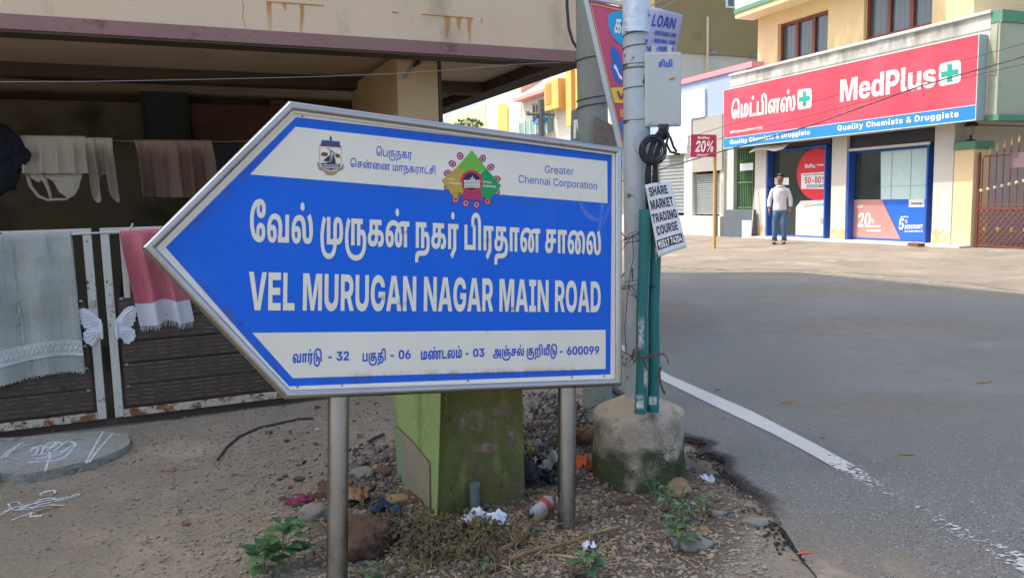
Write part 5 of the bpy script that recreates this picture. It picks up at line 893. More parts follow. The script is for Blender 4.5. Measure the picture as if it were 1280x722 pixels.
# grey towel
sa_ = HF.s(-70, 380, .03); sb_ = HF.s(88, 300, .03); zt_ = HF.z(60, 293, .03)
zb1 = HF.z(50, 474, .035)
t = thing('towel', HF.p((sa_+sb_)/2, .03, zb1), 'long pale grey-green towel hanging over the left gate leaf', 'towel')
fn, nu, nv = cloth_mb(HF, sa_, sb_, zt_, lambda u: (zt_-zb1)-.012+.02*sin(u*6), .018, .011, 3, 1.1, back=.35, skew=.02, wav=.02)
MB().grid(fn, 110, 60).build('towel_cloth', m_tow1, t, smooth=2)
# woven border band
mb = MB(); z_b0, z_b1 = .80, .885
def fb(u, v): return fn(u, .845+.075*v) + HF.n*(.003)
mb.grid(fb, 90, 6); mb.build('border_band', m_tow1b, t, smooth=2)
mb = MB()
for i in range(26):
    u = (i+.5)/26; c0 = fn(u, .862)+HF.n*.005; c1 = fn(u+.016, .90)+HF.n*.005
    mb.tube([fn(u-.012, .87)+HF.n*.004, fn(u, .855)+HF.n*.006, fn(u+.012, .87)+HF.n*.006, fn(u+.006, .89)+HF.n*.006, fn(u-.012, .90)+HF.n*.005, fn(u-.018, .885)+HF.n*.004], .0028, 5)
for v_ in (.848, .918): mb.tube([fn(i/40, v_)+HF.n*.004 for i in range(41)], .0025, 5)
mb.build('border_pattern', m_tow1b, t, smooth=True)
fringe(t, fn, m_tow1b, 90, .02, .99, .014)
# pink towel
sa_ = HF.s(150, 300, .03); sb_ = HF.s(215, 380, .03)+.04; zt_ = HF.z(160, 290.5, .03); zb2 = HF.z(190, 405, .035)
t = thing('towel', HF.p((sa_+sb_)/2, .03, zb2), 'pink towel with white fringed end hanging over the gate beside the sign tip', 'towel')
fn2, _, _ = cloth_mb(HF, sa_, sb_, zt_, lambda u: (zt_-zb2)+.01*sin(u*9), .02, .024, 2.6, 2.0, back=.3, skew=.13, wav=.02)
nv = 60; cut = 51
o = MB(); o.grid(lambda u, v: fn2(u, v*cut/nv), 70, cut); o.build('pink_part', m_pink, t, smooth=2)
o = MB(); o.grid(lambda u, v: fn2(u, (cut+v*(nv-cut))/nv), 70, nv-cut); o.build('white_end', m_pinkw, t, smooth=2)
fringe(t, fn2, m_pinkw, 48, .01, .99, .035)

# ---- inside the carport
bb = MB(); IN = -2.86
def IB_(x, y, o=IN): return HF.at(x, y, o)
bs0, bz1 = IB_(178, 107); bs1, bz0 = IB_(236, 176)
br = thing('blackboard', HF.p((bs0+bs1)/2, IN, bz0), 'small dark slate board hanging on the back wall inside the carport', 'board')
MB().fbox(HF, bs0, bs1, IN, IN+.02, bz0, bz1).build('slate', mat('slate', srgb(48, 54, 56), .7, 0, .15, 5, spots=[(srgb(66, 72, 74), 6, .6, .1)]), br)
for a in ((bs0-.02, bs0, bz0-.02, bz1+.02), (bs1, bs1+.02, bz0-.02, bz1+.02), (bs0, bs1, bz1, bz1+.02), (bs0, bs1, bz0-.02, bz0)):
    MB().fbox(HF, a[0], a[1], IN, IN+.03, a[2], a[3]).build('frame', flatm('board_frame', 38, 32, 28), br)
mb = MB(); c_ = (bs0+bs1)/2; mb.tube([HF.p(c_-.05, IN+.02, bz1+.02), HF.p(c_+.02, IN+.015, bz1+.1), HF.p(c_+.05, IN+.02, bz1+.02)], .003, 5); mb.build('hanging_wire', m_dark, br)
# clothes line and washing
CL = -1.1
m_wash = mat('washing_cream', srgb(196, 184, 166), 1, 0, .06, 3, bump=.4, bscale=60, spec=.1)
m_wash2 = mat('washing_brown', srgb(158, 130, 114), 1, 0, .08, 4, bump=.4, bscale=60, spec=.1)
m_wire = mat('line_wire', srgb(150, 148, 142), .5, 0, .1)
zc = lambda x, y: HF.z(x, y, CL)
ln = MB(); ln.tube([HF.p(HF.s(x, y, CL), CL-.01, HF.z(x, y, CL)) for x, y in ((-140, 163), (0, 168), (90, 173.5), (200, 178), (290, 177), (400, 172))], .0025, 5)
ln.build('clothes_line', m_wire, label='clothes line strung across the dark carport holding the washing', cat='clothes line')
def wash(x0, x1, yt, yb, label, m_, folds, amp, seed, o=CL, skew=0, drop=None, name='washing', cat='cloth', narrow=0):
    a, b = HF.s(x0, yt, o), HF.s(x1, yt, o); zt = HF.z((x0+x1)/2, yt, o); zb = HF.z((x0+x1)/2, yb, o)
    t = thing(name, HF.p((a+b)/2, o, zb), label, cat, 'washing on the line in the carport')
    fn, _, _ = cloth_mb(HF, a, b, zt, drop or (zt-zb), o+.02, amp, folds, seed, back=.18, skew=skew, wav=.03, narrow=narrow)
    MB().grid(fn, 60, 34).build('fabric', m_, t, smooth=2); return t, fn
t, fnw = wash(24, 107, 172, 217, 'cream cloth folded over the line, front layer above a looped garment', m_wash, 4, .024, .4)
# looped garment hanging below the cream cloth
mb = MB(); o = CL-.01
G2 = lambda x, y, oo=0: HF.p(HF.s(x, y, o), o+oo, HF.z(x, y, o))
mb.sheet([G2(30, 190), G2(104, 190), G2(102, 222), G2(96, 240), G2(86, 248), G2(74, 240), G2(66, 226), G2(58, 222), G2(48, 228), G2(38, 222)])
mb.tube([G2(32, 210), G2(38, 232), G2(48, 245), G2(60, 250), G2(70, 249), G2(82, 249), G2(92, 243), G2(98, 230)], [.022, .018, .017, .017, .017, .016, .02, .03], 8, flat=.5)
mb.tube([G2(52, 215), G2(58, 230), G2(62, 240), G2(64, 249)], [.03, .02, .016, .014], 8, flat=.5)
mb.build('washing', m_wash, smooth=2, label='cream undershirt with looped straps hanging under the folded cloth', cat='undershirt', group='washing on the line in the carport')
wash(106, 140, 174, 252, 'cream crumpled cloth hanging in narrow folds right of the looped garment', m_wash, 3, .04, 1.7, skew=.05, drop=lambda u: .34+.10*sin(u*9))
wash(168, 264, 177, 262, 'wide brown cloth hanging under the small slate board', m_wash2, 6, .05, .2, drop=lambda u: .385+.04*u*(1.3-u), skew=.04)
mbj = MB(); J = lambda x, y: HF.p(HF.s(x, y, CL), CL, HF.z(x, y, CL))
for c_, r_ in (((-14, 190), .17), ((4, 184), .13), ((12, 200), .12), ((-10, 214), .16)): mbj.rock(J(*c_), r_, (1, .5, 1), c_[0], 3)
mbj.build('washing', flatm('dark_cloth', 30, 32, 44, .95), smooth=2, label='dark blue bundle of cloth hanging at the left end of the line', cat='cloth', group='washing on the line in the carport')
# clutter in the dark behind the gate
mb = MB()
for x0, x1, y0, y1, o_ in ((258, 300, 178, 250, -1.9), ):
    mb.fbox(HF, HF.s(x0, 200, o_), HF.s(x1, 200, o_), o_-.3, o_, .08, HF.z(x0, y0, o_))
mb.build('cupboard', flatm('dark_purple_wood', 38, 28, 40), bevel=.01, label='dark purple cupboard standing in the carport right of the brown cloth', cat='cupboard')
m_bk = flatm('dark_blue_cover', 24, 28, 36, .7)
bk = thing('covered_scooter', HF.p(1.0, -1.9, .07), 'scooter under a dark cover parked inside the carport behind the gate', 'scooter')
sx = .55
def cov(u, v):
    a = u*pi; L_ = 1.7; x = sx+L_*v; hgt = .95+.22*sin(v*pi*1.1)+.1*sin(v*9); wd = .30+.05*sin(v*7)
    return HF.p(x, -1.9+cos(a)*wd*(1.15-.5*sin(a)), .10+sin(a)**.7*hgt*(.9 if 0 < v < 1 else .5)+.02*N(u*5, v*6, 0, 1))
MB().grid(cov, 24, 30).build('cover', m_bk, bk, smooth=2)
for v_ in (.25, 1.45): MB().tube([HF.p(sx+v_+.19*cos(i*pi/10), -1.9, .27+.19*sin(i*pi/10)) for i in range(21)], .04, 8).build('wheel', m_dark, bk, smooth=True)
# thin wire along the beam
ww = MB(); WO = -.02
ww.tube([HF.p(HF.s(x, y, .04), .04, HF.z(x, y, .04)) for x, y in ((-160, 104), (0, 102.5), (120, 102), (250, 99.5), (400, 96), (495, 92), (560, 88), (640, 81), (700, 78))], .0018, 5)
ww.build('wire', m_wire, label='thin pale wire stretched across the front of the carport below the mauve band', cat='wire')

# ================================================================== POLES
def zgreen(m):
    "damp green growth climbing unevenly from the ground (the thing sits on z=0 of its own origin)"
    nt = m.node_tree; nd = nt.nodes; bs = nd['Principled BSDF']; tc = nd.new('ShaderNodeTexCoord'); sp = nd.new('ShaderNodeSeparateXYZ'); nt.links.new(tc.outputs['Object'], sp.inputs[0])
    no = nd.new('ShaderNodeTexNoise'); no.inputs['Scale'].default_value = 9; no.inputs['Detail'].default_value = 6; nt.links.new(tc.outputs['Object'], no.inputs[0])
    a = nd.new('ShaderNodeMath'); a.operation = 'MULTIPLY_ADD'; a.inputs[1].default_value = .7; nt.links.new(no.outputs[0], a.inputs[0]); 
    b = nd.new('ShaderNodeMath'); b.operation = 'MULTIPLY'; b.inputs[1].default_value = -1.0; nt.links.new(sp.outputs[2], b.inputs[0]); nt.links.new(b.outputs[0], a.inputs[2])
    r = nd.new('ShaderNodeMapRange'); r.inputs[1].default_value = .12; r.inputs[2].default_value = .27; nt.links.new(a.outputs[0], r.inputs[0])
    x = nd.new('ShaderNodeMix'); x.data_type = 'RGBA'; old = bs.inputs['Base Color'].links[0].from_socket; nt.links.new(r.outputs[0], x.inputs[0]); nt.links.new(old, x.inputs[6]); x.inputs[7].default_value = (*srgb(70, 76, 50), 1); nt.links.new(x.outputs[2], bs.inputs['Base Color']); return m
m_silver = mat('silver_pole_paint', srgb(176, 186, 192), .6, .1, .10, 2.5, bump=.3, bscale=30, spots=[(srgb(200, 208, 212), 3, .6, .15, (1, 1, .5)), (srgb(118, 118, 114), 5, .58, .12, (2, 2, .4)), (srgb(104, 100, 94), 12, .64, .04), (srgb(120, 100, 82), 30, .68, .05)])
m_conc = zgreen(mat('plinth_concrete', srgb(178, 166, 148), .95, 0, .12, 3, bump=2.2, bscale=16, fine=.25, fscale=120, spots=[(srgb(120, 106, 88), 6, .56, .12, (1, 1, .35)), (srgb(196, 188, 172), 9, .6, .1, (1, 1, .3)), (srgb(90, 78, 62), 30, .66, .06, (1, 1, .4))]))
m_moss = mat('moss', srgb(66, 84, 46), 1, 0, .3, 20, bump=1, bscale=60)
m_band = mat('black_band', (.03, .03, .032), .6, .3)
def gp(x, y, z=0): return gnd(x, y, z)
PC = V((.575, 3.50, 0))
pole = thing('utility_pole', PC, 'silver-painted steel pole set in a round concrete plinth at the road edge', 'pole')
MB().lathe(PC, [(.220, -.1), (.216, .02), (.214, .08), (.213, .15), (.212, .22), (.212, .29), (.210, .322), (.200, .334), (.15, .356), (.1, .380), (.065, .392), (.03, .40)], 72, .045).build('plinth', m_conc, pole, smooth=2)
MB().tube([PC+V((0, 0, .38)), PC+V((0, 0, 2.2)), PC+V((-.006, 0, 7.5))], [.062, .058, .050], 28).build('shaft', m_silver, pole, smooth=True)
# moss on the foot of the plinth
mb = MB()
rngm = random.Random(4)
for i in range(2600):
    a = rngm.gauss(-pi/2+.15, .42); hgt = abs(rngm.gauss(0, .075))
    if hgt > .2 or N(a*3, hgt*9, 0, 1.2) < -.12: continue
    c = PC + V((cos(a)*.2135, sin(a)*.2135, hgt+.01)); mb.rock(c, rngm.uniform(.002, .0045), (1, 1, .8), i*.1, 1)
mb.build('moss', m_moss, pole, kind='stuff')
pol_pl = Plane(PC+V((0, -.06, 0)), (0, -1, 0), (0, 0, 1))
def ZP(y, x=790): return pol_pl.at(x, y).z
def band(z, tilt=.0, r=.0022, R=.0595, m_=None, c=PC):
    MB().tube([c + V((R*cos(2*pi*i/24), R*sin(2*pi*i/24), z+tilt*cos(2*pi*i/24+.8))) for i in range(25)], r, 5).build('band', m_ or m_band, pole, smooth=True)
for y, t_ in ((41, .008), (57, .006), (79, .0), (84, .0), (109, .004), (150, .003), (303, .01), (352, .012), (357, .008), (441, .004), (446, .0)): band(ZP(y), t_, .0022)
for y in (79, 150): MB().lathe(PC+V((0, 0, ZP(y)-.012)), [(.0585, 0), (.0605, .001), (.0605, .016), (.0585, .017)], 24).build('steel_strap', m_zinc, pole, smooth=True)
# torn paper and weathered patches
rng = random.Random(5)
for y0, y1, a0, a1, c_ in ((92, 108, -1.3, -.5, (70, 66, 62)), (106, 128, -1.2, -.7, (150, 134, 112)), (335, 352, -2.4, -2.0, (90, 84, 78)), (372, 380, -1.9, -1.75, (60, 56, 52)), (395, 400, -1.7, -1.6, (110, 70, 45)), (355, 362, -2.6, -2.2, (60, 56, 50))):
    mb = MB(); P0_ = []
    for i in range(14):
        a = 2*pi*i/14; k = rng.uniform(.6, 1.1); an = (a0+a1)/2+(a1-a0)/2*cos(a)*k; z = ZP((y0+y1)/2)+(ZP(y0)-ZP(y1))/2*sin(a)*k; P0_.append(PC+V((.0605*cos(an), .0605*sin(an), z)))
    c0 = sum(P0_, V())/14 ; c0 = PC + (c0-PC).xy.normalized().to_3d()*.0605 + V((0, 0, c0.z)); mb.add([c0]+P0_, [(0, i+1, (i+1) % 14+1) for i in range(14)]); mb.build('paint_scar', flatm('scar_%d' % y0, *c_, .95, bump=.5), pole)
# pale foil sheet wrapped round the pole top
def foil(u, v):
    a = -2.75+2.1*u; z = ZP(-30)+(ZP(38+3*u)-ZP(-30))*v; r = .066+.006*abs(N(u*3, v*4, 0, 2))+.008*v*sin(u*3); return PC + V((r*cos(a), r*sin(a), z))
f_ = MB(); f_.grid(foil, 30, 24); f_.build('foil_sheet', mat('pale_foil', srgb(198, 214, 226), .35, .2, .06, 8, bump=.5, bscale=20), smooth=2, label='pale blue plastic sheet wrapped round the top of the silver pole', cat='plastic sheet')

# green-grey second pole behind
P2 = gnd(749, 530, .0); P2.y += .08
m_p2 = mat('green_grey_pole', srgb(134, 142, 134), .85, 0, .15, 2, bump=.5, bscale=30, spots=[(srgb(150, 142, 126), 5, .56, .1, (1, 1, .5)), (srgb(98, 102, 98), 14, .62, .06), (srgb(140, 110, 86), 30, .7, .05)])
pole2 = thing('utility_pole', P2, 'older green-grey concrete pole standing behind the silver pole', 'pole')
MB().tube([P2-V((0, 0, .1)), P2+V((-.01, 0, 2.5)), P2+V((-.02, 0, 7.5))], [.088, .086, .075], 24).build('shaft', m_p2, pole2, smooth=True)
pl2 = Plane(P2+V((0, -.09, 0)), (0, -1, 0), (0, 0, 1))
for y in (70, 121, 130):
    z = pl2.at(750, y).z; MB().tube([P2 + V((-.01+.089*cos(2*pi*i/24), .089*sin(2*pi*i/24), z+.012*cos(2*pi*i/24))) for i in range(25)], .0028, 5).build('tie_wire', m_band, pole2)
# papers on it
def quad_sheet(pts, D, name, m_, label, cat, curl=.01, txt=(), n=8, thick=.0008):
    """sheet through four photo corners (tl, tr, br, bl) at their depths"""
    Ds = D if isinstance(D, (list, tuple)) else [D]*4
    C_ = [dep(x, y, d) for (x, y), d in zip(pts, Ds)]
    nrm = (C_[1]-C_[0]).cross(C_[3]-C_[0]).normalized()
    if nrm.y > 0: nrm = -nrm
    root = thing(name, (C_[2]+C_[3])/2, label, cat)
    def fn(u, v):
        p = C_[0].lerp(C_[1], u).lerp(C_[3].lerp(C_[2], u), v); return p + nrm*(curl*sin(u*pi)*1 + curl*.5*N(u*2, v*3, D if not isinstance(D, (list, tuple)) else 1, 1.5))
    MB().grid(fn, 20, 20).build('paper', m_, root, smooth=2, solid=thick)
    for s_, x0, x1, y, h_, tm, st in txt:     # s, u0, u1, v baseline, height in v
        mb = MB(); seg = shape(s_, st)[1]; stt = shape(s_, st)[0]
        tot = sum(glyph(stt, g)[0] for g in seg); xx = 0
        ref = {'TB': 560, 'TM': 545, 'IB': 727, 'IR': 727}[stt]
        for g in seg:
            adv, parts, _ = glyph(stt, g)
            for pp, tri in parts:
                mb.add([fn(x0+(x1-x0)*(xx+a)/tot, y-h_*b/ref) + nrm*.0022 for a, b in pp], [tuple(t_) for t_ in tri])
            xx += adv
        mb.build('printing', tm, root)
    return root, fn, nrm
m_paper = mat('white_paper', srgb(205, 210, 216), .8, 0, .06, 12, spots=[(srgb(160, 158, 150), 14, .64, .1)])
m_paperlilac = mat('lilac_paper', srgb(176, 180, 214), .7, 0, .08, 8, spots=[(srgb(200, 206, 224), 9, .55, .1)])
m_papergrey = mat('grey_paper', srgb(128, 126, 124), .9, 0, .12, 12)
m_paperbrown = mat('weathered_paper', srgb(112, 102, 96), .95, 0, .2, 10, spots=[(srgb(80, 72, 68), 20, .6, .1)])
m_inkblue = flatm('blue_ink', 45, 85, 185); m_inkblack = flatm('black_ink', 30, 30, 34); m_whiteink = flatm('white_ink', 235, 235, 232)
quad_sheet([(714, 138), (735, 134), (736, 178), (713, 180)], 4.4, 'notice', m_papergrey, 'grey paper notice with a white letter M on the left side of the older pole', 'notice', txt=[('M', .1, .95, .86, .55, m_whiteink, 'IB')])
quad_sheet([(743, 144), (778, 164), (778, 196), (741, 184)], 4.28, 'notice', m_paperbrown, 'weathered brown paper stuck on the older pole above the sign corner', 'notice')

# triangular pink banner tied between the poles
def tri_banner():
    D = 3.75
    A = [(729, -6), (800, 12), (800, 215), (778, 215)]
    C_ = [dep(x, y, D) for x, y in A]; nrm = V((0, -1, .05)).normalized()
    root = thing('banner', dep(765, 190, D), 'pink and blue advertising banner in a pale frame between the two poles', 'banner')
    m_bp = mat('banner_pink', srgb(196, 84, 120), .45, 0, .12, 2.5, spots=[(srgb(170, 90, 150), 1.8, .5, .2)])
    P_ = lambda x, y, o=0: dep(x, y, D-o)
    MB().sheet([P_(733, 0), P_(800, 14), P_(800, 215), P_(784, 215)]).build('sheet', m_bp, root)
    MB().prism([P_(727, -8, -.002), P_(733, -8, -.002), P_(786, 218, -.002), P_(779.5, 218, -.002)], nrm*.014).build('frame_edge', flatm('banner_rim', 190, 196, 202, .5), root, bevel=.002)
    MB().prism([P_(730, -6, -.001), P_(800, 8, -.001), P_(800, 13, -.001), P_(731, -1, -.001)], nrm*.014).build('frame_edge', flatm('banner_rim2', 190, 196, 202, .5), root, bevel=.002)
    yl = flatm('banner_yellow_line', 230, 190, 110)
    for pts in ([(737.5, 4), (738.6, 4), (784, 200), (782.5, 200)], [(737.5, 4), (800, 17), (800, 18.5), (738, 5.4)]): MB().sheet([P_(*p, .003) for p in pts]).build('printing', yl, root)
    bl = flatm('banner_cyan', 40, 160, 215)
    MB().sheet([P_(x, y, .004) for x, y in [(760+.0, 20), (764, 16), (772, 14), (790, 15), (790, 60), (776, 56), (767, 48), (761, 36)]]).build('printing', bl, root)
    for pts in ([(764, 58), (768, 60), (772, 64), (775, 72), (778, 84), (778, 104), (772, 103), (767, 96), (764, 84), (766, 76), (763, 68)],): MB().sheet([P_(*p, .004) for p in pts]).build('printing', flatm('banner_blue', 30, 110, 200), root)
    MB().sheet([P_(x, y, .005) for x, y in [(767, 84), (771, 90), (774, 98), (778, 100), (778, 97), (774, 92), (771, 84), (768, 80)]]).build('printing', m_whiteink, root)
    MB().sheet([P_(763.5, 110, .004), P_(800, 108, .004), P_(800, 129, .004), P_(768.5, 129, .004)]).build('printing', flatm('banner_yellow', 225, 200, 90), root)
    MB().sheet([P_(774, 152, .004), P_(800, 152, .004), P_(800, 170, .004), P_(778.5, 170, .004)]).build('printing', flatm('banner_blue2', 60, 120, 200), root)
    for tx, a, b, h_, m_ in (('கஸ', (767, 41), (790, 44), 17, m_whiteink), ('VIS', (770, 124), (800, 125), 10, flatm('banner_red', 180, 40, 60)), ('SE', (774, 146), (786, 147), 9, yl)):
        
        t_ = MB(); text_mb(t_, tx, P_(*a, .006), P_(*b, .006), h_/FPX*D, nrm); t_.build('lettering', m_, root)
tri_banner()
# loan flyer bent round the pole above the box
quad_sheet([(804, 9), (854, 19), (843, 76), (788, 79)], [3.34, 3.34, 3.46, 3.36], 'flyer', m_paperlilac, 'lilac plastic flyer advertising loans tied above the cable box', 'flyer', .02,
    [('K LOAN', .06, .86, .34, .22, m_inkblue, 'IB'), ('- MORTGAGE LOAN', .34, .92, .50, .085, m_inkblue, 'IB'), ('LOAN', .06, .28, .66, .085, m_inkblue, 'IB'), ('- PERSONAL LOAN', .36, .94, .65, .085, m_inkblue, 'IB'),
     ('MY LOAN', .08, .42, .80, .085, m_inkblue, 'IB'), ('- PROPERTY', .48, .92, .80, .085, m_inkblue, 'IB'), ('99400', .02, .4, .97, .09, m_inkblue, 'IB')])
# course flyer
r_, ff, fnn = quad_sheet([(806, 231), (838, 226.5), (858.5, 309), (823, 321.5)], [3.36, 3.34, 3.30, 3.30], 'flyer', m_paper, 'white flyer reading share market trading course hanging below the cable coil', 'flyer', .008,
    [('SHARE', .10, .82, .175, .125, m_inkblack, 'IB'), ('MARKET', .06, .92, .365, .135, m_inkblack, 'IB'), ('TRADING', .03, .95, .545, .125, m_inkblack, 'IB'), ('COURSE', .10, .88, .72, .125, m_inkblack, 'IB')])
mb = MB(); mb.grid(lambda u, v: ff(.04+.9*u, .78+.13*v)+fnn*.002, 6, 3); mb.build('printing', m_inkblack, r_)
mb = MB()
def onf(s_, x0, x1, y, h_, tm):
    seg = shape(s_, 'IB')[1]; tot = sum(glyph('IB', g)[0] for g in seg); xx = 0; m2 = MB()
    for g in seg:
        adv, parts, _ = glyph('IB', g)
        for pp, tri in parts: m2.add([ff(x0+(x1-x0)*(xx+a)/tot, y-h_*b/727)+fnn*.0032 for a, b in pp], [tuple(t_) for t_ in tri])
        xx += adv
    m2.build('printing', tm, r_)
onf('95517 74204', .07, .91, .895, .095, m_whiteink)

# cable box
m_box = mat('box_grey_plastic', srgb(186, 192, 190), .45, 0, .05, 3, spots=[(srgb(150, 120, 80), 16, .7, .04), (srgb(150, 156, 154), 5, .56, .12, (1, 1, .6)), (srgb(90, 86, 80), 40, .72, .04)])
DBX = 3.40
bx = thing('cable_box', dep(825, 160, DBX), 'pale grey plastic cable box strapped to the silver pole', 'cable box')
BF = Frame((dep(806, 160, DBX).x, dep(806, 160, DBX).y), radians(5), -1)
def bxr(x0, y0, x1, y1, o0, o1, nm, m_=m_box, bv=.006):
    a, zt_ = BF.at(x0, y0, o1); b, zb_ = BF.at(x1, y1, o1); return MB().fbox(BF, a, b, o0, o1, min(zb_, zt_), max(zb_, zt_)).build(nm, m_, bx, bevel=bv, seg=3)
bxr(803.5, 71, 847, 154.5, -.13, -.012, 'box_body'); bxr(806, 65, 852.5, 158, -.008, .018, 'lid', bv=.01)
for x in (817, 837): bxr(x-2.2, 57, x+2.8, 68, -.01, .014, 'latch', bv=.002)
for x in (812, 844): bxr(x-1.6, 150, x+1.6, 155, .018, .024, 'hinge', bv=.001)
bxr(828, 154, 837, 163, -.02, .01, 'cable_gland', bv=.002)
bp = fplane(BF, .019)
t_ = MB(); ptext(t_, bp, 'சிமி', (823, 84), (841, 84), (823, 77.5)); t_.build('lettering', flatm('marker_blue', 40, 90, 200), bx)
mb = MB(); mb.sheet([bp.at(x, y, .001) for x, y in ((836, 99), (838, 97.5), (844, 97), (843, 99), (838, 100.5))]); mb.build('stain', m_rust, bx)
# strap arm to pole
bxr(800, 96, 806, 99, -.15, -.13, 'clamp', m_zinc, .001); bxr(800, 138, 806, 141, -.15, -.13, 'clamp', m_zinc, .001)

# coil of black cable and bundle
m_cab = mat('black_cable', (.02, .022, .03), .4)
cc = thing('cable_coil', dep(817, 200, 3.36), 'coil of dark blue-black cable hanging below the grey cable box', 'cable coil')
cx, cy = 816.5, 187
rng = random.Random(2)
for k in range(9):
    pts = []
    rx, ry = rng.uniform(11, 15.5), rng.uniform(12, 17.5); ph = rng.random()*6; dx, dy = rng.uniform(-2, 2), rng.uniform(-2, 2)
    for i in range(37):
        a = 2*pi*i/36; pts.append(dep(cx+dx+rx*cos(a), cy+dy+ry*sin(a)*1.0, 3.33+.02*sin(a+ph)+.006*k-.02))
    MB().tube(pts, .0035 if k else .0045, 6).build('cable_loop', m_cab, cc, smooth=True)
for k in range(10):
    x = 809+k*1.5+rng.uniform(-1, 1); pts = [dep(828+rng.uniform(-5, 8), 156, 3.38), dep(x+8, 172, 3.36), dep(x+rng.uniform(-2, 3), 195, 3.35), dep(x-1, 222, 3.36), dep(x, 245, 3.39), dep(x+rng.uniform(-1, 2), 290, 3.42)]
    MB().tube(pts, rng.uniform(.003, .0075), 6).build('hanging_cable', m_cab, cc, smooth=True)
for pts in ([(831, 158), (836, 168), (833, 180), (838, 190), (850, 193)], [(826, 160), (838, 172), (842, 184), (846, 190)]):
    MB().tube([dep(x, y, 3.34) for x, y in pts], .006, 6).build('hanging_cable', m_cab, cc, smooth=True)
MB().rock(dep(829, 167, 3.36), .028, (.9, .7, 1.1), 3, 2).build('cable_joint', m_dark, cc, smooth=2)
MB().tube([dep(x, y, 3.34) for x, y in ((806, 163), (796, 170), (792, 180), (795, 190), (802, 196), (806, 200))], .0016, 5).build('thin_loop', m_wire, cc)
# thin ties on the pole and down the side
for lab, pts, r_ in (('thin dark wire wound diagonally on the silver pole left of the flyer', [(779, 300), (790, 296), (800, 290), (806, 284), (810, 281)], .0028), ('thin wire running down the silver pole to the plinth', [(790, 290), (792, 320), (787, 345), (784, 375), (781, 410), (783, 440)], .0015)):
    MB().tube([dep(x, y, 3.40) for x, y in pts], r_, 5).build('wire', m_band, label=lab, cat='wire')

m_tie0 = mat('dark_tie', srgb(70, 62, 54), .8)
# teal pipes
m_teal = mat('teal_pvc', srgb(34, 112, 110), .7, 0, .1, 4, spots=[(srgb(26, 88, 88), 3, .55, .2, (2, 2, .4)), (srgb(120, 140, 138), 7, .60, .1, (2, 2, .3)), (srgb(196, 200, 198), 9, .66, .03, (1.5, 1.5, .4)), (srgb(96, 84, 70), 24, .70, .04)])
for i, (xt, xb, yb, D, lab) in enumerate(((806, 800.5, 512, 3.36, 'teal plastic cable guard leaning on the silver pole, left one of the pair'), (820, 816, 507, 3.40, 'teal plastic cable guard on the road side of the silver pole'))):
    top = dep(xt, 262, D); bot = dep(xb, yb-2, D); bot.z = .372 if i == 0 else .366
    MB().tube([bot, bot.lerp(top, .2)+V((.003, 0, 0)), bot.lerp(top, .5)+V((-.003, .002, 0)), bot.lerp(top, .8)+V((.002, 0, 0)), top], [.0265, .025, .024, .024, .0245], 18, flat=1).build('cable_guard', m_teal, smooth=True, label=lab, cat='pipe', group='teal cable guards on the pole')
# worn pale scuffs on the guards and more loose wire on the pole
m_scuff = soft('scuff', srgb(196, 200, 198), 30, .34, .6)
for i, (x0, x1, ya, yb_, D) in enumerate(((797, 806, 392, 440, 3.325), (794, 806, 492, 512, 3.30), (810, 822, 494, 507, 3.345), (804, 810, 455, 485, 3.325), (818, 822, 300, 330, 3.37))):
    film('scuff', lambda u, v: dep(x0+(x1-x0)*u, ya+(yb_-ya)*v, D+.012*(2*u-1)**2), lambda u, v: min(1, 5*u, 5*(1-u), 4*v, 4*(1-v))*1.1, 8, 12, m_scuff, pole)
rw = random.Random(12)
for k in range(9):
    y0 = rw.choice((296, 352, 360, 442, 447)); pts = []
    for i in range(9): pts.append(dep(775+i*5.5+rw.uniform(-2, 2), y0+8*sin(i*.9+k)+rw.uniform(-4, 4)+k*.8, 3.39+.03*sin(i+k)))
    MB().tube(pts, .0013, 4).build('loose_wire', m_band, pole)
for pts in ([(781, 340), (774, 352), (778, 362), (790, 358), (796, 372)], [(800, 350), (806, 360), (800, 372), (796, 384), (799, 400)], [(776, 300), (772, 296), (776, 290), (784, 300)]): MB().tube([dep(x, y, 3.41) for x, y in pts], .0022, 5).build('loose_wire', m_tie0, pole)
# wires tying the pipes
tie = thing('tie_wire', dep(805, 445, 3.3), 'rusty wire binding the teal guards to the pole above the plinth', 'wire')
m_tie = mat('rusty_wire', srgb(96, 78, 58), .8, .2, .2, 30)
for pts, r_ in (([(777, 438), (788, 444), (800, 448), (812, 446), (824, 444), (829, 441), (833, 446), (836, 455)], .003), ([(795, 433), (798, 442), (804, 450), (811, 464)], .0035), ([(793, 436), (790, 446), (793, 452), (797, 446)], .005), ([(826, 458), (824, 465), (825, 478), (829, 488), (831, 492)], .006), ([(795, 430), (797, 410), (796, 385)], .002), ([(800, 447), (824, 441), (830, 443)], .0026)):
    MB().tube([dep(x, y, 3.30) for x, y in pts], r_, 6).build('wire_strand', m_tie, tie, smooth=True)

# hook cable at the house corner
mb = MB(); mb.tube([dep(x, y, 5.4) for x, y in ((708, -30), (709, 10), (711, 35), (716, 52), (723, 63), (731, 68), (737, 66))], .011, 8); mb.build('cable', m_cab, smooth=True, label='thick black cable curving down to the older pole beside the cream house', cat='cable')
mb = MB(); mb.tube([dep(x, y, 4.6) for x, y in ((725, -30), (725, 10), (724, 50), (726, 90), (731, 120), (736, 134))], .006, 6); mb.tube([dep(x, y, 4.6) for x, y in ((719, 74), (727, 98), (734, 116))], .004, 6)
mb.build('cable', m_cab, smooth=True, label='thin black wires hanging just left of the older pole', cat='cable')
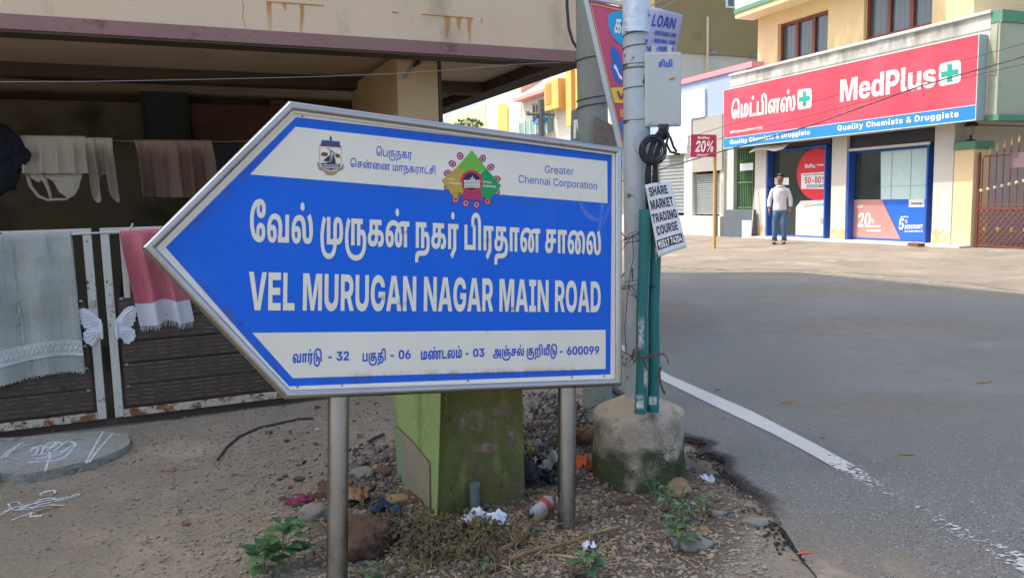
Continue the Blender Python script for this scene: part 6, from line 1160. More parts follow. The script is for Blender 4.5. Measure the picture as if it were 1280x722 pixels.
# ================================================================== MOSSY BLOCK
c0, c1, c2 = gnd(547, 650, .0), gnd(657, 627, .0), gnd(497, 600, .0); c3 = c1 + (c2-c0)
hb_ = .80; T_ = [V((p.x, p.y, hb_)) + d_ for p, d_ in ((c0, V()), (c1, V()), (c2, V()), (c3, V()))]
m_mossgreen = mat('mossy_green_wall', srgb(116, 120, 66), .95, 0, .2, 3, bump=.8, bscale=40, fine=.25, fscale=90, spots=[(srgb(92, 98, 50), 4, .48, .15), (srgb(134, 136, 82), 7, .56, .1, (1, 1, .3)), (srgb(120, 106, 84), 5, .58, .1), (srgb(98, 84, 62), 2.6, .56, .15), (srgb(70, 66, 44), 22, .64, .06, (1, 1, .5))])
m_limegreen = mat('lime_green_paint', srgb(142, 166, 104), .85, 0, .1, 3, bump=1, bscale=30, spots=[(srgb(108, 124, 70), 5, .50, .15, (1, 1, .3)), (srgb(122, 112, 86), 6, .62, .08), (srgb(96, 84, 60), 30, .7, .06)])
m_greybr = mat('bare_grey_side', srgb(140, 134, 116), .95, 0, .15, 5, bump=.8, bscale=40, spots=[(srgb(112, 148, 100), 3.5, .46, .14, (1, 1, .3)), (srgb(98, 84, 70), 5, .6, .1, (1, 1, .4))])
blk = thing('concrete_block', (c0+c3)/2, 'square mossy green concrete block behind the sign', 'concrete block')
lo_ = V((0, 0, -.15))
mb = MB(); mb.box8([c0+lo_, c1+lo_, c3+lo_, c2+lo_, T_[0], T_[1], T_[3], T_[2]]); mb.build('body', m_mossgreen, blk, bevel=.008)
# painted side as thin skins: lime upper part and bare lower part, split along the crack
u_ = (c2-c0); nL = u_.cross(V((0, 0, 1))).normalized(); nL = nL if nL.x < 0 else -nL
SP = Plane(c0, nL, (0, 0, 1))
sidep = Plane(c0, (T_[0]-c0).cross(c2-c0), (0, 0, 1))
nn = (T_[0]-c0).cross(c2-c0).normalized(); nn = nn if nn.x < 0 else -nn
sidep = Plane(c0, nn, (0, 0, 1))
L_ = lambda pts, o_: [sidep.at(x, y, o_) for x, y in pts]
MB().prism(L_([(491.5, 470), (551, 470), (546, 648), (540, 640), (538.5, 577), (515, 549), (496.5, 531), (492, 525)], .004), -nn*.003).build('painted_side', m_limegreen, blk)
MB().prism(L_([(492, 531), (496.5, 535), (515, 553), (536.5, 580), (537, 636), (520, 618), (497, 598)], .005), -nn*.003).build('bare_side', m_greybr, blk)
# faded panel on the front
nf = (T_[0]-c0).cross(c1-c0).normalized(); nf = nf if nf.y < 0 else -nf
fp_ = Plane(c0, nf, (0, 0, 1)); m_fade = soft('faded_patch', srgb(158, 138, 122), 26, .38, .62)
rng = random.Random(8)
def ragged(x0, y0, x1, y1, j=3, n=7):
    pts = [(x0+(x1-x0)*i/n, y0) for i in range(n)] + [(x1, y0+(y1-y0)*i/n) for i in range(n)] + [(x1-(x1-x0)*i/n, y1) for i in range(n)] + [(x0, y1-(y1-y0)*i/n) for i in range(n)]
    return [(x+rng.uniform(-j, j), y+rng.uniform(-j, j)) for x, y in pts]
for r4 in ((572, 510, 606, 540), (585, 552, 628, 566), (614, 507, 642, 520), (632, 508, 645, 560), (608, 524, 624, 536)): 
    film('faded_patch', lambda u, v: fp_.at(r4[0]+(r4[2]-r4[0])*u, r4[1]+(r4[3]-r4[1])*v, .0035), lambda u, v: min(1, 6*u, 6*(1-u), 6*v, 6*(1-v))*.95, 10, 10, m_fade, blk)
# stub of pipe and brick at its foot
st_ = gnd(594, 640, .02)
mb = MB(); mb.tube([st_-V((0, 0, .05)), st_+V((0, 0, .125))], .021, 14); mb.tube([st_+V((0, 0, .11)), st_+V((0, 0, .126))], .023, 14)
mb.build('pipe_stub', mat('grey_pvc', srgb(104, 116, 112), .6, 0, .1, 10), smooth=True, label='short grey pipe stub sticking up in front of the mossy block', cat='pipe')
m_brick = mat('old_brick', srgb(122, 78, 58), .95, 0, .2, 8, bump=1, bscale=50, spots=[(srgb(80, 66, 52), 10, .55, .1)])
MB().rock(gnd(590, 650, .0), .05, (1.3, .8, .6), 4, 3).build('brick_lump', m_brick, smooth=2, label='reddish lump of brick around the foot of the pipe stub', cat='brick')
# ================================================================== PHARMACY BUILDING ACROSS THE ROAD
MF = Frame((9.396, 17.17), radians(113), 1)
def Ms(x, y, o=0): return MF.s(x, y, o)
def Mz(x, y, o=0): return MF.z(x, y, o)
m_wht = mat('white_wall', srgb(200, 197, 190), .85, 0, .05, 1.5, bump=.2, bscale=20, spots=[(srgb(190, 180, 160), 3, .6, .12, (1, 1, .5)), (srgb(150, 140, 124), 14, .7, .05)])
m_yel = mat('yellow_wall', srgb(224, 202, 158), .85, 0, .04, 1.5, bump=.2, bscale=20, spots=[(srgb(206, 174, 120), 2.5, .62, .15)])
m_sage = mat('sage_wall', srgb(166, 178, 156), .85, 0, .05, 1.5, spots=[(srgb(150, 160, 138), 2, .58, .15)])
m_trim = mat('green_trim', srgb(88, 142, 114), .7, 0, .06, 4)
m_brown = mat('brown_frame', srgb(116, 58, 44), .5, 0, .08, 6)
m_glass = mat('window_glass', srgb(78, 92, 102), .12, 0, .15, 1.2, spec=.8)
m_blue = mat('blue_frame', srgb(38, 84, 170), .45, 0, .06, 4)
m_hdr = mat('dark_header', srgb(44, 42, 62), .6, 0, .15, 3)
m_redsign = mat('sign_red', srgb(200, 62, 82), .4, 0, .04, 1, spots=[(srgb(206, 84, 104), .7, .45, .3)])
m_bluesign = mat('sign_band_blue', srgb(30, 130, 222), .4, 0, .03, 1)
m_signlet = mat('sign_letters', srgb(236, 234, 228), .5, 0, .03, 3)
m_green2 = mat('cross_green', srgb(20, 160, 140), .5, 0, .04, 3)
mp_ = thing('shop_building', MF.p(2.5, 0, .1), 'pharmacy building with red signboard, blue shopfronts and yellow upper floor', 'building')
def MBX(nm, s0, s1, o0, o1, z0, z1, m_, par=None, bevel=0): return MB().fbox(MF, s0, s1, o0, o1, z0, z1).build(nm, m_, par or mp_, bevel=bevel)
def SP_(x, y=240, o=0): return Ms(x, y, o)
# ground floor pillars
ZT = 2.84
for a, b, nm in ((943, 957, 'pillar'), (1038.5, 1057, 'pillar'), (1165.5, 1190, 'pillar')):
    s0, s1 = Ms(b, 250), Ms(a, 250); pil = MBX(nm, s0, s1, -.5, 0, .0, ZT, m_wht, bevel=.01)
    mb = MB(); n = 8; pts = [MF.p(s0+.002, .004, .1), MF.p(s1-.002, .004, .1)] + [MF.p(s1-.002-(s1-s0-.004)*i/n, .004, .40+.12*random.random()) for i in range(n+1)]
    mb.sheet(pts); mb.build('worn_foot', mat('worn_foot_%d' % a, srgb(206, 176, 128), .95, 0, .12, 6, spots=[(srgb(214, 206, 196), 6, .5, .08)]), pil)
# back mass of ground floor and interior
sL, sR = Ms(943, 250), Ms(1190, 250)
MBX('back_wall', sR, sL, -5, -4, .0, ZT, m_wht); MBX('floor', sR, sL, -4, -.02, -.1, .17, m_wht)
MBX('ceiling', sR, sL, -4, -.02, ZT-.1, ZT-.01, m_wht); MBX('side_wall', sL-.15, sL, -4, -.5, .17, ZT-.12, m_wht); MBX('side_wall', sR, sR+.15, -4, -.5, .17, ZT-.12, m_wht)
MBX('step', Ms(1213, 306), Ms(948, 298), .004, .34, .0, .165, m_wht, bevel=.012)
# shopfront 1
def shopfront(a, b, bl_w, label):
    o = -.22; s0, s1 = Ms(b, 250, o), Ms(a, 250, o)
    fr_ = MB()
    MBX('header_panel', Ms(b, 250, -.1), Ms(a, 250, -.1), -.3, -.1, Mz(b, 180, -.1)+.02, ZT-.01, m_hdr)
    zt = Mz(b, 180, -.1)
    f = MB(); f.fbox(MF, s1-bl_w, s1-.002, o-.06, -.02, .17, zt); f.fbox(MF, s0+.002, s0+.05, o-.06, -.06, .17, zt); f.fbox(MF, s0+.05, s1-bl_w, o-.06, o+.03, zt-.07, zt)
    f.fbox(MF, s0+.05, s1-bl_w, o-.06, o+.03, .17, .22)
    f.build('shop_frame', m_blue, mp_, bevel=.006)
    MBX('shop_glass', s0+.05, s1-bl_w, o-.02, o-.01, .22, zt-.07, m_sglass)
    return o, zt, s0, s1
m_sglass = mat('shop_glass', srgb(60, 74, 74), .08, 0, .05, 1, alpha=.5, spec=.6)
o1_, zt1, a0, a1 = shopfront(957, 1037, .30, '')
o2_, zt2, b0, b1 = shopfront(1059, 1165, .22, '')
SP1 = fplane(MF, o1_+.0)
# shop furniture dimly seen through the glass
for s_, w_, h_, m_ in ((4.3, .9, 1.0, flatm('counter_grey', 150, 160, 160)), (5.1, .5, 1.9, flatm('rack', 90, 110, 110))):
    t_ = thing('shelf_unit', MF.p(s_, -2.2, .17), 'pale counter behind the first shop window' if s_ < 5 else 'tall grey rack behind the first shop window', 'shelf')
    MB().fbox(MF, s_-w_/2, s_+w_/2, -2.6, -2.2, .171, .17+h_).build('cabinet', m_, t_, bevel=.01)
    for k in range(4): MB().fbox(MF, s_-w_/2+.03, s_+w_/2-.03, -2.19, -2.16, .25+k*h_/4.6, .27+k*h_/4.6).build('shelf', m_wht, t_)
# round red sticker and posters (first window)
red = flatm('sticker_red', 214, 40, 58); whp = flatm('poster_white', 222, 228, 228); bl5 = flatm('poster_blue', 30, 100, 205); bp20 = flatm('poster_dusty_pink', 186, 138, 132)
def disc(pl, cx, cy, rx, ry, off, xmax=9999, n=40):
    return [pl.at(min(cx+rx*cos(2*pi*i/n), xmax), cy+ry*sin(2*pi*i/n), off) for i in range(n)]
t_ = thing('round_sticker', SP1.at(1020, 250, 0), 'big round red 50-80% discount sticker on the first shop window', 'sticker')
MB().sheet(disc(SP1, 1022, 218, 26, 32.5, .004, 1035)).build('disc', red, t_)
MB().sheet([SP1.at(*p, .007) for p in ((1001.5, 217), (1034.5, 214.5), (1034.5, 236), (1001.5, 236))]).build('white_label', whp, t_)
for s_, a, b, tp, m_ in (('50-80%', (1005.5, 229.5), (1033.5, 228.5), 221.5, flatm('ink_red', 190, 40, 50)), ('DISCOUNT', (1008, 234.8), (1031, 234.2), 231, flatm('ink_grey', 70, 80, 110)), ('GENERIC MEDICINES', (1003.5, 219.8), (1033.5, 218.2), 217.8, flatm('ink_grey2', 110, 116, 130)), ('MedPlus', (1006, 210), (1019, 209.6), 205, m_whiteink), ('PHARMACY', (1021, 207.6), (1033, 207.2), 205.2, m_whiteink)):
    q = MB(); ptext(q, SP1, s_, a, b, (a[0], tp), .009); q.build('lettering', m_, t_)
t_ = thing('poster', SP1.at(1014, 295, 0), 'pale white poster with a painted sunlit patch low on the first shop window', 'poster')
MB().sheet([SP1.at(*p, .004) for p in ((995, 259), (1001, 251), (1034.5, 249.5), (1034.5, 297), (994.5, 295.5))]).build('sheet', whp, t_)
MB().sheet([SP1.at(*p, .007) for p in ((998, 256), (1004, 254), (1008, 251), (1018, 254), (1016, 260), (1012, 268), (1009, 276), (1011, 284), (1014, 287), (1010, 288), (1007, 283), (1003, 270), (999, 262))]).build('torn_shape', flatm('sun_patch_cream', 226, 220, 204), t_)  # patch of sunlight painted as a pale cut-out shape
MB().sheet([SP1.at(*p, .007) for p in ((1025, 273), (1030, 272.6), (1030, 281), (1025, 281))]).build('printed_mark', flatm('mark_grey', 150, 165, 165), t_)
MB().sheet([SP1.at(*p, .007) for p in ((1005, 256.5), (1031, 254.5), (1031, 257), (1005, 259))]).build('printed_mark', flatm('mark_bluegrey', 150, 185, 205), t_)
t_ = MB(); t_.sheet([SP1.at(*p, .005) for p in ((968, 222), (986, 222), (986, 231), (968, 231))]); t_.build('notice', whp, label='small white notice taped to the glass behind the standing man', cat='notice')
# second window
SP2 = fplane(MF, o2_)
m_pal = mat('pale_panel', srgb(186, 214, 214), .3, 0, .05, 1.5, spots=[(srgb(170, 196, 200), 1.5, .55, .2)])
MB().sheet([SP2.at(*p, .003) for p in ((1101, 183.5), (1163.5, 177.5), (1163.5, 250), (1101, 250))]).build('pale_panel', m_pal, mp_)
for x in (1115, 1139): MB().fbox(MF, Ms(x+.5, 210, o2_), Ms(x-.5, 210, o2_), o2_+.003, o2_+.007, Mz(x, 250, o2_), zt2-.09).build('panel_joint', flatm('joint_%d' % x, 140, 170, 172), mp_)
MB().fbox(MF, Ms(1163, 232, o2_), Ms(1101, 232, o2_), o2_+.003, o2_+.007, Mz(1130, 233, o2_), Mz(1130, 232, o2_)).build('panel_joint', flatm('joint_h', 150, 180, 182), mp_)
MB().sheet([SP2.at(*p, -.6) for p in ((1068, 181), (1104, 179), (1104, 262), (1068, 262))]).build('inner_screen', flatm('inner_screen', 52, 70, 84), mp_)
MBX('awning_rail', Ms(1163, 180, -.03), Ms(1062, 180, -.03), -.05, .0, zt2-.01, zt2+.05, m_wht)
t_ = thing('poster', SP2.at(1100, 300, 0), 'dusty pink 20% poster low on the second shop window', 'poster')
MB().sheet([SP2.at(*p, .006) for p in ((1064.5, 249.5), (1102, 249.2), (1126.5, 300), (1064, 298.5))]).build('sheet', bp20, t_)
for s_, a, b, tp in (('20', (1071.5, 283.5), (1088, 283.5), 266), ('%', (1088.5, 279), (1093, 279), 273), ('DISCOUNT', (1081, 284), (1101, 284), 281.5), ('ON MEDICINES', (1083, 289.5), (1101, 289.5), 287), ('FLAT', (1071, 260), (1079, 259), 257)):
    q = MB(); ptext(q, SP2, s_, a, b, (a[0], tp), .009, skew=.12); q.build('lettering', m_whiteink, t_)
t_ = thing('poster', SP2.at(1145, 303, 0), 'bright blue 5% discount poster low on the second shop window', 'poster')
MB().sheet([SP2.at(*p, .006) for p in ((1102.6, 249.2), (1163.5, 248.6), (1161.5, 303), (1127.2, 300))]).build('sheet', bl5, t_)
MB().sheet([SP2.at(*p, .010) for p in ((1136, 249), (1155.5, 248.5), (1155.3, 258.5), (1136, 258.8))]).build('label', whp, t_)
for s_, a, b, tp, m_ in (('5', (1122.5, 287), (1129.5, 287.2), 273, m_whiteink), ('%', (1130.5, 279), (1134.5, 279), 274.5, m_whiteink), ('DISCOUNT', (1130.5, 286), (1153.5, 285.5), 281, m_whiteink), ('ON OTHER PRODUCTS', (1130.5, 290.2), (1153.5, 290), 288, m_whiteink), ('MedPlus', (1125.5, 272), (1135.5, 271.8), 270, m_whiteink), ('Advantage', (1139, 256), (1153, 255.6), 252.5, flatm('ink_rose', 150, 90, 100))):
    q = MB(); ptext(q, SP2, s_, a, b, (a[0], tp), .012 if s_ != 'Advantage' else .014, skew=.12 if s_ != 'Advantage' else 0); q.build('lettering', m_, t_)
# signboard
SO = .52
sg = thing('shop_signboard', MF.p(3, SO, 2.75), 'long red and blue lit-box signboard of the pharmacy under the yellow upper floor', 'signboard')
SG = fplane(MF, SO); s0, s1 = Ms(1222, 96, SO), Ms(904.5, 150, SO)
zt_ = .5*(Mz(1222, 43, SO)+Mz(905, 113, SO)); zb_ = .5*(Mz(1220, 150, SO)+Mz(904, 186, SO)); zm_ = .5*(Mz(1221, 131.5, SO)+Mz(904, 173, SO))
MBX('sign_box', s0, s1, .27, SO-.004, zb_, zt_, flatm('sign_box_grey', 150, 176, 180, .5), sg, .006)
MBX('red_face', s0+.012, s1-.012, SO-.003, SO, zm_+.008, zt_-.012, m_redsign, sg); MBX('blue_band', s0+.012, s1-.012, SO-.003, SO, zb_+.012, zm_-.008, m_bluesign, sg)
fm = flatm('sign_rim', 214, 216, 216, .5)
for a in ((s0, s1, zt_-.012, zt_+.004), (s0, s1, zb_-.004, zb_+.012), (s0, s1, zm_-.008, zm_+.008), (s0, s0+.012, zb_+.012, zt_-.012), (s1-.012, s1, zb_+.012, zt_-.012)): MBX('sign_rim', a[0], a[1], SO-.006, SO+.006, a[2], a[3], fm, sg)
t_ = lambda s_, a, b, tp, m_=m_signlet, **k: ptext(Q_, SG, s_, a, b, (a[0], tp), .004, **k)
for s_, a, b, tp, k in (('மெட்பிளஸ்', (913.5, 149), (994.5, 138), 132.5, {}), ('MedPlus', (1048.5, 128), (1170.5, 108.5), 100.5, dict(gap=-18)), ('Quality Chemists & Druggists', (912, 180.5), (1012.5, 168), 175.3, dict(gap=60)), ('Quality Chemists & Druggists', (1046.5, 163.6), (1198.5, 146), 157, dict(gap=60)), ('GPT:29444270127/28', (912.5, 167.3), (953, 161.2), 164.3, {})):
    Q_ = MB(); ptext(Q_, SG, s_, a, b, (a[0], tp), .004, **k); Q_.build('lettering', m_signlet, sg)
def plus(tl, tr, br, bl):
    P4 = [SG.at(*p, .005) for p in (tl, tr, br, bl)]
    f = lambda u, v, o=0: P4[0].lerp(P4[1], u).lerp(P4[3].lerp(P4[2], u), v) + MF.n*o
    r = .16; pts = []
    for cx, cy, a0_ in ((1-r, r, -pi/2), (1-r, 1-r, 0), (r, 1-r, pi/2), (r, r, pi)):
        for i in range(6): a = a0_+pi/2*i/5; pts.append(f(cx+r*cos(a), cy+r*sin(a)))
    MB().sheet(pts).build('plus_tile', m_signlet, sg)
    h = .12; MB().sheet([f(*p, .003) for p in ((.5-h, .12), (.5+h, .12), (.5+h, .5-h), (.9, .5-h), (.9, .5+h), (.5+h, .5+h), (.5+h, .88), (.5-h, .88), (.5-h, .5+h), (.1, .5+h), (.1, .5-h), (.5-h, .5-h))]).build('plus_mark', m_green2, sg)
plus((997, 112.5), (1014.5, 110), (1014.5, 134.5), (996.8, 137.5)); plus((1174, 80), (1201, 74.5), (1201, 103), (1173.5, 108.5))
# fascia above the sign, terrace
FO = .26; f0, f1 = Ms(1236, 90, FO), Ms(913, 100, FO); zf = .5*(Mz(1236, 16, FO)+Mz(915, 97, FO))
fas = MBX('fascia', f0, f1, -1.6, FO, ZT, zf, m_wht, bevel=.01)
MBX('fascia_ledge', f0-.02, f1+.02, -.2, FO+.05, zf+.002, zf+.07, m_wht, bevel=.01)
MBX('fascia_line', f0, f1, FO+.002, FO+.012, zf-.30, zf-.28, flatm('ledge_grey', 176, 172, 162))
m_dirtf = soft('fascia_dirt', srgb(96, 88, 74), 3, .38, .62, st=(1, 1, .4))
film('fascia_dirt', lambda u, v: MF.p(f0+(f1-f0)*u, FO+.013, zf-.02-(zf-zt_-.0)*v*.95), lambda u, v: (.2+.35*(1-v))*min(1, 9*u, 9*(1-u)), 60, 8, m_dirtf, mp_)
# ripped cloth / rolled shutter flap under the sign
fl = MB(); fl.grid(lambda u, v: MF.p(Ms(987, 190, .25)+(Ms(943, 190, .25)-Ms(987, 190, .25))*u, .02+.42*v, 2.80-.10*v*(1+.4*sin(u*7))-.14*v*v+.02*N(u*5, v*4)), 16, 8); fl.build('awning_flap', mat('flap', srgb(206, 196, 176), .9, 0, .15, 6), mp_, smooth=2, solid=.006)
# sage side wall of the shop building, with trims, and the lintel over the gate
EF = Frame(MF.p(f0, 0, 0), radians(23), -1)      # runs to the right, faces the camera
W0 = 0
MB().box8([MF.p(f0-.004, FO, ZT-.02), MF.p(f0-.004, -9, ZT-.02), MF.p(f0-.20, -9, ZT-.02), MF.p(f0-.20, FO, ZT-.02), MF.p(f0-.004, FO, zf-.2), MF.p(f0-.004, -9, zf-.2), MF.p(f0-.20, -9, zf-.2), MF.p(f0-.20, FO, zf-.2)]).build('side_wall', m_sage, mp_)
MBX('side_trim', f0-.24, f0-.003, -9, FO+.01, zf-.196, zf+.03, m_trim); MBX('side_trim', f0-.25, f0-.003, -9, FO+.01, ZT-.14, ZT-.024, m_trim)
# rusty conduit on the side wall
mb = MB(); SW_ = Plane(MF.p(f0-.22, 0, 3), -MF.a, (0, 0, 1))
mb.tube([SW_.at(x, y, .0) for x, y in ((1262, 28), (1252, 27), (1248, 30), (1246, 60), (1245, 95), (1233, 93))], .014, 6); mb.build('conduit', mat('rusty_conduit', srgb(150, 126, 96), .8), mp_, smooth=True)
# upper floor
UO = -.55
u0, u1 = Ms(1217, 10, UO), Ms(947, 80, UO)
def zy(x, y): return Mz(x, y, UO)
wz = lambda a, b, yb: None
wins = [(1034.5, 972, .5*(zy(972, 78)+zy(1035, 66)), .5*(zy(972, 30)+zy(1035, 12))), (1164, 1079, .5*(zy(1080, 51)+zy(1164, 31)), zy(1100, -30))]
ZU = 8.4
ss = [u0]; 
for a, b, z0, z1 in wins[::-1]: ss += [Ms(a, 50, UO), Ms(b, 50, UO)]
ss.append(u1)
for i in range(0, len(ss), 2): MBX('upper_wall', ss[i], ss[i+1], -6, UO, zf-.3, ZU, m_yel)
for (a, b, z0, z1), k in zip(wins[::-1], (1, 3)):
    MBX('upper_wall', ss[k], ss[k+1], -6, UO-.001, zf-.3, z0, m_yel); MBX('upper_wall', ss[k], ss[k+1], -6, UO-.001, z1, ZU, m_yel)
    wn = thing('window', (0, 0, 0), None, None); bpy.data.objects.remove(wn)
    fo = UO-.16
    w_ = MBX('window', ss[k], ss[k+1], fo-.05, fo-.03, z0, z1, m_glass)
    n = 3; fr_ = MB(); sw = ss[k+1]-ss[k]
    for j in range(n+1):
        s_ = ss[k]+sw*j/n; e = .05 if 0 < j < n else .07; fr_.fbox(MF, max(ss[k]+.001, s_-e), min(ss[k+1]-.001, s_+e), fo-.02, fo+.04, z0+.001, z1-.001)
    for z in (z0+.04, z1-.04): fr_.fbox(MF, ss[k]+.002, ss[k+1]-.002, fo-.018, fo+.038, z-.04, z+.04)
    c = fr_.build('window_frame', m_brown, w_, bevel=.004)
    bars = MB()
    for j in range(14): s_ = ss[k]+sw*(j+.5)/14; bars.tube([MF.p(s_, fo-.028, z0), MF.p(s_, fo-.028, z1)], .003, 4)
    bars.build('grille', flatm('grille_grey%d' % k, 150, 150, 150), w_)
for i_ in range(0, len(ss), 2): film('upper_dirt', lambda u, v: MF.p(ss[i_]+(ss[i_+1]-ss[i_])*u, UO+.004, zf+.1+1.4*v), lambda u, v: .35*(1-v)**2, 60, 8, m_dirtf, mp_)
# left reveal and green trimmed balcony slab
MBX('roof_slab', u0-.1, u1+.2, -6, UO+.1, ZU+.002, ZU+.2, m_yel)
zbk = Mz(925, 25, .0)
bs0_, bs1_ = Ms(1010, 5, .1)-3, Ms(918.5, 26, .1)
MBX('balcony_slab', bs0_+.01, bs1_-.01, UO+.003, .1, Mz(918.5, 24, .1)+.0, Mz(918.5, 24, .1)+.14, m_yel); MBX('balcony_trim', bs0_, bs1_+.02, UO+.004, .13, Mz(918.5, 24, .1)+.142, Mz(918.5, 24, .1)+.26, m_trim)
MBX('balcony_wall', bs0_, bs1_, -.1, .1, Mz(918.5, 24, .1)+.262, Mz(918.5, 24, .1)+1.4, m_wht)
# right: yellow gate pier, green grille gate
g0, g1 = Ms(1215.5, 240), Ms(1190.5, 240)
pr = thing('gate_pier', MF.p((g0+g1)/2, -.2, .1), 'square yellow gate pier with green cap right of the shopfronts', 'pier')
zc1 = Mz(1200, 187)
MB().fbox(MF, g0, g1-.012, -.5, .0, .0, zc1).build('shaft', m_yel, pr, bevel=.01); MB().fbox(MF, g0-.06, g1-.013, -.54, .05, zc1+.002, zc1+.16).build('cap', m_trim, pr, bevel=.01)
lm = thing('lamp', MF.p(g0+.18, -.1, zc1+.16), 'small dark lantern lamp standing on the yellow gate pier cap', 'lamp')
lc = MF.p(g0+.16, -.1, zc1+.16)
MB().lathe(lc, [(.09, 0), (.09, .03), (.025, .05), (.02, .14)], 10).build('base', m_dark, lm); MB().lathe(lc, [(.06, .14), (.085, .30), (.08, .32)], 6).build('lantern_glass', flatm('lantern_glass', 120, 130, 120, .3), lm); MB().lathe(lc, [(.15, .32), (.12, .37), (.03, .44), (.01, .50)], 8).build('lantern_roof', m_dark, lm)
m_iron = mat('maroon_iron', srgb(124, 66, 58), .6, .1, .12, 8); m_goldp = flatm('gold_paint', 208, 170, 90, .5)
gt = thing('iron_gate', MF.p(g0-1, -.1, .1), 'maroon iron gate with diamond lattice and gold spear tips at the right edge', 'gate')
gA = g0-.06; GZ = 2.3
for leafk in (0, 1):
    ga = gA-leafk*1.52; gb = ga-1.48
    f = MB(); 
    for s_ in (ga, gb): f.fbox(MF, s_-.02, s_+.02, -.12, -.08, .13, GZ-.2+.12*leafk)
    for z in (.15, .92, 1.0, 2.0): f.fbox(MF, gb+.02, ga-.02, -.115, -.085, z, z+.03)
    f.build('gate_frame', m_iron, gt)
    nb = 10
    for i in range(nb):
        s_ = ga-(i+.5)*1.48/nb; t_ = (i+nb*leafk+.5)/nb; zt2_ = 1.95+.38*sin(min(1, t_)*pi/2)
        MB().tube([MF.p(s_, -.1, .95), MF.p(s_, -.1, zt2_)], .012, 6).build('gate_bar', m_iron, gt)
        MB().lathe(MF.p(s_, -.1, zt2_), [(.014, 0), (.024, .04), (.014, .09), (.003, .17)], 6).build('spear_tip', m_goldp, gt)
        zz = 1.3+.28*t_; MB().lathe(MF.p(s_, -.085, zz), [(.01, -.034), (.03, -.024), (.036, 0), (.03, .024), (.01, .034)], 8).build('disc', flatm('disc_cream%d%d' % (leafk, i), 214, 196, 160), gt) if i % 1 == 0 and i < 8 else None
    lat = MB(); n = 12; L = 1.44
    for i in range(-6, n):
        for dr in (1, -1):
            a = max(0, i*L/n); pts = []
            x0 = i*L/n; x1 = x0+.75*.85
            za, zb2_ = .18, .93
            xa, xb = x0, x1
            if xa < 0: za = .18+(0-xa)/(xb-xa)*.75; xa = 0
            if xb > L: zb2_ = .93-(xb-L)/(x1-x0)*.75; xb = L
            if xb <= xa: continue
            if dr < 0: xa, xb = L-xa, L-xb
            lat.tube([MF.p(ga-.02-xa, -.1+.006*dr, za), MF.p(ga-.02-xb, -.1+.006*dr, zb2_)], .011, 5)
    lat.build('lattice', m_iron, gt)
    for i in range(5): MB().rock(MF.p(ga-.2-i*.28, -.08, .5), .04, (1, .4, 1.3), i, 1).build('rosette', m_goldp, gt)
# yard behind the gate
yb = thing('house', MF.p(g0-2.5, -4, .1), 'house wall with pink dado and dark window seen behind the maroon gate', 'house')
m_pinkwall = flatm('pink_dado', 196, 120, 108); 
MBX('wall', g0-8, g0+.3, -4.0, -3.6, .1, 1.55, m_pinkwall, yb); MBX('wall', g0-8, g0+.3, -4.0, -3.62, 1.552, ZT-.03, m_sage, yb)
for k in range(2): 
    w_ = MBX('window', g0-2.4-k*3, g0-.9-k*3, -3.618, -3.60, 1.5, 2.5, flatm('dark_window%d' % k, 48, 62, 62), yb)
    bm_ = MB(); [bm_.tube([MF.p(g0-2.4-k*3+.1*i, -3.58, 1.5), MF.p(g0-2.4-k*3+.1*i, -3.58, 2.5)], .008, 4) for i in range(16)]; bm_.build('window_bars', flatm('bars%d' % k, 90, 90, 96), w_)
MBX('canopy_slab', g0-8, f0-.26, -9, -2.4, ZT-.02, ZT+.12, m_sage, yb)
mb = MB(); mb.fbox(MF, g0-1.25, g0-.75, -.07, -.06, 1.75, 2.05); mb.build('name_board', flatm('name_board', 120, 100, 110), label='small faded board hanging on the maroon gate bars', cat='board')
# brick on the step edge
b_ = gnd(1145, 309, .1); MB().box(b_+V((0, 0, .05)), (.40, .16, .10), radians(95), (0, 0)).build('brick', m_brick, label='single loose brick lying in front of the second shopfront step', cat='brick', bevel=.01)

# ================================================================== NEIGHBOUR SHOPS (left of the pharmacy)
NO = .1
nb_ = thing('shop_building', MF.p(9.5, NO, .1), 'low lavender-blue shop row with grey roller shutters left of the pharmacy', 'building')
m_lav = mat('lavender_wall', srgb(150, 168, 204), .8, 0, .05, 1.2); m_pinktrim = flatm('pink_trim', 206, 140, 150); m_bill = flatm('white_billboard', 226, 228, 230)
m_shut = mat('shutter_grey', srgb(150, 158, 156), .6, .1, .06, 2); m_conc2 = mat('grey_cement_panel', srgb(160, 158, 150), .9, 0, .08, 2)
def nS(x, y=200): return Ms(x, y, NO)
def nZ(x, y): return Mz(x, y, NO)
sl, sr_ = nS(770), nS(904.5)
ztn = nZ(925, 88)
def NBX(nm, s0, s1, o0, o1, z0, z1, m_, bevel=0): return MB().fbox(MF, s0, s1, NO+o0, NO+o1, z0, z1).build(nm, m_, nb_, bevel=bevel)
zsh = nZ(885, 150)
NBX('upper_wall', Ms(915, 90, NO)-.6, sl, -5, 0, 2.9, ztn, m_lav); NBX('parapet_trim', Ms(927, 90, NO)-.5, sl, -.4, .06, ztn+.002, ztn+.16, m_pinktrim)
NBX('billboard', nS(883, 130), nS(832, 130), .004, .08, nZ(883, 146), nZ(883, 111), m_bill, .005)
NBX('white_strip', nS(867, 160), nS(832, 160), .004, .10, 2.75, nZ(866, 146)-.01, m_bill, .005)
NBX('cement_panel', sr_+.01, nS(867, 180), .004, .05, nZ(885, 214), nZ(885, 146), m_conc2)
NBX('pillar', nS(866, 220), nS(855.5, 220), -.4, .02, .0, 2.9, m_wht, .01); NBX('pillar', sr_-.01, nS(899.5, 220), -.4, .0, .0, 2.9, m_wht, .01); NBX('pillar', nS(820), nS(812), -.4, .02, .0, 2.9, m_wht, .01)
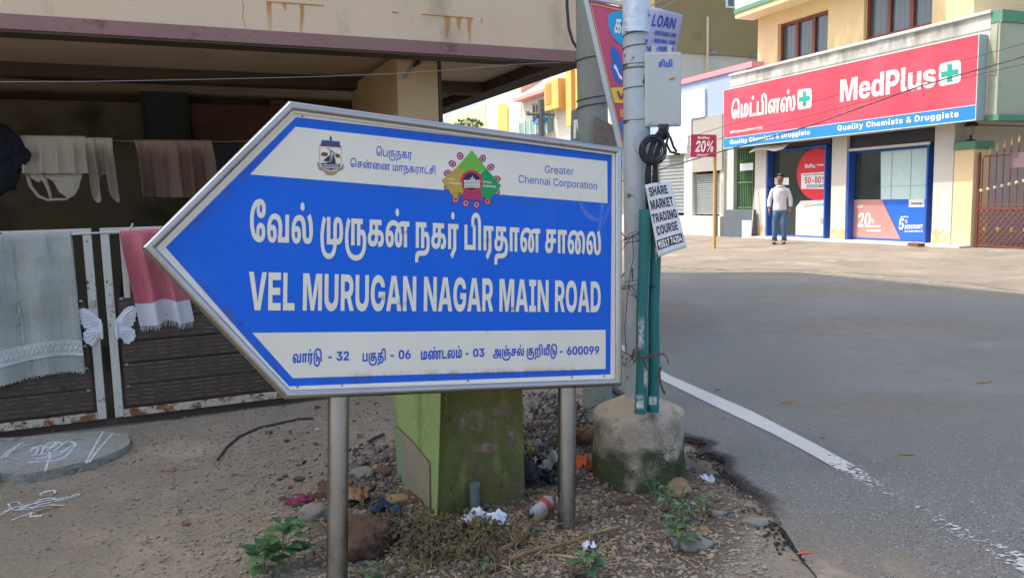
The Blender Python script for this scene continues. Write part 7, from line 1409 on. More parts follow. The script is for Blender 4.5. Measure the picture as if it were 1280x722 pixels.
def shutter(x0, x1, y0, y1):
    a, b = nS(x1, 230), nS(x0, 230); z0, z1 = nZ((x0+x1)/2, y1), min(2.9, nZ((x0+x1)/2, y0))
    n = 18; base = NBX('roller_shutter', a, b, -.16, -.13, z0, z1, m_shut)
    for i in range(n):
        z = z0+(z1-z0)*i/n; MB().fbox(MF, a+.01, b-.01, NO-.13, NO-.105, z+.006, z+(z1-z0)/n*.72).build('slat', m_shut, base)
shutter(820, 855.5, 185, 266); shutter(866, 899.5, 217, 268)
NBX('low_wall', sr_, sl, -.2, .12, .0, nZ(885, 270), m_wht, .01)
NBX('back_wall', sr_, sl, -5, -4.8, .0, 2.9, m_wht); NBX('side_wall', sr_-.1, sr_+.0, -5, -.41, .0, 2.9, m_wht)
NBX('drain_pipe', nS(900.8, 250), nS(899.6, 250), .124, .16, .05, nZ(900, 214), flatm('green_pipe', 50, 110, 80))
# door bay with green gate, white pillar, dark grey wall
MB().fbox(MF, Ms(917.5, 220), Ms(905.5, 220), -.3, .02, .0, ZT-.01).build('pillar', m_wht, mp_, bevel=.01)
gg = thing('green_gate', MF.p(Ms(930, 250), -.15, .9), 'green barred gate in the passage between the pharmacy and the shutters', 'gate')
a, b = Ms(943, 230, -.15), Ms(917, 230, -.15); m_gg = flatm('gate_green', 84, 122, 84)
MB().fbox(MF, a, b, -.17, -.15, .1, 2.80).build('gate_sheet', flatm('gate_green_dark', 46, 76, 50), gg)
for i in range(12): s_ = a+(b-a)*(i+.5)/12; MB().fbox(MF, s_-.014, s_+.014, -.148, -.12, .1, 2.80).build('gate_bar', m_gg, gg)
for z in (.95, 1.7, 2.72): MB().fbox(MF, a, b, -.119, -.1, z, z+.05).build('gate_rail', m_gg, gg)
MB().fbox(MF, Ms(941, 215), Ms(925, 215), -.02, .0, Mz(933, 213), Mz(933, 204)).build('notice', whp, label='white tilted notice hanging on the green gate', cat='notice')
m_dgw = mat('slate_grey_wall', srgb(92, 102, 112), .85, 0, .1, 2)
a, b = Ms(940, 280, .2), Ms(905, 280, .2)
MB().fbox(MF, a, b, .05, .2, .0, Mz(920, 262, .2)).build('low_wall', m_dgw, bevel=.01, label='low slate grey wall in front of the green gate', cat='wall')
mb = MB(); mb.prism([MF.p(Ms(938.5, 285, .3), .3, .1), MF.p(Ms(930, 285, .3), .34, .1), MF.p(Ms(928, 280, .25), .24, .62), MF.p(Ms(938.5, 275, .25), .21, .62)], MF.n*.03); mb.build('board', flatm('leaning_board', 206, 206, 200), label='white board leaning against the slate grey wall', cat='board')
mb = MB(); mb.tube([MF.p(Ms(939, 297, .32), .34, .1), MF.p(Ms(943, 230, .1), .06, 1.6)], .018, 6); mb.build('stick', flatm('stick_white', 196, 190, 176), label='thin pale stick leaning beside the first white shop pillar', cat='stick')
# 20% sign on yellow post
pb = gnd(893, 307, .1)
sp = thing('post_sign', pb, 'small crimson 20% sign on a yellow post before the shutters', 'sign')
MB().tube([pb-V((0, 0, .1)), pb+V((0, 0, 2.28))], .04, 10).build('post', flatm('post_yellow', 206, 160, 84), sp, smooth=True)
NP = Plane(pb+V((0, -.06, 0)), (-.35, -.94, 0), (0, 0, 1)); m_crim = flatm('sign_crimson', 176, 36, 78)
c4 = [NP.at(*p) for p in ((863.5, 168), (895.5, 168.5), (895.5, 196), (863, 196.5))]
MB().prism(c4, -NP.n*.04).build('plate', m_crim, sp); 
MB().sheet([NP.at(*p, .001) for p in ((860, 169), (862.8, 168), (862.8, 196), (857, 204))]).build('side_flap', m_wht, sp)
for s_, a, b, tp, k in (('20%', (868.5, 190), (892, 190), 176, dict(skew=.15)), ('MedPlus', (872, 173.5), (887, 173.8), 170.6, {}), ('DISCOUNT', (871, 194.8), (886, 194.8), 192.6, {})):
    q = MB(); ptext(q, NP, s_, a, b, (a[0], tp), .004, **k); q.build('lettering', m_whiteink, sp)
# tall olive building behind
OF = Frame(MF.p(11.5, 0, 0), radians(23), -1)
ob = thing('building', OF.p(0, 0, .1), 'tall olive building with a pale grey-green band behind the shop row', 'building')
m_olive = mat('olive_wall', srgb(134, 124, 84), .85, 0, .06, .8, spots=[(srgb(120, 110, 74), 1.2, .55, .2)]); m_pg = mat('pale_green_wall', srgb(186, 190, 172), .85, 0, .05, 1)
oz = .5*(OF.z(850, 66)+OF.z(940, 73)); oa, ob_ = .35, OF.s(1005, 60)
MB().fbox(OF, oa, ob_, -6, 0, .0, oz).build('wall', m_pg, ob); MB().fbox(OF, oa-.05, ob_, -6, .08, oz+.002, 16).build('wall', m_olive, ob)
MB().fbox(OF, OF.s(881, 40), OF.s(883.5, 40), .0, .12, .5, OF.z(882, 22)).build('drain_pipe', flatm('cream_pipe', 200, 190, 160), ob)
w_ = MB().fbox(OF, OF.s(905, 5), OF.s(917, 5), .081, .12, OF.z(910, 11), OF.z(910, 11)+1.6).build('window', m_bill, ob); MB().fbox(OF, OF.s(907.5, 5), OF.s(914.5, 5), .121, .14, OF.z(910, 9), OF.z(910, 11)+1.5).build('pane', m_glass, w_)
for x in (884, 937): MB().fbox(OF, OF.s(x, 70), OF.s(x+6, 70), .0, .3, oz-.02, oz+.10).build('spout', flatm('spout%d' % x, 130, 130, 130), ob)

# ================================================================== FAR ROW SEEN UNDER THE OVERHANG
m_orange = mat('orange_wall', srgb(222, 176, 100), .85, 0, .05, 1); m_white2 = mat('bright_white_wall', srgb(204, 200, 188), .85, 0, .06, 1); m_pinkroof = flatm('pink_roof', 222, 150, 140)
FA = .0
def far_b(lab, x0, x1, ytop, m_, name='house', cat='house', extra=None, o=FA):
    s0, s1 = Ms(x1, 150, o), Ms(x0, 150, o); z = Mz((x0+x1)/2, ytop, o)
    t = thing(name, MF.p((s0+s1)/2, o, 0), lab, cat); MB().fbox(MF, s0, s1, o-6, o, -.1, z).build('wall', m_, t); return t
def frect(t, nm, x0, x1, y0, y1, m_, o0=.0, o1=.05, zref=None, o=FA):
    s0, s1 = Ms(x1, (y0+y1)/2, o), Ms(x0, (y0+y1)/2, o); xm = (x0+x1)/2; return MB().fbox(MF, s0, s1, o+o0, o+o1, Mz(xm, y1, o), Mz(xm, y0, o)).build(nm, m_, t)
A = far_b('tall white and orange house with box window behind the poles', 693, 775, 20, m_white2)
frect(A, 'orange_pier', 713, 720, -20, 158, m_orange, .0, .25); frect(A, 'orange_pier', 724, 731, -20, 150, m_orange, .0, .2); frect(A, 'orange_pier', 737, 742, -20, 150, m_orange, .0, .2)
bxw = frect(A, 'box_window', 693.5, 711, 101, 137, m_orange, .0, .5); frect(bxw, 'opening', 695.5, 702, 106, 131, flatm('ochre_recess', 178, 132, 62), .501, .52)
B = far_b('house with pink sloping roof and glazed balcony behind the cross-armed pole', 653, 692.5, 122, m_white2)
s0, s1 = Ms(692.5, 120), Ms(653, 120); zr = Mz(672, 122)
mb = MB(); mb.box8([MF.p(s0, .5, zr), MF.p(s1, .5, zr), MF.p(s1, -4, zr+.002), MF.p(s0, -4, zr+.002), MF.p(s0, .5, zr+.15), MF.p(s1, .5, zr+.15), MF.p(s1, -4, zr+2.6), MF.p(s0, -4, zr+2.6)]); mb.build('roof', m_pinkroof, B)
w_ = frect(B, 'window', 666.5, 691, 130, 148, flatm('dark_glass', 70, 74, 84), .0, .04)
for i in range(7): x = 667+i*4; frect(w_, 'window_bar', x, x+1, 130, 148, flatm('bar_grey%d' % i, 150, 150, 150), .041, .08)
w_ = frect(B, 'balcony_glass', 656, 691.5, 150, 168, flatm('teal_glass', 120, 160, 160, .3), .0, .3); frect(w_, 'awning', 679, 692, 148, 154, flatm('blue_awning', 50, 130, 210), .301, .5)
for i in range(6): x = 656+i*7; frect(w_, 'mullion', x, x+1, 150, 168, m_white2, .301, .33)
Cc = far_b('bright white house with an arched orange recess seen under the overhang', 608, 652, 108, m_white2)
arch = MB(); pa = fplane(MF, .0)
arch.prism([pa.at(*p, .003) for p in [(623, 190), (623, 135), (624.5, 131), (629, 128.5), (634, 130.5), (635.5, 134), (635.5, 190)]], MF.n*.04); arch.build('arched_recess', m_orange, Cc)
D_ = far_b('low cream house at the far end of the side street', 560, 607, 138, flatm('cream_far', 226, 210, 164))
# shrub before the cream house
def leafy(name, c, r, n, m_, label, cat, size=.06, sq=(1, 1, .8), par=None):
    mb = MB(); rng = random.Random(int(c.x*100)); 
    for i in range(n):
        d = V((rng.gauss(0, 1), rng.gauss(0, 1), rng.gauss(0, 1))).normalized()*r*rng.uniform(.3, 1)**.5; p = c + V((d.x*sq[0], d.y*sq[1], d.z*sq[2])); a = V((rng.gauss(0, 1), rng.gauss(0, 1), rng.gauss(0, 1))).normalized(); b = a.orthogonal().normalized(); s_ = size*rng.uniform(.6, 1.4)
        mb.add([p-a*s_, p+b*s_*.5, p+a*s_, p-b*s_*.5], [(0, 1, 2, 3)])
    return mb.build(name, m_, par, label=label, cat=cat)
m_leaf = mat('leaf_green', srgb(70, 104, 52), .6, 0, .25, 8, spots=[(srgb(96, 130, 60), 6, .55, .1)])
c_ = dep(586, 155, 28); sh_ = thing('shrub', V((c_.x, c_.y, 0)), 'small green shrub showing just above the sign before the cream house', 'shrub')
leafy('crown', c_, .42, 260, m_leaf, None, None, .07, (1.3, 1, .5), sh_); MB().tube([V((c_.x, c_.y, 0)), c_], [.06, .03], 6).build('trunk', m_tie, sh_)
# cross-armed pole
cb = dep(677.5, 200, 22); cp = thing('utility_pole', V((cb.x, cb.y, 0)), 'small grey pole with crossed arm in the side street', 'pole'); m_cp = flatm('grey_pole', 96, 100, 98)
ct = dep(676, 125, 22); MB().tube([V((cb.x, cb.y, 0)), V((ct.x, ct.y, ct.z))], .09, 8).build('shaft', m_cp, cp)
MB().tube([dep(659, 142.5, 22), dep(694, 143, 22)], .05, 6).build('cross_arm', m_cp, cp)
MB().tube([dep(659.5, 143, 22), dep(659.5, 139.5, 22)], .05, 6).build('insulator', m_cp, cp); MB().tube([dep(666, 152, 22), dep(673, 144, 22)], .03, 5).build('brace', m_cp, cp)

# ================================================================== OVERHEAD WIRES
for i, (pts, r_, lab) in enumerate((([(640, 268, 17), (820, 213, 15), (1010, 158, 14), (1150, 108, 13), (1290, 68, 12)], .012, 'thick black overhead wire crossing the red signboard, middle one'), ([(640, 236, 17), (820, 185, 15), (905, 158, 15), (1100, 104, 14), (1290, 52, 13)], .005, 'thin overhead wire crossing the red signboard, upper one'),
      ([(640, 248, 17), (790, 204, 15.5), (905, 172, 15), (1100, 122, 14), (1290, 78, 13)], .005, 'thin overhead wire crossing the red signboard, lower one'), ([(790, 30, 3.6), (846, 0, 4.2), (900, -30, 5)], .003, 'pale wire rising from the silver pole to the upper right, lower'), ([(800, 16, 3.6), (826, 0, 4.2), (850, -16, 5)], .003, 'pale wire rising from the silver pole to the upper right, upper'))):
    P_ = [dep(x, y, d) for x, y, d in pts]; Q = []
    for a, b in zip(P_, P_[1:]):
        for k in range(5): Q.append(a.lerp(b, k/5))
    Q.append(P_[-1]); MB().tube(Q, r_, 5).build('overhead_wire', m_band if i < 3 else m_wire, label=lab, cat='wire')

# ================================================================== STANDING MAN
def skinned(name, J, E, mat_, par, sub=2):
    ks = list(J); me = bpy.data.meshes.new(name); b = base_of(par)
    me.from_pydata([tuple(V(J[k][0])) for k in ks], [(ks.index(a), ks.index(c)) for a, c in E], [])
    o = bpy.data.objects.new(name, me); COL.objects.link(o); o.parent = par; me.materials.append(mat_)
    o.modifiers.new('skin', 'SKIN'); 
    if not me.skin_vertices: 
        bm = bmesh.new(); bm.from_mesh(me); bm.verts.layers.skin.verify(); bm.to_mesh(me); bm.free()
    for i, k in enumerate(ks):
        r = J[k][1]; sv = me.skin_vertices[0].data[i]; sv.radius = (r, r) if not isinstance(r, tuple) else r; sv.use_root = (i == 0)
    o.modifiers['skin'].use_smooth_shade = True
    m = o.modifiers.new('sub', 'SUBSURF'); m.levels = m.render_levels = sub; return o
mb_ = gnd(974, 304.5, .1)
man = thing('person', mb_, 'man in white shirt and blue jeans standing by the first shopfront, arms down', 'person')
man.rotation_euler = (0, 0, radians(-24))
m_skin = flatm('skin', 146, 102, 78); m_shirt = flatm('white_shirt', 214, 212, 214, .9, bump=.4, bscale=25); m_jean = flatm('blue_jeans', 78, 112, 146, .9, bump=.3, bscale=40, var=.15); m_hair = flatm('black_hair', 22, 20, 20)
# viewed from the camera: +x right, faces -y
J = {'pelvis': ((0, 0, .92), .095), 'spine': ((0, 0, 1.12), .09), 'chest': ((0, .0, 1.32), .085), 'neck': ((0, -.01, 1.47), .048), 'head0': ((0, -.022, 1.565), .078), 'head1': ((0, -.012, 1.65), .094), 'crown': ((0, -.005, 1.70), .07),
     'lsh': ((-.165, .0, 1.38), .044), 'lel': ((-.235, .02, 1.14), .038), 'lwr': ((-.25, -.03, .90), .026), 'lha': ((-.25, -.05, .82), .03),
     'rsh': ((.165, .0, 1.38), .044), 'rel': ((.245, .03, 1.14), .038), 'rwr': ((.25, -.01, .90), .026), 'rha': ((.25, -.03, .82), .03),
     'lhip': ((-.085, 0, .86), .075), 'lkn': ((-.11, -.02, .48), .055), 'lan': ((-.115, .02, .09), .036), 'lto': ((-.13, -.12, .03), .032),
     'rhip': ((.085, 0, .86), .075), 'rkn': ((.10, -.02, .48), .055), 'ran': ((.10, .02, .09), .036), 'rto': ((.12, -.12, .03), .032)}
for sd, sx_ in (('l', -1), ('r', 1)):
    hx, hy, hz = J[sd+'ha'][0]
    for q, (dy, L_) in enumerate(((-.028, .075), (-.01, .085), (.008, .08), (.026, .065))):
        J[sd+'f%d' % q] = ((hx+sx_*.004, hy+dy, hz-.035), .0095); J[sd+'g%d' % q] = ((hx-sx_*.008, hy+dy-.006, hz-.035-L_*.6), .008); J[sd+'h%d' % q] = ((hx-sx_*.022, hy+dy-.01, hz-.035-L_), .007)
    J[sd+'t0'] = ((hx-sx_*.01, hy-.04, hz+.005), .011); J[sd+'t1'] = ((hx-sx_*.02, hy-.055, hz-.035), .009)
E = [('pelvis', 'spine'), ('spine', 'chest'), ('chest', 'neck'), ('neck', 'head0'), ('head0', 'head1'), ('head1', 'crown'), ('chest', 'lsh'), ('lsh', 'lel'), ('lel', 'lwr'), ('lwr', 'lha'), ('chest', 'rsh'), ('rsh', 'rel'), ('rel', 'rwr'), ('rwr', 'rha'),
     ('pelvis', 'lhip'), ('lhip', 'lkn'), ('lkn', 'lan'), ('lan', 'lto'), ('pelvis', 'rhip'), ('rhip', 'rkn'), ('rkn', 'ran'), ('ran', 'rto')]
for sd in 'lr':
    for q in range(4): E += [(sd+'ha', sd+'f%d' % q), (sd+'f%d' % q, sd+'g%d' % q), (sd+'g%d' % q, sd+'h%d' % q)]
    E += [(sd+'ha', sd+'t0'), (sd+'t0', sd+'t1')]
skinned('body', J, E, m_skin, man)
def local(nm, mb, m_): 
    o = mb.build(nm, m_, None, smooth=2, kind='x'); del o['kind']; o.location = (0, 0, 0); o.parent = man; return o
def limb(pts, name, m_, n=12):
    h_ = MB(); h_.tube([q for q, r in pts], [r for q, r in pts], n); return h_
h_ = MB(); h_.loft([((0, .0, .80), .172, .118), ((0, 0, .86), .176, .122), ((0, 0, .96), .166, .114), ((.004, 0, 1.04), .152, .106), ((0, 0, 1.14), .166, .112), ((0, 0, 1.24), .178, .118), ((0, 0, 1.33), .182, .118), ((0, 0, 1.385), .168, .10), ((0, 0, 1.43), .12, .08), ((0, -.005, 1.475), .066, .06)], 24)
for sx_, el, cu in ((-1, (-.242, .02, 1.14), (-.256, -.02, .93)), (1, (.252, .03, 1.14), (.256, -.005, .93))):
    s0_ = V((sx_*.115, 0, 1.375)); e_, c_ = V(el), V(cu); h_.tube([s0_, s0_.lerp(e_, .22)+V((sx_*.030, 0, .012)), s0_.lerp(e_, .55)+V((sx_*.012, 0, 0)), e_, e_.lerp(c_, .5), c_, c_+(c_-e_)*.02], [.062, .070, .060, .054, .049, .047, .036], 16)
h_.v = [p+V((N(p.x*2, p.y*2, p.z, 9)*.012+N(p.x, p.y, p.z, 24)*.006, N(p.x, p.y*2, p.z+3, 9)*.016, 0)) for p in h_.v]
o_ = local('shirt', h_, m_shirt); m = o_.modifiers.new('sub', 'SUBSURF'); m.levels = m.render_levels = 1
h_ = MB(); h_.loft([((0, 0, .735), .10, .07), ((0, 0, .755), .155, .10), ((0, 0, .82), .168, .115), ((0, 0, .93), .155, .106)], 20)
for sx_ in (-1, 1): h_.tube([(sx_*.082, 0, .84), (sx_*.088, 0, .72), (sx_*.10, -.012-.012*sx_, .60), (sx_*.108, -.022-.02*sx_, .48), (sx_*.112, -.01, .36), (sx_*.114, .008, .22), (sx_*.115, .01, .07)], [.088, .092, .082, .070, .066, .064, .066], 14)
o_ = local('jeans', h_, m_jean)
h_ = MB(); bm = bmesh.new(); bmesh.ops.create_icosphere(bm, subdivisions=4, radius=1)
for f in [f for f in bm.faces if f.calc_center_median().z < (.54 if f.calc_center_median().y < -.35 else (.05 if f.calc_center_median().y < .15 else -.45))]: bm.faces.remove(f)
bm.verts.ensure_lookup_table(); bm.verts.index_update()
h_.add([V((v.co.x*.088, v.co.y*.100-.002, v.co.z*.098+1.665))*1.0+V((.004*N(v.co.x, v.co.y, v.co.z, 7), .004*N(v.co.z, v.co.y, v.co.x, 7), .010*N(v.co.x, v.co.y, v.co.z+2, 4)+.004)) for v in bm.verts], [[v.index for v in f.verts] for f in bm.faces]); bm.free()
local('hair', h_, m_hair)
h_ = MB(); h_.tube([(-.034, -.094, 1.588), (0, -.106, 1.596), (.034, -.094, 1.588)], .008, 6); local('moustache', h_, m_hair)
for sx_ in (-1, 1):
    h_ = MB(); h_.rock((sx_*.03, -.090, 1.642), .011, (1.3, .6, .6), 1, 1); h_.tube([(sx_*.014, -.098, 1.664), (sx_*.045, -.084, 1.666)], .006, 5); local('eye', h_, m_hair)
    h_ = MB(); h_.rock((sx_*.078, -.01, 1.63), .022, (.4, .8, 1.3), 1, 1); local('ear', h_, m_skin)
    h_ = MB(); h_.box((sx_*.115, -.07, .012), (.09, .26, .02)); local('sandal', h_, flatm('sandal%d' % sx_, 60, 42, 34))
h_ = MB(); h_.rock((0, -.11, 1.615), .016, (.8, 1, 1.3), 1, 1); local('nose', h_, m_skin)
h_ = MB(); h_.box((.0, -.122, 1.18), (.012, .004, .46)); local('shirt_placket', h_, flatm('placket_shade', 190, 190, 194)); h_ = MB(); h_.rock((0, -.075, 1.445), .032, (.7, .6, 1.1), 1, 2); local('open_neck', h_, m_skin)
h_ = MB(); h_.box((-.03, -.085, 1.44), (.05, .05, .03), .5); h_.box((.03, -.085, 1.44), (.05, .05, .03), -.5); local('collar', h_, m_shirt)

# ================================================================== DEBRIS, STONES, PLANTS
rng = random.Random(11)
m_grav = mat('gravel_stone', srgb(142, 134, 120), .95, 0, .35, 30, spots=[(srgb(100, 97, 92), 9, .56, .05), (srgb(150, 120, 96), 14, .6, .05), (srgb(176, 170, 158), 11, .66, .05)])
m_clod = mat('soil_clod', srgb(98, 76, 60), 1, 0, .25, 14, bump=1.4, bscale=60, spots=[(srgb(70, 54, 42), 12, .55, .1)])
m_rockg = mat('grey_rock', srgb(128, 126, 116), .95, 0, .2, 8, bump=1, bscale=40, spots=[(srgb(90, 88, 80), 12, .55, .1)])
m_rockt = mat('tan_rock', srgb(140, 116, 88), .95, 0, .2, 8, bump=1, bscale=40, spots=[(srgb(104, 86, 66), 12, .55, .1)])
def inroad(p): return inside((p.x, p.y), road_coarse)
def scatter_mb(n, region, rmin, rmax, clus=None, flat=.6, sub=1, bury=.2, dens=None, pw=2.5):
    mb = MB(); k = 0
    while k < n:
        x, y = rng.uniform(region[0], region[2]), rng.uniform(region[1], region[3]); p = gnd(x, y, .0)
        if inroad(p) or p.y > 9: continue
        if dens and rng.random() > dens(x, y): continue
        r = rmin+(rmax-rmin)*rng.random()**pw; mb.rock(V((p.x, p.y, gh(p.x, p.y)+r*(flat-bury))), r, (rng.uniform(.7, 1.3), rng.uniform(.7, 1.3), flat*rng.uniform(.7, 1.2)), rng.random()*20, sub); k += 1
    return mb
def d1(x, y):   # more gravel towards the middle, less on the trodden left
    return min(1, max(.04, (x-60)/280)) if x < 500 else 1
def d2(x, y):
    return .07+.93*max(0, min(1, (x-150)/260+(640-y)/600)) if x < 520 else .9
scatter_mb(10000, (0, 515, 960, 735), .0028, .010, dens=d2, pw=1.9).build('gravel', m_grav, kind='stuff')
scatter_mb(900, (150, 500, 950, 735), .006, .015, dens=d1, pw=3).build('gravel', m_grav, kind='stuff')
scatter_mb(260, (330, 500, 900, 650), .008, .026, dens=d1, pw=3).build('soil_clods', m_clod, kind='stuff')
mb = MB()        # crumbs along the slab foot
for i in range(260):
    t = rng.random(); x = t*165; y = 594-t*t*34 + rng.gauss(0, 4)+2; p = gnd(x, y); r = .005+.022*rng.random()**4; mb.rock(V((p.x, p.y, gh(p.x, p.y)+r*.3)), r, (1.2, 1, .7), i, 1)
mb.build('gravel', m_rockg, kind='stuff')
# named stones
def stone(x, y, r, m_, lab, sq=(1.2, .9, .7), seed=1, cat='stone', name='stone', sub=3):
    p = gnd(x, y); MB().rock(V((p.x, p.y, gh(p.x, p.y)+r*sq[2]*.45)), r, sq, seed, sub).build(name, m_, smooth=2, label=lab, cat=cat)
stone(456, 694, .10, m_clod, 'big brown clod of earth between the left post and the dead weeds', (1.15, .9, .85), 3, 'clod', 'soil_clod', 4)
stone(392, 655, .052, m_rockg, 'grey concrete lump just left of the left sign post', (1.3, .8, .8), 5)
stone(410, 632, .05, m_clod, 'dark brown clod behind the left sign post', (1, 1, .9), 7, 'clod', 'soil_clod')
stone(498, 634, .045, m_rockt, 'brown stone at the left foot of the mossy block', (1.3, .8, .6), 9)
stone(452, 604, .05, m_rockg, 'pale-topped grey stone left of the mossy block', (1.2, .9, .7), 11)
stone(478, 600, .04, m_clod, 'small dark clod between grey stone and mossy block', (1, 1, .7), 12, 'clod', 'soil_clod')
stone(212, 589, .024, m_rockt, 'small tan stone on the bare ground below the gate', (1.5, .8, .6), 13)
stone(866, 684, .06, m_rockg, 'flat grey stone at the road side of the plinth plants', (1.3, .9, .45), 15)
stone(846, 612, .09, m_rockt, 'long flat stone slab leaning along the right side of the plinth', (.8, 1.6, .4), 16)
stone(897, 645, .026, m_rockg, 'small grey stone near the broken road edge', (1.5, .8, .5), 18)
stone(950, 656, .05, m_rockg, 'low grey stone at the tip of the broken road edge', (1.5, .8, .35), 19)
stone(232, 660, .012, m_brick, 'tiny reddish pebble on the dirt left of the gravel', (1.2, .9, .7), 20)
stone(533, 603, .03, m_rockg, 'pale stone wedged against the left corner of the mossy block', (1, 1, .7), 21)
stone(880, 664, .02, m_rockt, 'small tan pebble beside the green plants near the road', (1, 1, .6), 22)
# corrugated pipe / brick pile and rags behind, between block and plinth
stone(728, 562, .08, m_clod, 'dark broken brick pile behind the right post', (1.1, .8, .9), 25, 'rubble', 'rubble')
m_rag = mat('black_rag', srgb(40, 42, 50), .9, 0, .3, 6, bump=1, bscale=20)
def rag(x, y, w_, h_, m_, lab, cat='rag', seed=0, lift=.02, name='rag', amp=.5, solid=.001):
    c = gnd(x, y); c.z = gh(c.x, c.y)+lift
    mb = MB()
    def fn(u, v):
        a, b = u-.5, v-.5; k = 1+.35*N(a*4, b*4, seed, 1.3)
        return c + V((a*w_*k, b*h_*k, amp*min(w_, h_)*(.5*N(a*3.4, b*3, seed, 1)+.22*abs(N(a*8, b*7, seed, 1))+.3*max(0, 1-4*(a*a+b*b)))))
    mb.grid(fn, 26, 26); o = mb.build(name, m_, smooth=2, label=lab, cat=cat, solid=solid); return o
rag(664, 606, .16, .16, m_rag, 'black plastic bag lying at the right edge of the mossy block', 'plastic bag', 1, .03, 'plastic_bag', .9)
m_plas = mat('dirty_plastic', srgb(150, 156, 160), .35, 0, .2, 8, alpha=.8, bump=.6, bscale=30)
rag(690, 600, .16, .14, m_plas, 'crumpled clear grey plastic behind the right post', 'plastic', 3, .03, 'plastic_sheet', 1.0)
rag(727, 592, .10, .10, mat('orange_plastic', srgb(190, 92, 50), .4, 0, .2, 8, bump=.5), 'crumpled orange wrapper between the right post and the plinth', 'wrapper', 5, .02, 'wrapper', 1.1)
rag(663, 578, .03, .03, flatm('yellow_scrap', 226, 176, 30), 'bright yellow scrap in the rubbish right of the mossy block', 'scrap', 6, .03, 'scrap', 1.3)
rag(684, 562, .02, .02, flatm('white_scrap1', 200, 205, 210), 'tiny white scrap in the shadow behind the right post', 'scrap', 7, .02, 'scrap', 1.3)
m_wp = mat('crumpled_white', srgb(200, 210, 222), .6, 0, .1, 10, spots=[(srgb(120, 124, 130), 14, .62, .08)], bump=.4, bscale=20)
rag(604, 666, .18, .10, m_wp, 'crumpled white and pale blue paper in front of the mossy block', 'paper', 8, .025, 'paper_scrap', 1.2)
rag(884, 600, .055, .05, m_wp, 'small folded white paper scrap beside the broken road edge', 'paper', 9, .01, 'paper_scrap', .7)
rag(856, 589, .04, .04, m_plas, 'small clear wrapper beside the plinth', 'wrapper', 10, .01, 'wrapper', .9)
rag(736, 688, .05, .05, m_wp, 'white scrap behind the small green plant near the right post', 'scrap', 12, .015, 'scrap', .9)
rag(375, 640, .11, .06, mat('magenta_cloth', srgb(128, 54, 84), .95, 0, .2, 10, bump=1, bscale=40), 'dusty magenta cloth left of the left sign post', 'cloth', 13, .02, 'rag', 1.0)
rag(442, 640, .11, .13, mat('dry_big_leaf', srgb(136, 104, 74), .9, 0, .2, 8, bump=.6, bscale=30), 'big dry brown leaf right of the left sign post', 'dry leaf', 14, .03, 'dry_leaf', .9)
rag(484, 648, .12, .07, mat('blue_black_rag', srgb(44, 62, 82), .9, 0, .5, 14, bump=1, bscale=40), 'blue and black rag at the foot of the mossy block', 'rag', 15, .02, 'rag', 1.2)
rag(458, 590, .05, .04, m_rag, 'small black plastic scrap left of the mossy block', 'scrap', 16, .015, 'scrap', 1.2)
rag(470, 594, .02, .02, flatm('yellow_petal', 216, 170, 50), 'small yellow petal left of the mossy block', 'petal', 17, .02, 'petal', 1.0)
rag(449, 560, .045, .02, flatm('dry_yellow_leaf', 176, 160, 92), 'dry yellow leaf near the black cable piece', 'dry leaf', 18, .01, 'dry_leaf', .8)
rag(397, 541, .02, .015, m_wp, 'pale blue scrap on the dirt under the sign', 'scrap', 19, .01, 'scrap', .8)
rag(570, 699, .018, .014, flatm('flower_yellow', 208, 170, 50), 'small yellow flower scrap on the gravel', 'petal', 20, .01, 'petal', .8)
# bottle
bt = thing('plastic_bottle', gnd(676, 640), 'crushed clear plastic bottle with red cap ring lying by the right post', 'bottle')
b0 = gnd(669, 642, .04); b1 = gnd(686, 625, .045); ax = b1-b0; m_bott = mat('bottle_clear', srgb(176, 182, 186), .2, 0, .1, 8, alpha=.75, spec=.8)
MB().tube([b0, b0+ax*.06, b0+ax*.4, b0+ax*.5, b0+ax*.85, b0+ax*1.05, b0+ax*1.15], [.012, .03, .032, .028, .032, .016, .013], 14).build('bottle_body', m_bott, bt, smooth=True)
MB().tube([b0+ax*.42, b0+ax*.66], [.0325, .0335], 14).build('label_band', flatm('band_red', 176, 62, 56), bt, smooth=True)
MB().rock(b1+V((.05, .0, .005)), .02, (1, .7, .8), 3, 2).build('bottle_cap', flatm('cap_pale', 190, 190, 190), bt)
# mesh-like clutter: litter stuff in the dark gap
m_lit = mat('litter', srgb(110, 108, 106), .9, 0, .5, 9, spots=[(srgb(60, 60, 66), 7, .5, .05), (srgb(170, 172, 176), 9, .64, .03)])
mb = MB()
for i in range(2400):
    z = rng.random()
    if z < .68: x, y = rng.gauss(692, 22), rng.uniform(498, 610)
    elif z < .85: x, y = rng.uniform(420, 500), rng.uniform(560, 680)
    else: x, y = rng.uniform(370, 900), rng.uniform(560, 722)
    p = gnd(x, y)
    if inroad(p): continue
    p.z = gh(p.x, p.y)+rng.uniform(.002, .03); s_ = rng.uniform(.006, .022); a = V((rng.gauss(0, 1), rng.gauss(0, 1), rng.gauss(0, .6))).normalized(); b = a.orthogonal().normalized()*rng.uniform(.3, .9)
    m1 = p+a*s_*.2+V((0, 0, s_*.3)); mb.add([p-a*s_, p+b*s_, p+a*s_, p-b*s_, m1], [(0, 1, 4), (1, 2, 4), (2, 3, 4), (3, 0, 4)])
mb.build('litter', m_lit, kind='stuff')
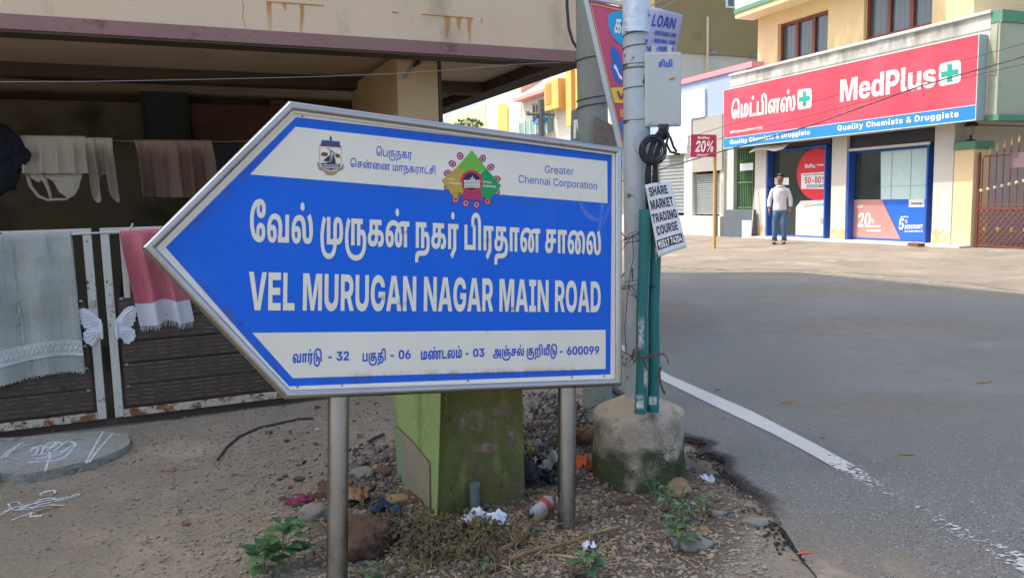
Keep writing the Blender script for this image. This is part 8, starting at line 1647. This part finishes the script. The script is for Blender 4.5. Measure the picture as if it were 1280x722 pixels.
# twigs and straw
m_dstem = mat('dead_stem', srgb(74, 62, 50), .9, 0, .3, 20)
m_twig = mat('twig', srgb(120, 98, 72), .9, 0, .3, 20, spots=[(srgb(80, 64, 48), 14, .55, .1)])
m_straw = mat('straw', srgb(158, 138, 104), .9, 0, .25, 20)
mb = MB()
for i in range(620):
    r_ = rng.random()
    if r_ < .45: x, y = rng.gauss(650, 70), rng.gauss(690, 22)
    elif r_ < .7: x, y = rng.gauss(700, 26), rng.uniform(520, 640)
    else: x, y = rng.uniform(400, 900), rng.uniform(560, 725)
    p = gnd(x, y)
    if inroad(p): continue
    L = rng.uniform(.02, .12); a = rng.random()*6.28; p.z = gh(p.x, p.y)+.004; d = V((cos(a), sin(a), rng.uniform(-.05, .3)))*L
    mb.tube([p, p+d*.5+V((rng.uniform(-.01, .01), 0, rng.uniform(0, .015))), p+d], [.0018, .0014, .0007], 4, cap=False)
mb.build('twigs', m_straw, kind='stuff')
# the two branches
def branch(pts, r0, r1, lab, side=8):
    P_ = [gnd(x, y, 0) + V((0, 0, z)) for x, y, z in pts]
    for p in P_: p.z += gh(p.x, p.y)
    Q = []
    for a, b in zip(P_, P_[1:]):
        for k in range(4): q = a.lerp(b, k/4); Q.append(q+V((.006*N(q.x, q.y, 1, 14), .006*N(q.x, q.y, 2, 14), .004*N(q.x, q.y, 3, 14))))
    Q.append(P_[-1]); t = thing('dry_branch', P_[0], lab, 'branch')
    MB().tube(Q, [r0+(r1-r0)*i/(len(Q)-1)*(1+.3*N(i, 0, 0, .7)) for i in range(len(Q))], 8).build('stem', m_twig if r0 > .009 else m_straw, t, smooth=True)
    for i in range(side):
        q = Q[rng.randrange(1, len(Q)-1)]; d = V((rng.gauss(0, 1), rng.gauss(0, 1), abs(rng.gauss(0, .5)))).normalized()*rng.uniform(.04, .10)
        MB().tube([q, q+d*.6, q+d+V((0, 0, -.01))], [.003, .002, .001], 4).build('side_twig', m_straw, t)
branch([(622, 706, .02), (648, 690, .035), (664, 674, .05), (683, 655, .045)], .011, .013, 'thick broken stick lying slantwise in front of the right post', 3)
branch([(612, 724, .02), (660, 706, .035), (712, 690, .04), (745, 678, .035), (775, 668, .03)], .010, .006, 'long thin dry branch lying in front of the right post', 12)
branch([(742, 705, .015), (700, 700, .01), (668, 701, .01)], .007, .004, 'short dark twig beneath the long dry branch', 2)
# dead weed heap
m_dead = mat('dead_leaves', srgb(92, 86, 58), .95, 0, .3, 10, spots=[(srgb(74, 68, 44), 8, .5, .1), (srgb(140, 118, 78), 9, .62, .08)])
dw = thing('dead_weeds', gnd(530, 700), 'heap of wilted brown-green weeds at the foot of the mossy block', 'weeds')
mb = MB(); ms = MB()
for i in range(230):
    x, y = rng.gauss(555, 46), 674+abs(rng.gauss(0, 28))
    if x < 490: continue
    p = gnd(x, y); p.z = gh(p.x, p.y)+.005; n_ = 5; a = rng.random()*6.28; L = rng.uniform(.06, .16); q = p.copy(); pts = [q.copy()]
    for k in range(n_):
        q += V((cos(a)*L/n_, sin(a)*L/n_, (.02 if k < 3 else -.012)*rng.uniform(.5, 1.6))); a += rng.gauss(0, .5); q.z = max(q.z, gh(q.x, q.y)+.004); pts.append(q.copy())
    ms.tube(pts, [.0022, .002, .0018, .0015, .0012, .0008], 4, cap=False)
    for k in range(9):
        c = pts[rng.randrange(1, 6)]+V((rng.gauss(0, .006), rng.gauss(0, .006), rng.uniform(-.006, .008))); l = rng.uniform(.010, .030); u = V((rng.gauss(0, 1), rng.gauss(0, 1), rng.gauss(-.3, .5))).normalized(); v = u.orthogonal().normalized()*rng.uniform(.25, .5)
        mb.add([c, c+u*l*.5+v*l, c+u*l, c+u*l*.5-v*l*.6+V((0, 0, -l*.25))], [(0, 1, 2), (0, 2, 3)])
ms.build('weed_stems', m_twig, dw, kind='stuff'); mb.build('wilted_leaves', m_dead, dw, kind='stuff')
# black cable piece on the ground
P_ = [gnd(x, y) for x, y in ((272, 577), (284, 563), (300, 551), (325, 541), (352, 535), (375, 531), (392, 530))]
MB().tube([p+V((0, 0, gh(p.x, p.y)+.008)) for p in P_], .0075, 7).build('cable', flatm('ground_cable', 58, 58, 60, .8), smooth=True, label='piece of dusty black cable curving over the dirt left of the left post', cat='cable')
P_ = [gnd(x, y) for x, y in ((448, 560), (460, 555), (470, 549), (480, 545))]
MB().tube([p+V((0, 0, gh(p.x, p.y)+.014)) for p in P_], .008, 7).build('stick', flatm('dark_stick', 54, 50, 48, .9), smooth=True, label='short dark stick on the dirt just left of the mossy block', cat='stick')
# red scrap and leaves on the road
def bit(x, y, L, W_, m_, lab, ang=0, cat='leaf', name='leaf'):
    p = gnd(x, y, RZ+.004); a = V((cos(ang), sin(ang), 0)); b = V((-sin(ang), cos(ang), 0))
    mb = MB(); mb.add([p-a*L, p-a*L*.3+b*W_, p+a*L*.6+b*W_*.8, p+a*L, p+a*L*.5-b*W_*.9, p-a*L*.4-b*W_, p+V((0, 0, .006))], [(0, 5, 6), (5, 4, 6), (4, 3, 6), (3, 2, 6), (2, 1, 6), (1, 0, 6)]); mb.build(name, m_, label=lab, cat=cat)
bit(1004, 690.5, .032, .005, flatm('red_scrap', 226, 74, 66), 'small red stick-like scrap on the road near the bottom', .1, 'scrap', 'scrap')
m_dl = flatm('road_leaf', 132, 110, 70, .9)
bit(1133, 567, .045, .012, m_dl, 'curled dry leaf on the asphalt right of the white line', -.1); bit(984, 502, .05, .016, m_dl, 'pale dry leaf on the asphalt above the white line', .2); bit(1028, 546, .02, .014, m_dl, 'small dry leaf on the asphalt just beyond the line', .6)
bit(897, 487, .03, .006, flatm('road_leaf2', 70, 60, 48), 'dark dry leaf on the asphalt near the teal guards', .1); bit(1230, 477, .08, .02, m_dl, 'faint dry leaf far out on the asphalt', .3); bit(904, 522, .02, .012, m_dl, 'small brown leaf lying on the white road line', .2)
scr = MB()
for i in range(90):
    x, y = rng.uniform(840, 1280), rng.uniform(360, 722); p = gnd(x, y, RZ)
    if not inroad(p): continue
    scr.rock(p+V((0, 0, .002)), rng.uniform(.003, .008), (1.6, 1, .5), i, 1)
scr.build('road_grit', m_grav, kind='stuff')
# ---- leafy plants
m_pl = mat('plant_leaf', srgb(70, 108, 64), .55, 0, .18, 20, spots=[(srgb(84, 132, 66), 14, .58, .1)]); m_pl2 = mat('plant_leaf_dark', srgb(46, 84, 50), .55, 0, .2, 20); m_stemg = flatm('plant_stem', 86, 110, 62)
def leaf_mb(base, d, up_, L, W_, droop=.3):
    mb = MB(); side_ = d.cross(up_).normalized(); n = 6; vs = []
    for i in range(n+1):
        t = i/n; w_ = W_*sin(pi*t**.75)*(1-.15*t) if 0 < t < 1 else 0; c = base+d*(L*t)+up_*(-droop*L*t*t); wav = .06*W_*sin(t*14)
        vs += [c-side_*w_+up_*(w_*.28+wav), c, c+side_*w_+up_*(w_*.28-wav)]
    fs = [];
    for i in range(n):
        for k in range(2): fs.append((3*i+k, 3*i+k+1, 3*i+k+4, 3*i+k+3))
    mb.add(vs, fs); return mb
def plant(x, y, h, n, L, lab, spread=.5, seed=0, m_=None, stems=1):
    r_ = random.Random(seed); p = gnd(x, y); p.z = gh(p.x, p.y); t = thing('plant', p, lab, 'plant', None)
    for s_ in range(stems):
        a0 = r_.random()*6.28; lean = V((cos(a0), sin(a0), 0))*(h*spread*.5 if stems > 1 else h*.1)
        P_ = [p, p+lean*.4+V((0, 0, h*.5)), p+lean+V((0, 0, h))]; MB().tube(P_, [.0035, .0028, .0015], 5).build('stem', m_stemg, t)
        for i in range(n//stems):
            k = .25+.75*(i+1)/(n//stems); b = P_[0].lerp(P_[1], k*2) if k < .5 else P_[1].lerp(P_[2], k*2-1)
            a = i*2.4+r_.uniform(-.4, .4); el = r_.uniform(.0, .6); d = V((cos(a)*cos(el), sin(a)*cos(el), sin(el))); l = L*(1.15-.45*k)*r_.uniform(.75, 1.15)
            q = b+d*l*.45; MB().tube([b, q], [.0016, .001], 4).build('leaf_stalk', m_stemg, t)
            up_ = (V((0, 0, 1))-d*d.z).normalized(); lf = leaf_mb(q, d, up_, l, l*.36, .35).build('leaf', m_ or (m_pl if r_.random() < .7 else m_pl2), t, smooth=2)
plant(353, 716, .17, 24, .085, 'leafy green plant left of the left sign post', .5, 1)
plant(330, 718, .10, 12, .075, 'low green seedling beside the leafy plant at the left post', .5, 21)
plant(461, 735, .07, 7, .045, 'tiny green seedling right of the left post foot', .4, 2)
plant(838, 655, .15, 26, .045, 'bushy green weed growing at the foot of the plinth', .9, 3, stems=4)
plant(851, 690, .14, 22, .05, 'taller green weed with long leaf right of the plinth', .9, 4, stems=3)
plant(820, 632, .13, 16, .035, 'thin weed climbing the mossy front of the plinth', .9, 9, m_pl2, stems=3)
plant(880, 650, .10, 12, .04, 'small green weed nearest the broken road edge', .8, 5, stems=2)
plant(730, 722, .09, 18, .06, 'green plant below the long dry branch', .8, 6, stems=2)
plant(606, 722, .05, 6, .035, 'tiny green seedling in front of the white crumpled paper', .5, 7)
plant(572, 650, .07, 12, .025, 'small dark weed at the front corner of the mossy block', .8, 8, m_pl2, stems=2)
plant(663, 588, .09, 14, .03, 'dark weed hugging the right edge of the mossy block', .6, 10, m_pl2, stems=2)
plant(448, 548, .03, 6, .02, 'tiny weed near the short dark stick', .6, 11, stems=2)
# dead shrub tangle behind the right post
ds = thing('dead_shrub', gnd(700, 560), 'tangle of dark dead twigs behind the sign between mossy block and poles', 'shrub')
for j in range(26):
    p = gnd(rng.uniform(664, 742), rng.uniform(515, 580)); p.z = gh(p.x, p.y); q = p.copy(); pts = [q.copy()]; a = rng.random()*6.28; el = rng.uniform(.3, 1.3)
    for k in range(6):
        q = q+V((cos(a)*cos(el), sin(a)*cos(el), sin(el)))*rng.uniform(.04, .08); a += rng.gauss(0, .6); el = max(-.3, el-rng.uniform(0, .35)); pts.append(q.copy())
    mb = MB(); mb.tube(pts, [.006, .005, .004, .003, .0025, .002, .001], 5)
    for k in range(5): b = pts[rng.randrange(1, 6)]; mb.tube([b, b+V((rng.gauss(0, .04), rng.gauss(0, .04), rng.uniform(0, .07)))], [.002, .001], 4)
    mb.build('dead_stem', m_dstem, ds)
# pale and dark stone chips in the asphalt nearest the viewer
for nm, m_, seed_ in (('road_chips', mat('pale_chip', srgb(168, 166, 158), .9, 0, .2, 40), 1), ('road_chips', mat('dark_chip', srgb(66, 68, 70), .9, 0, .2, 40), 2)):
    rc = random.Random(seed_); mb = MB(); k = 0
    while k < 3600:
        x = rc.uniform(800, 1290); y = 470+255*rc.random()**.6; p = gnd(x, y, RZ)
        if not inroad(p): continue
        k += 1; r = rc.uniform(.0014, .0036); mb.rock(p+V((0, 0, -.0004)), r, (rc.uniform(.8, 1.6), rc.uniform(.8, 1.4), .5), k*.37, 1)
    mb.build(nm, m_, kind='stuff')
# dry leaves
mb = MB()
for i in range(230):
    x, y = rng.gauss(600, 130), rng.gauss(665, 40)
    if not(330 < x < 920): continue
    p = gnd(x, y)
    if inroad(p): continue
    p.z = gh(p.x, p.y)+.008; l = rng.uniform(.01, .026); u = V((rng.gauss(0, 1), rng.gauss(0, 1), rng.gauss(0, .4))).normalized(); v = u.orthogonal().normalized()*.4
    mb.add([p, p+u*l*.5+v*l, p+u*l, p+u*l*.5-v*l], [(0, 1, 2), (0, 2, 3)])
mb.build('dry_leaves', mat('dry_leaf', srgb(142, 112, 72), .9, 0, .3, 14, spots=[(srgb(104, 78, 52), 10, .55, .1)]), kind='stuff')
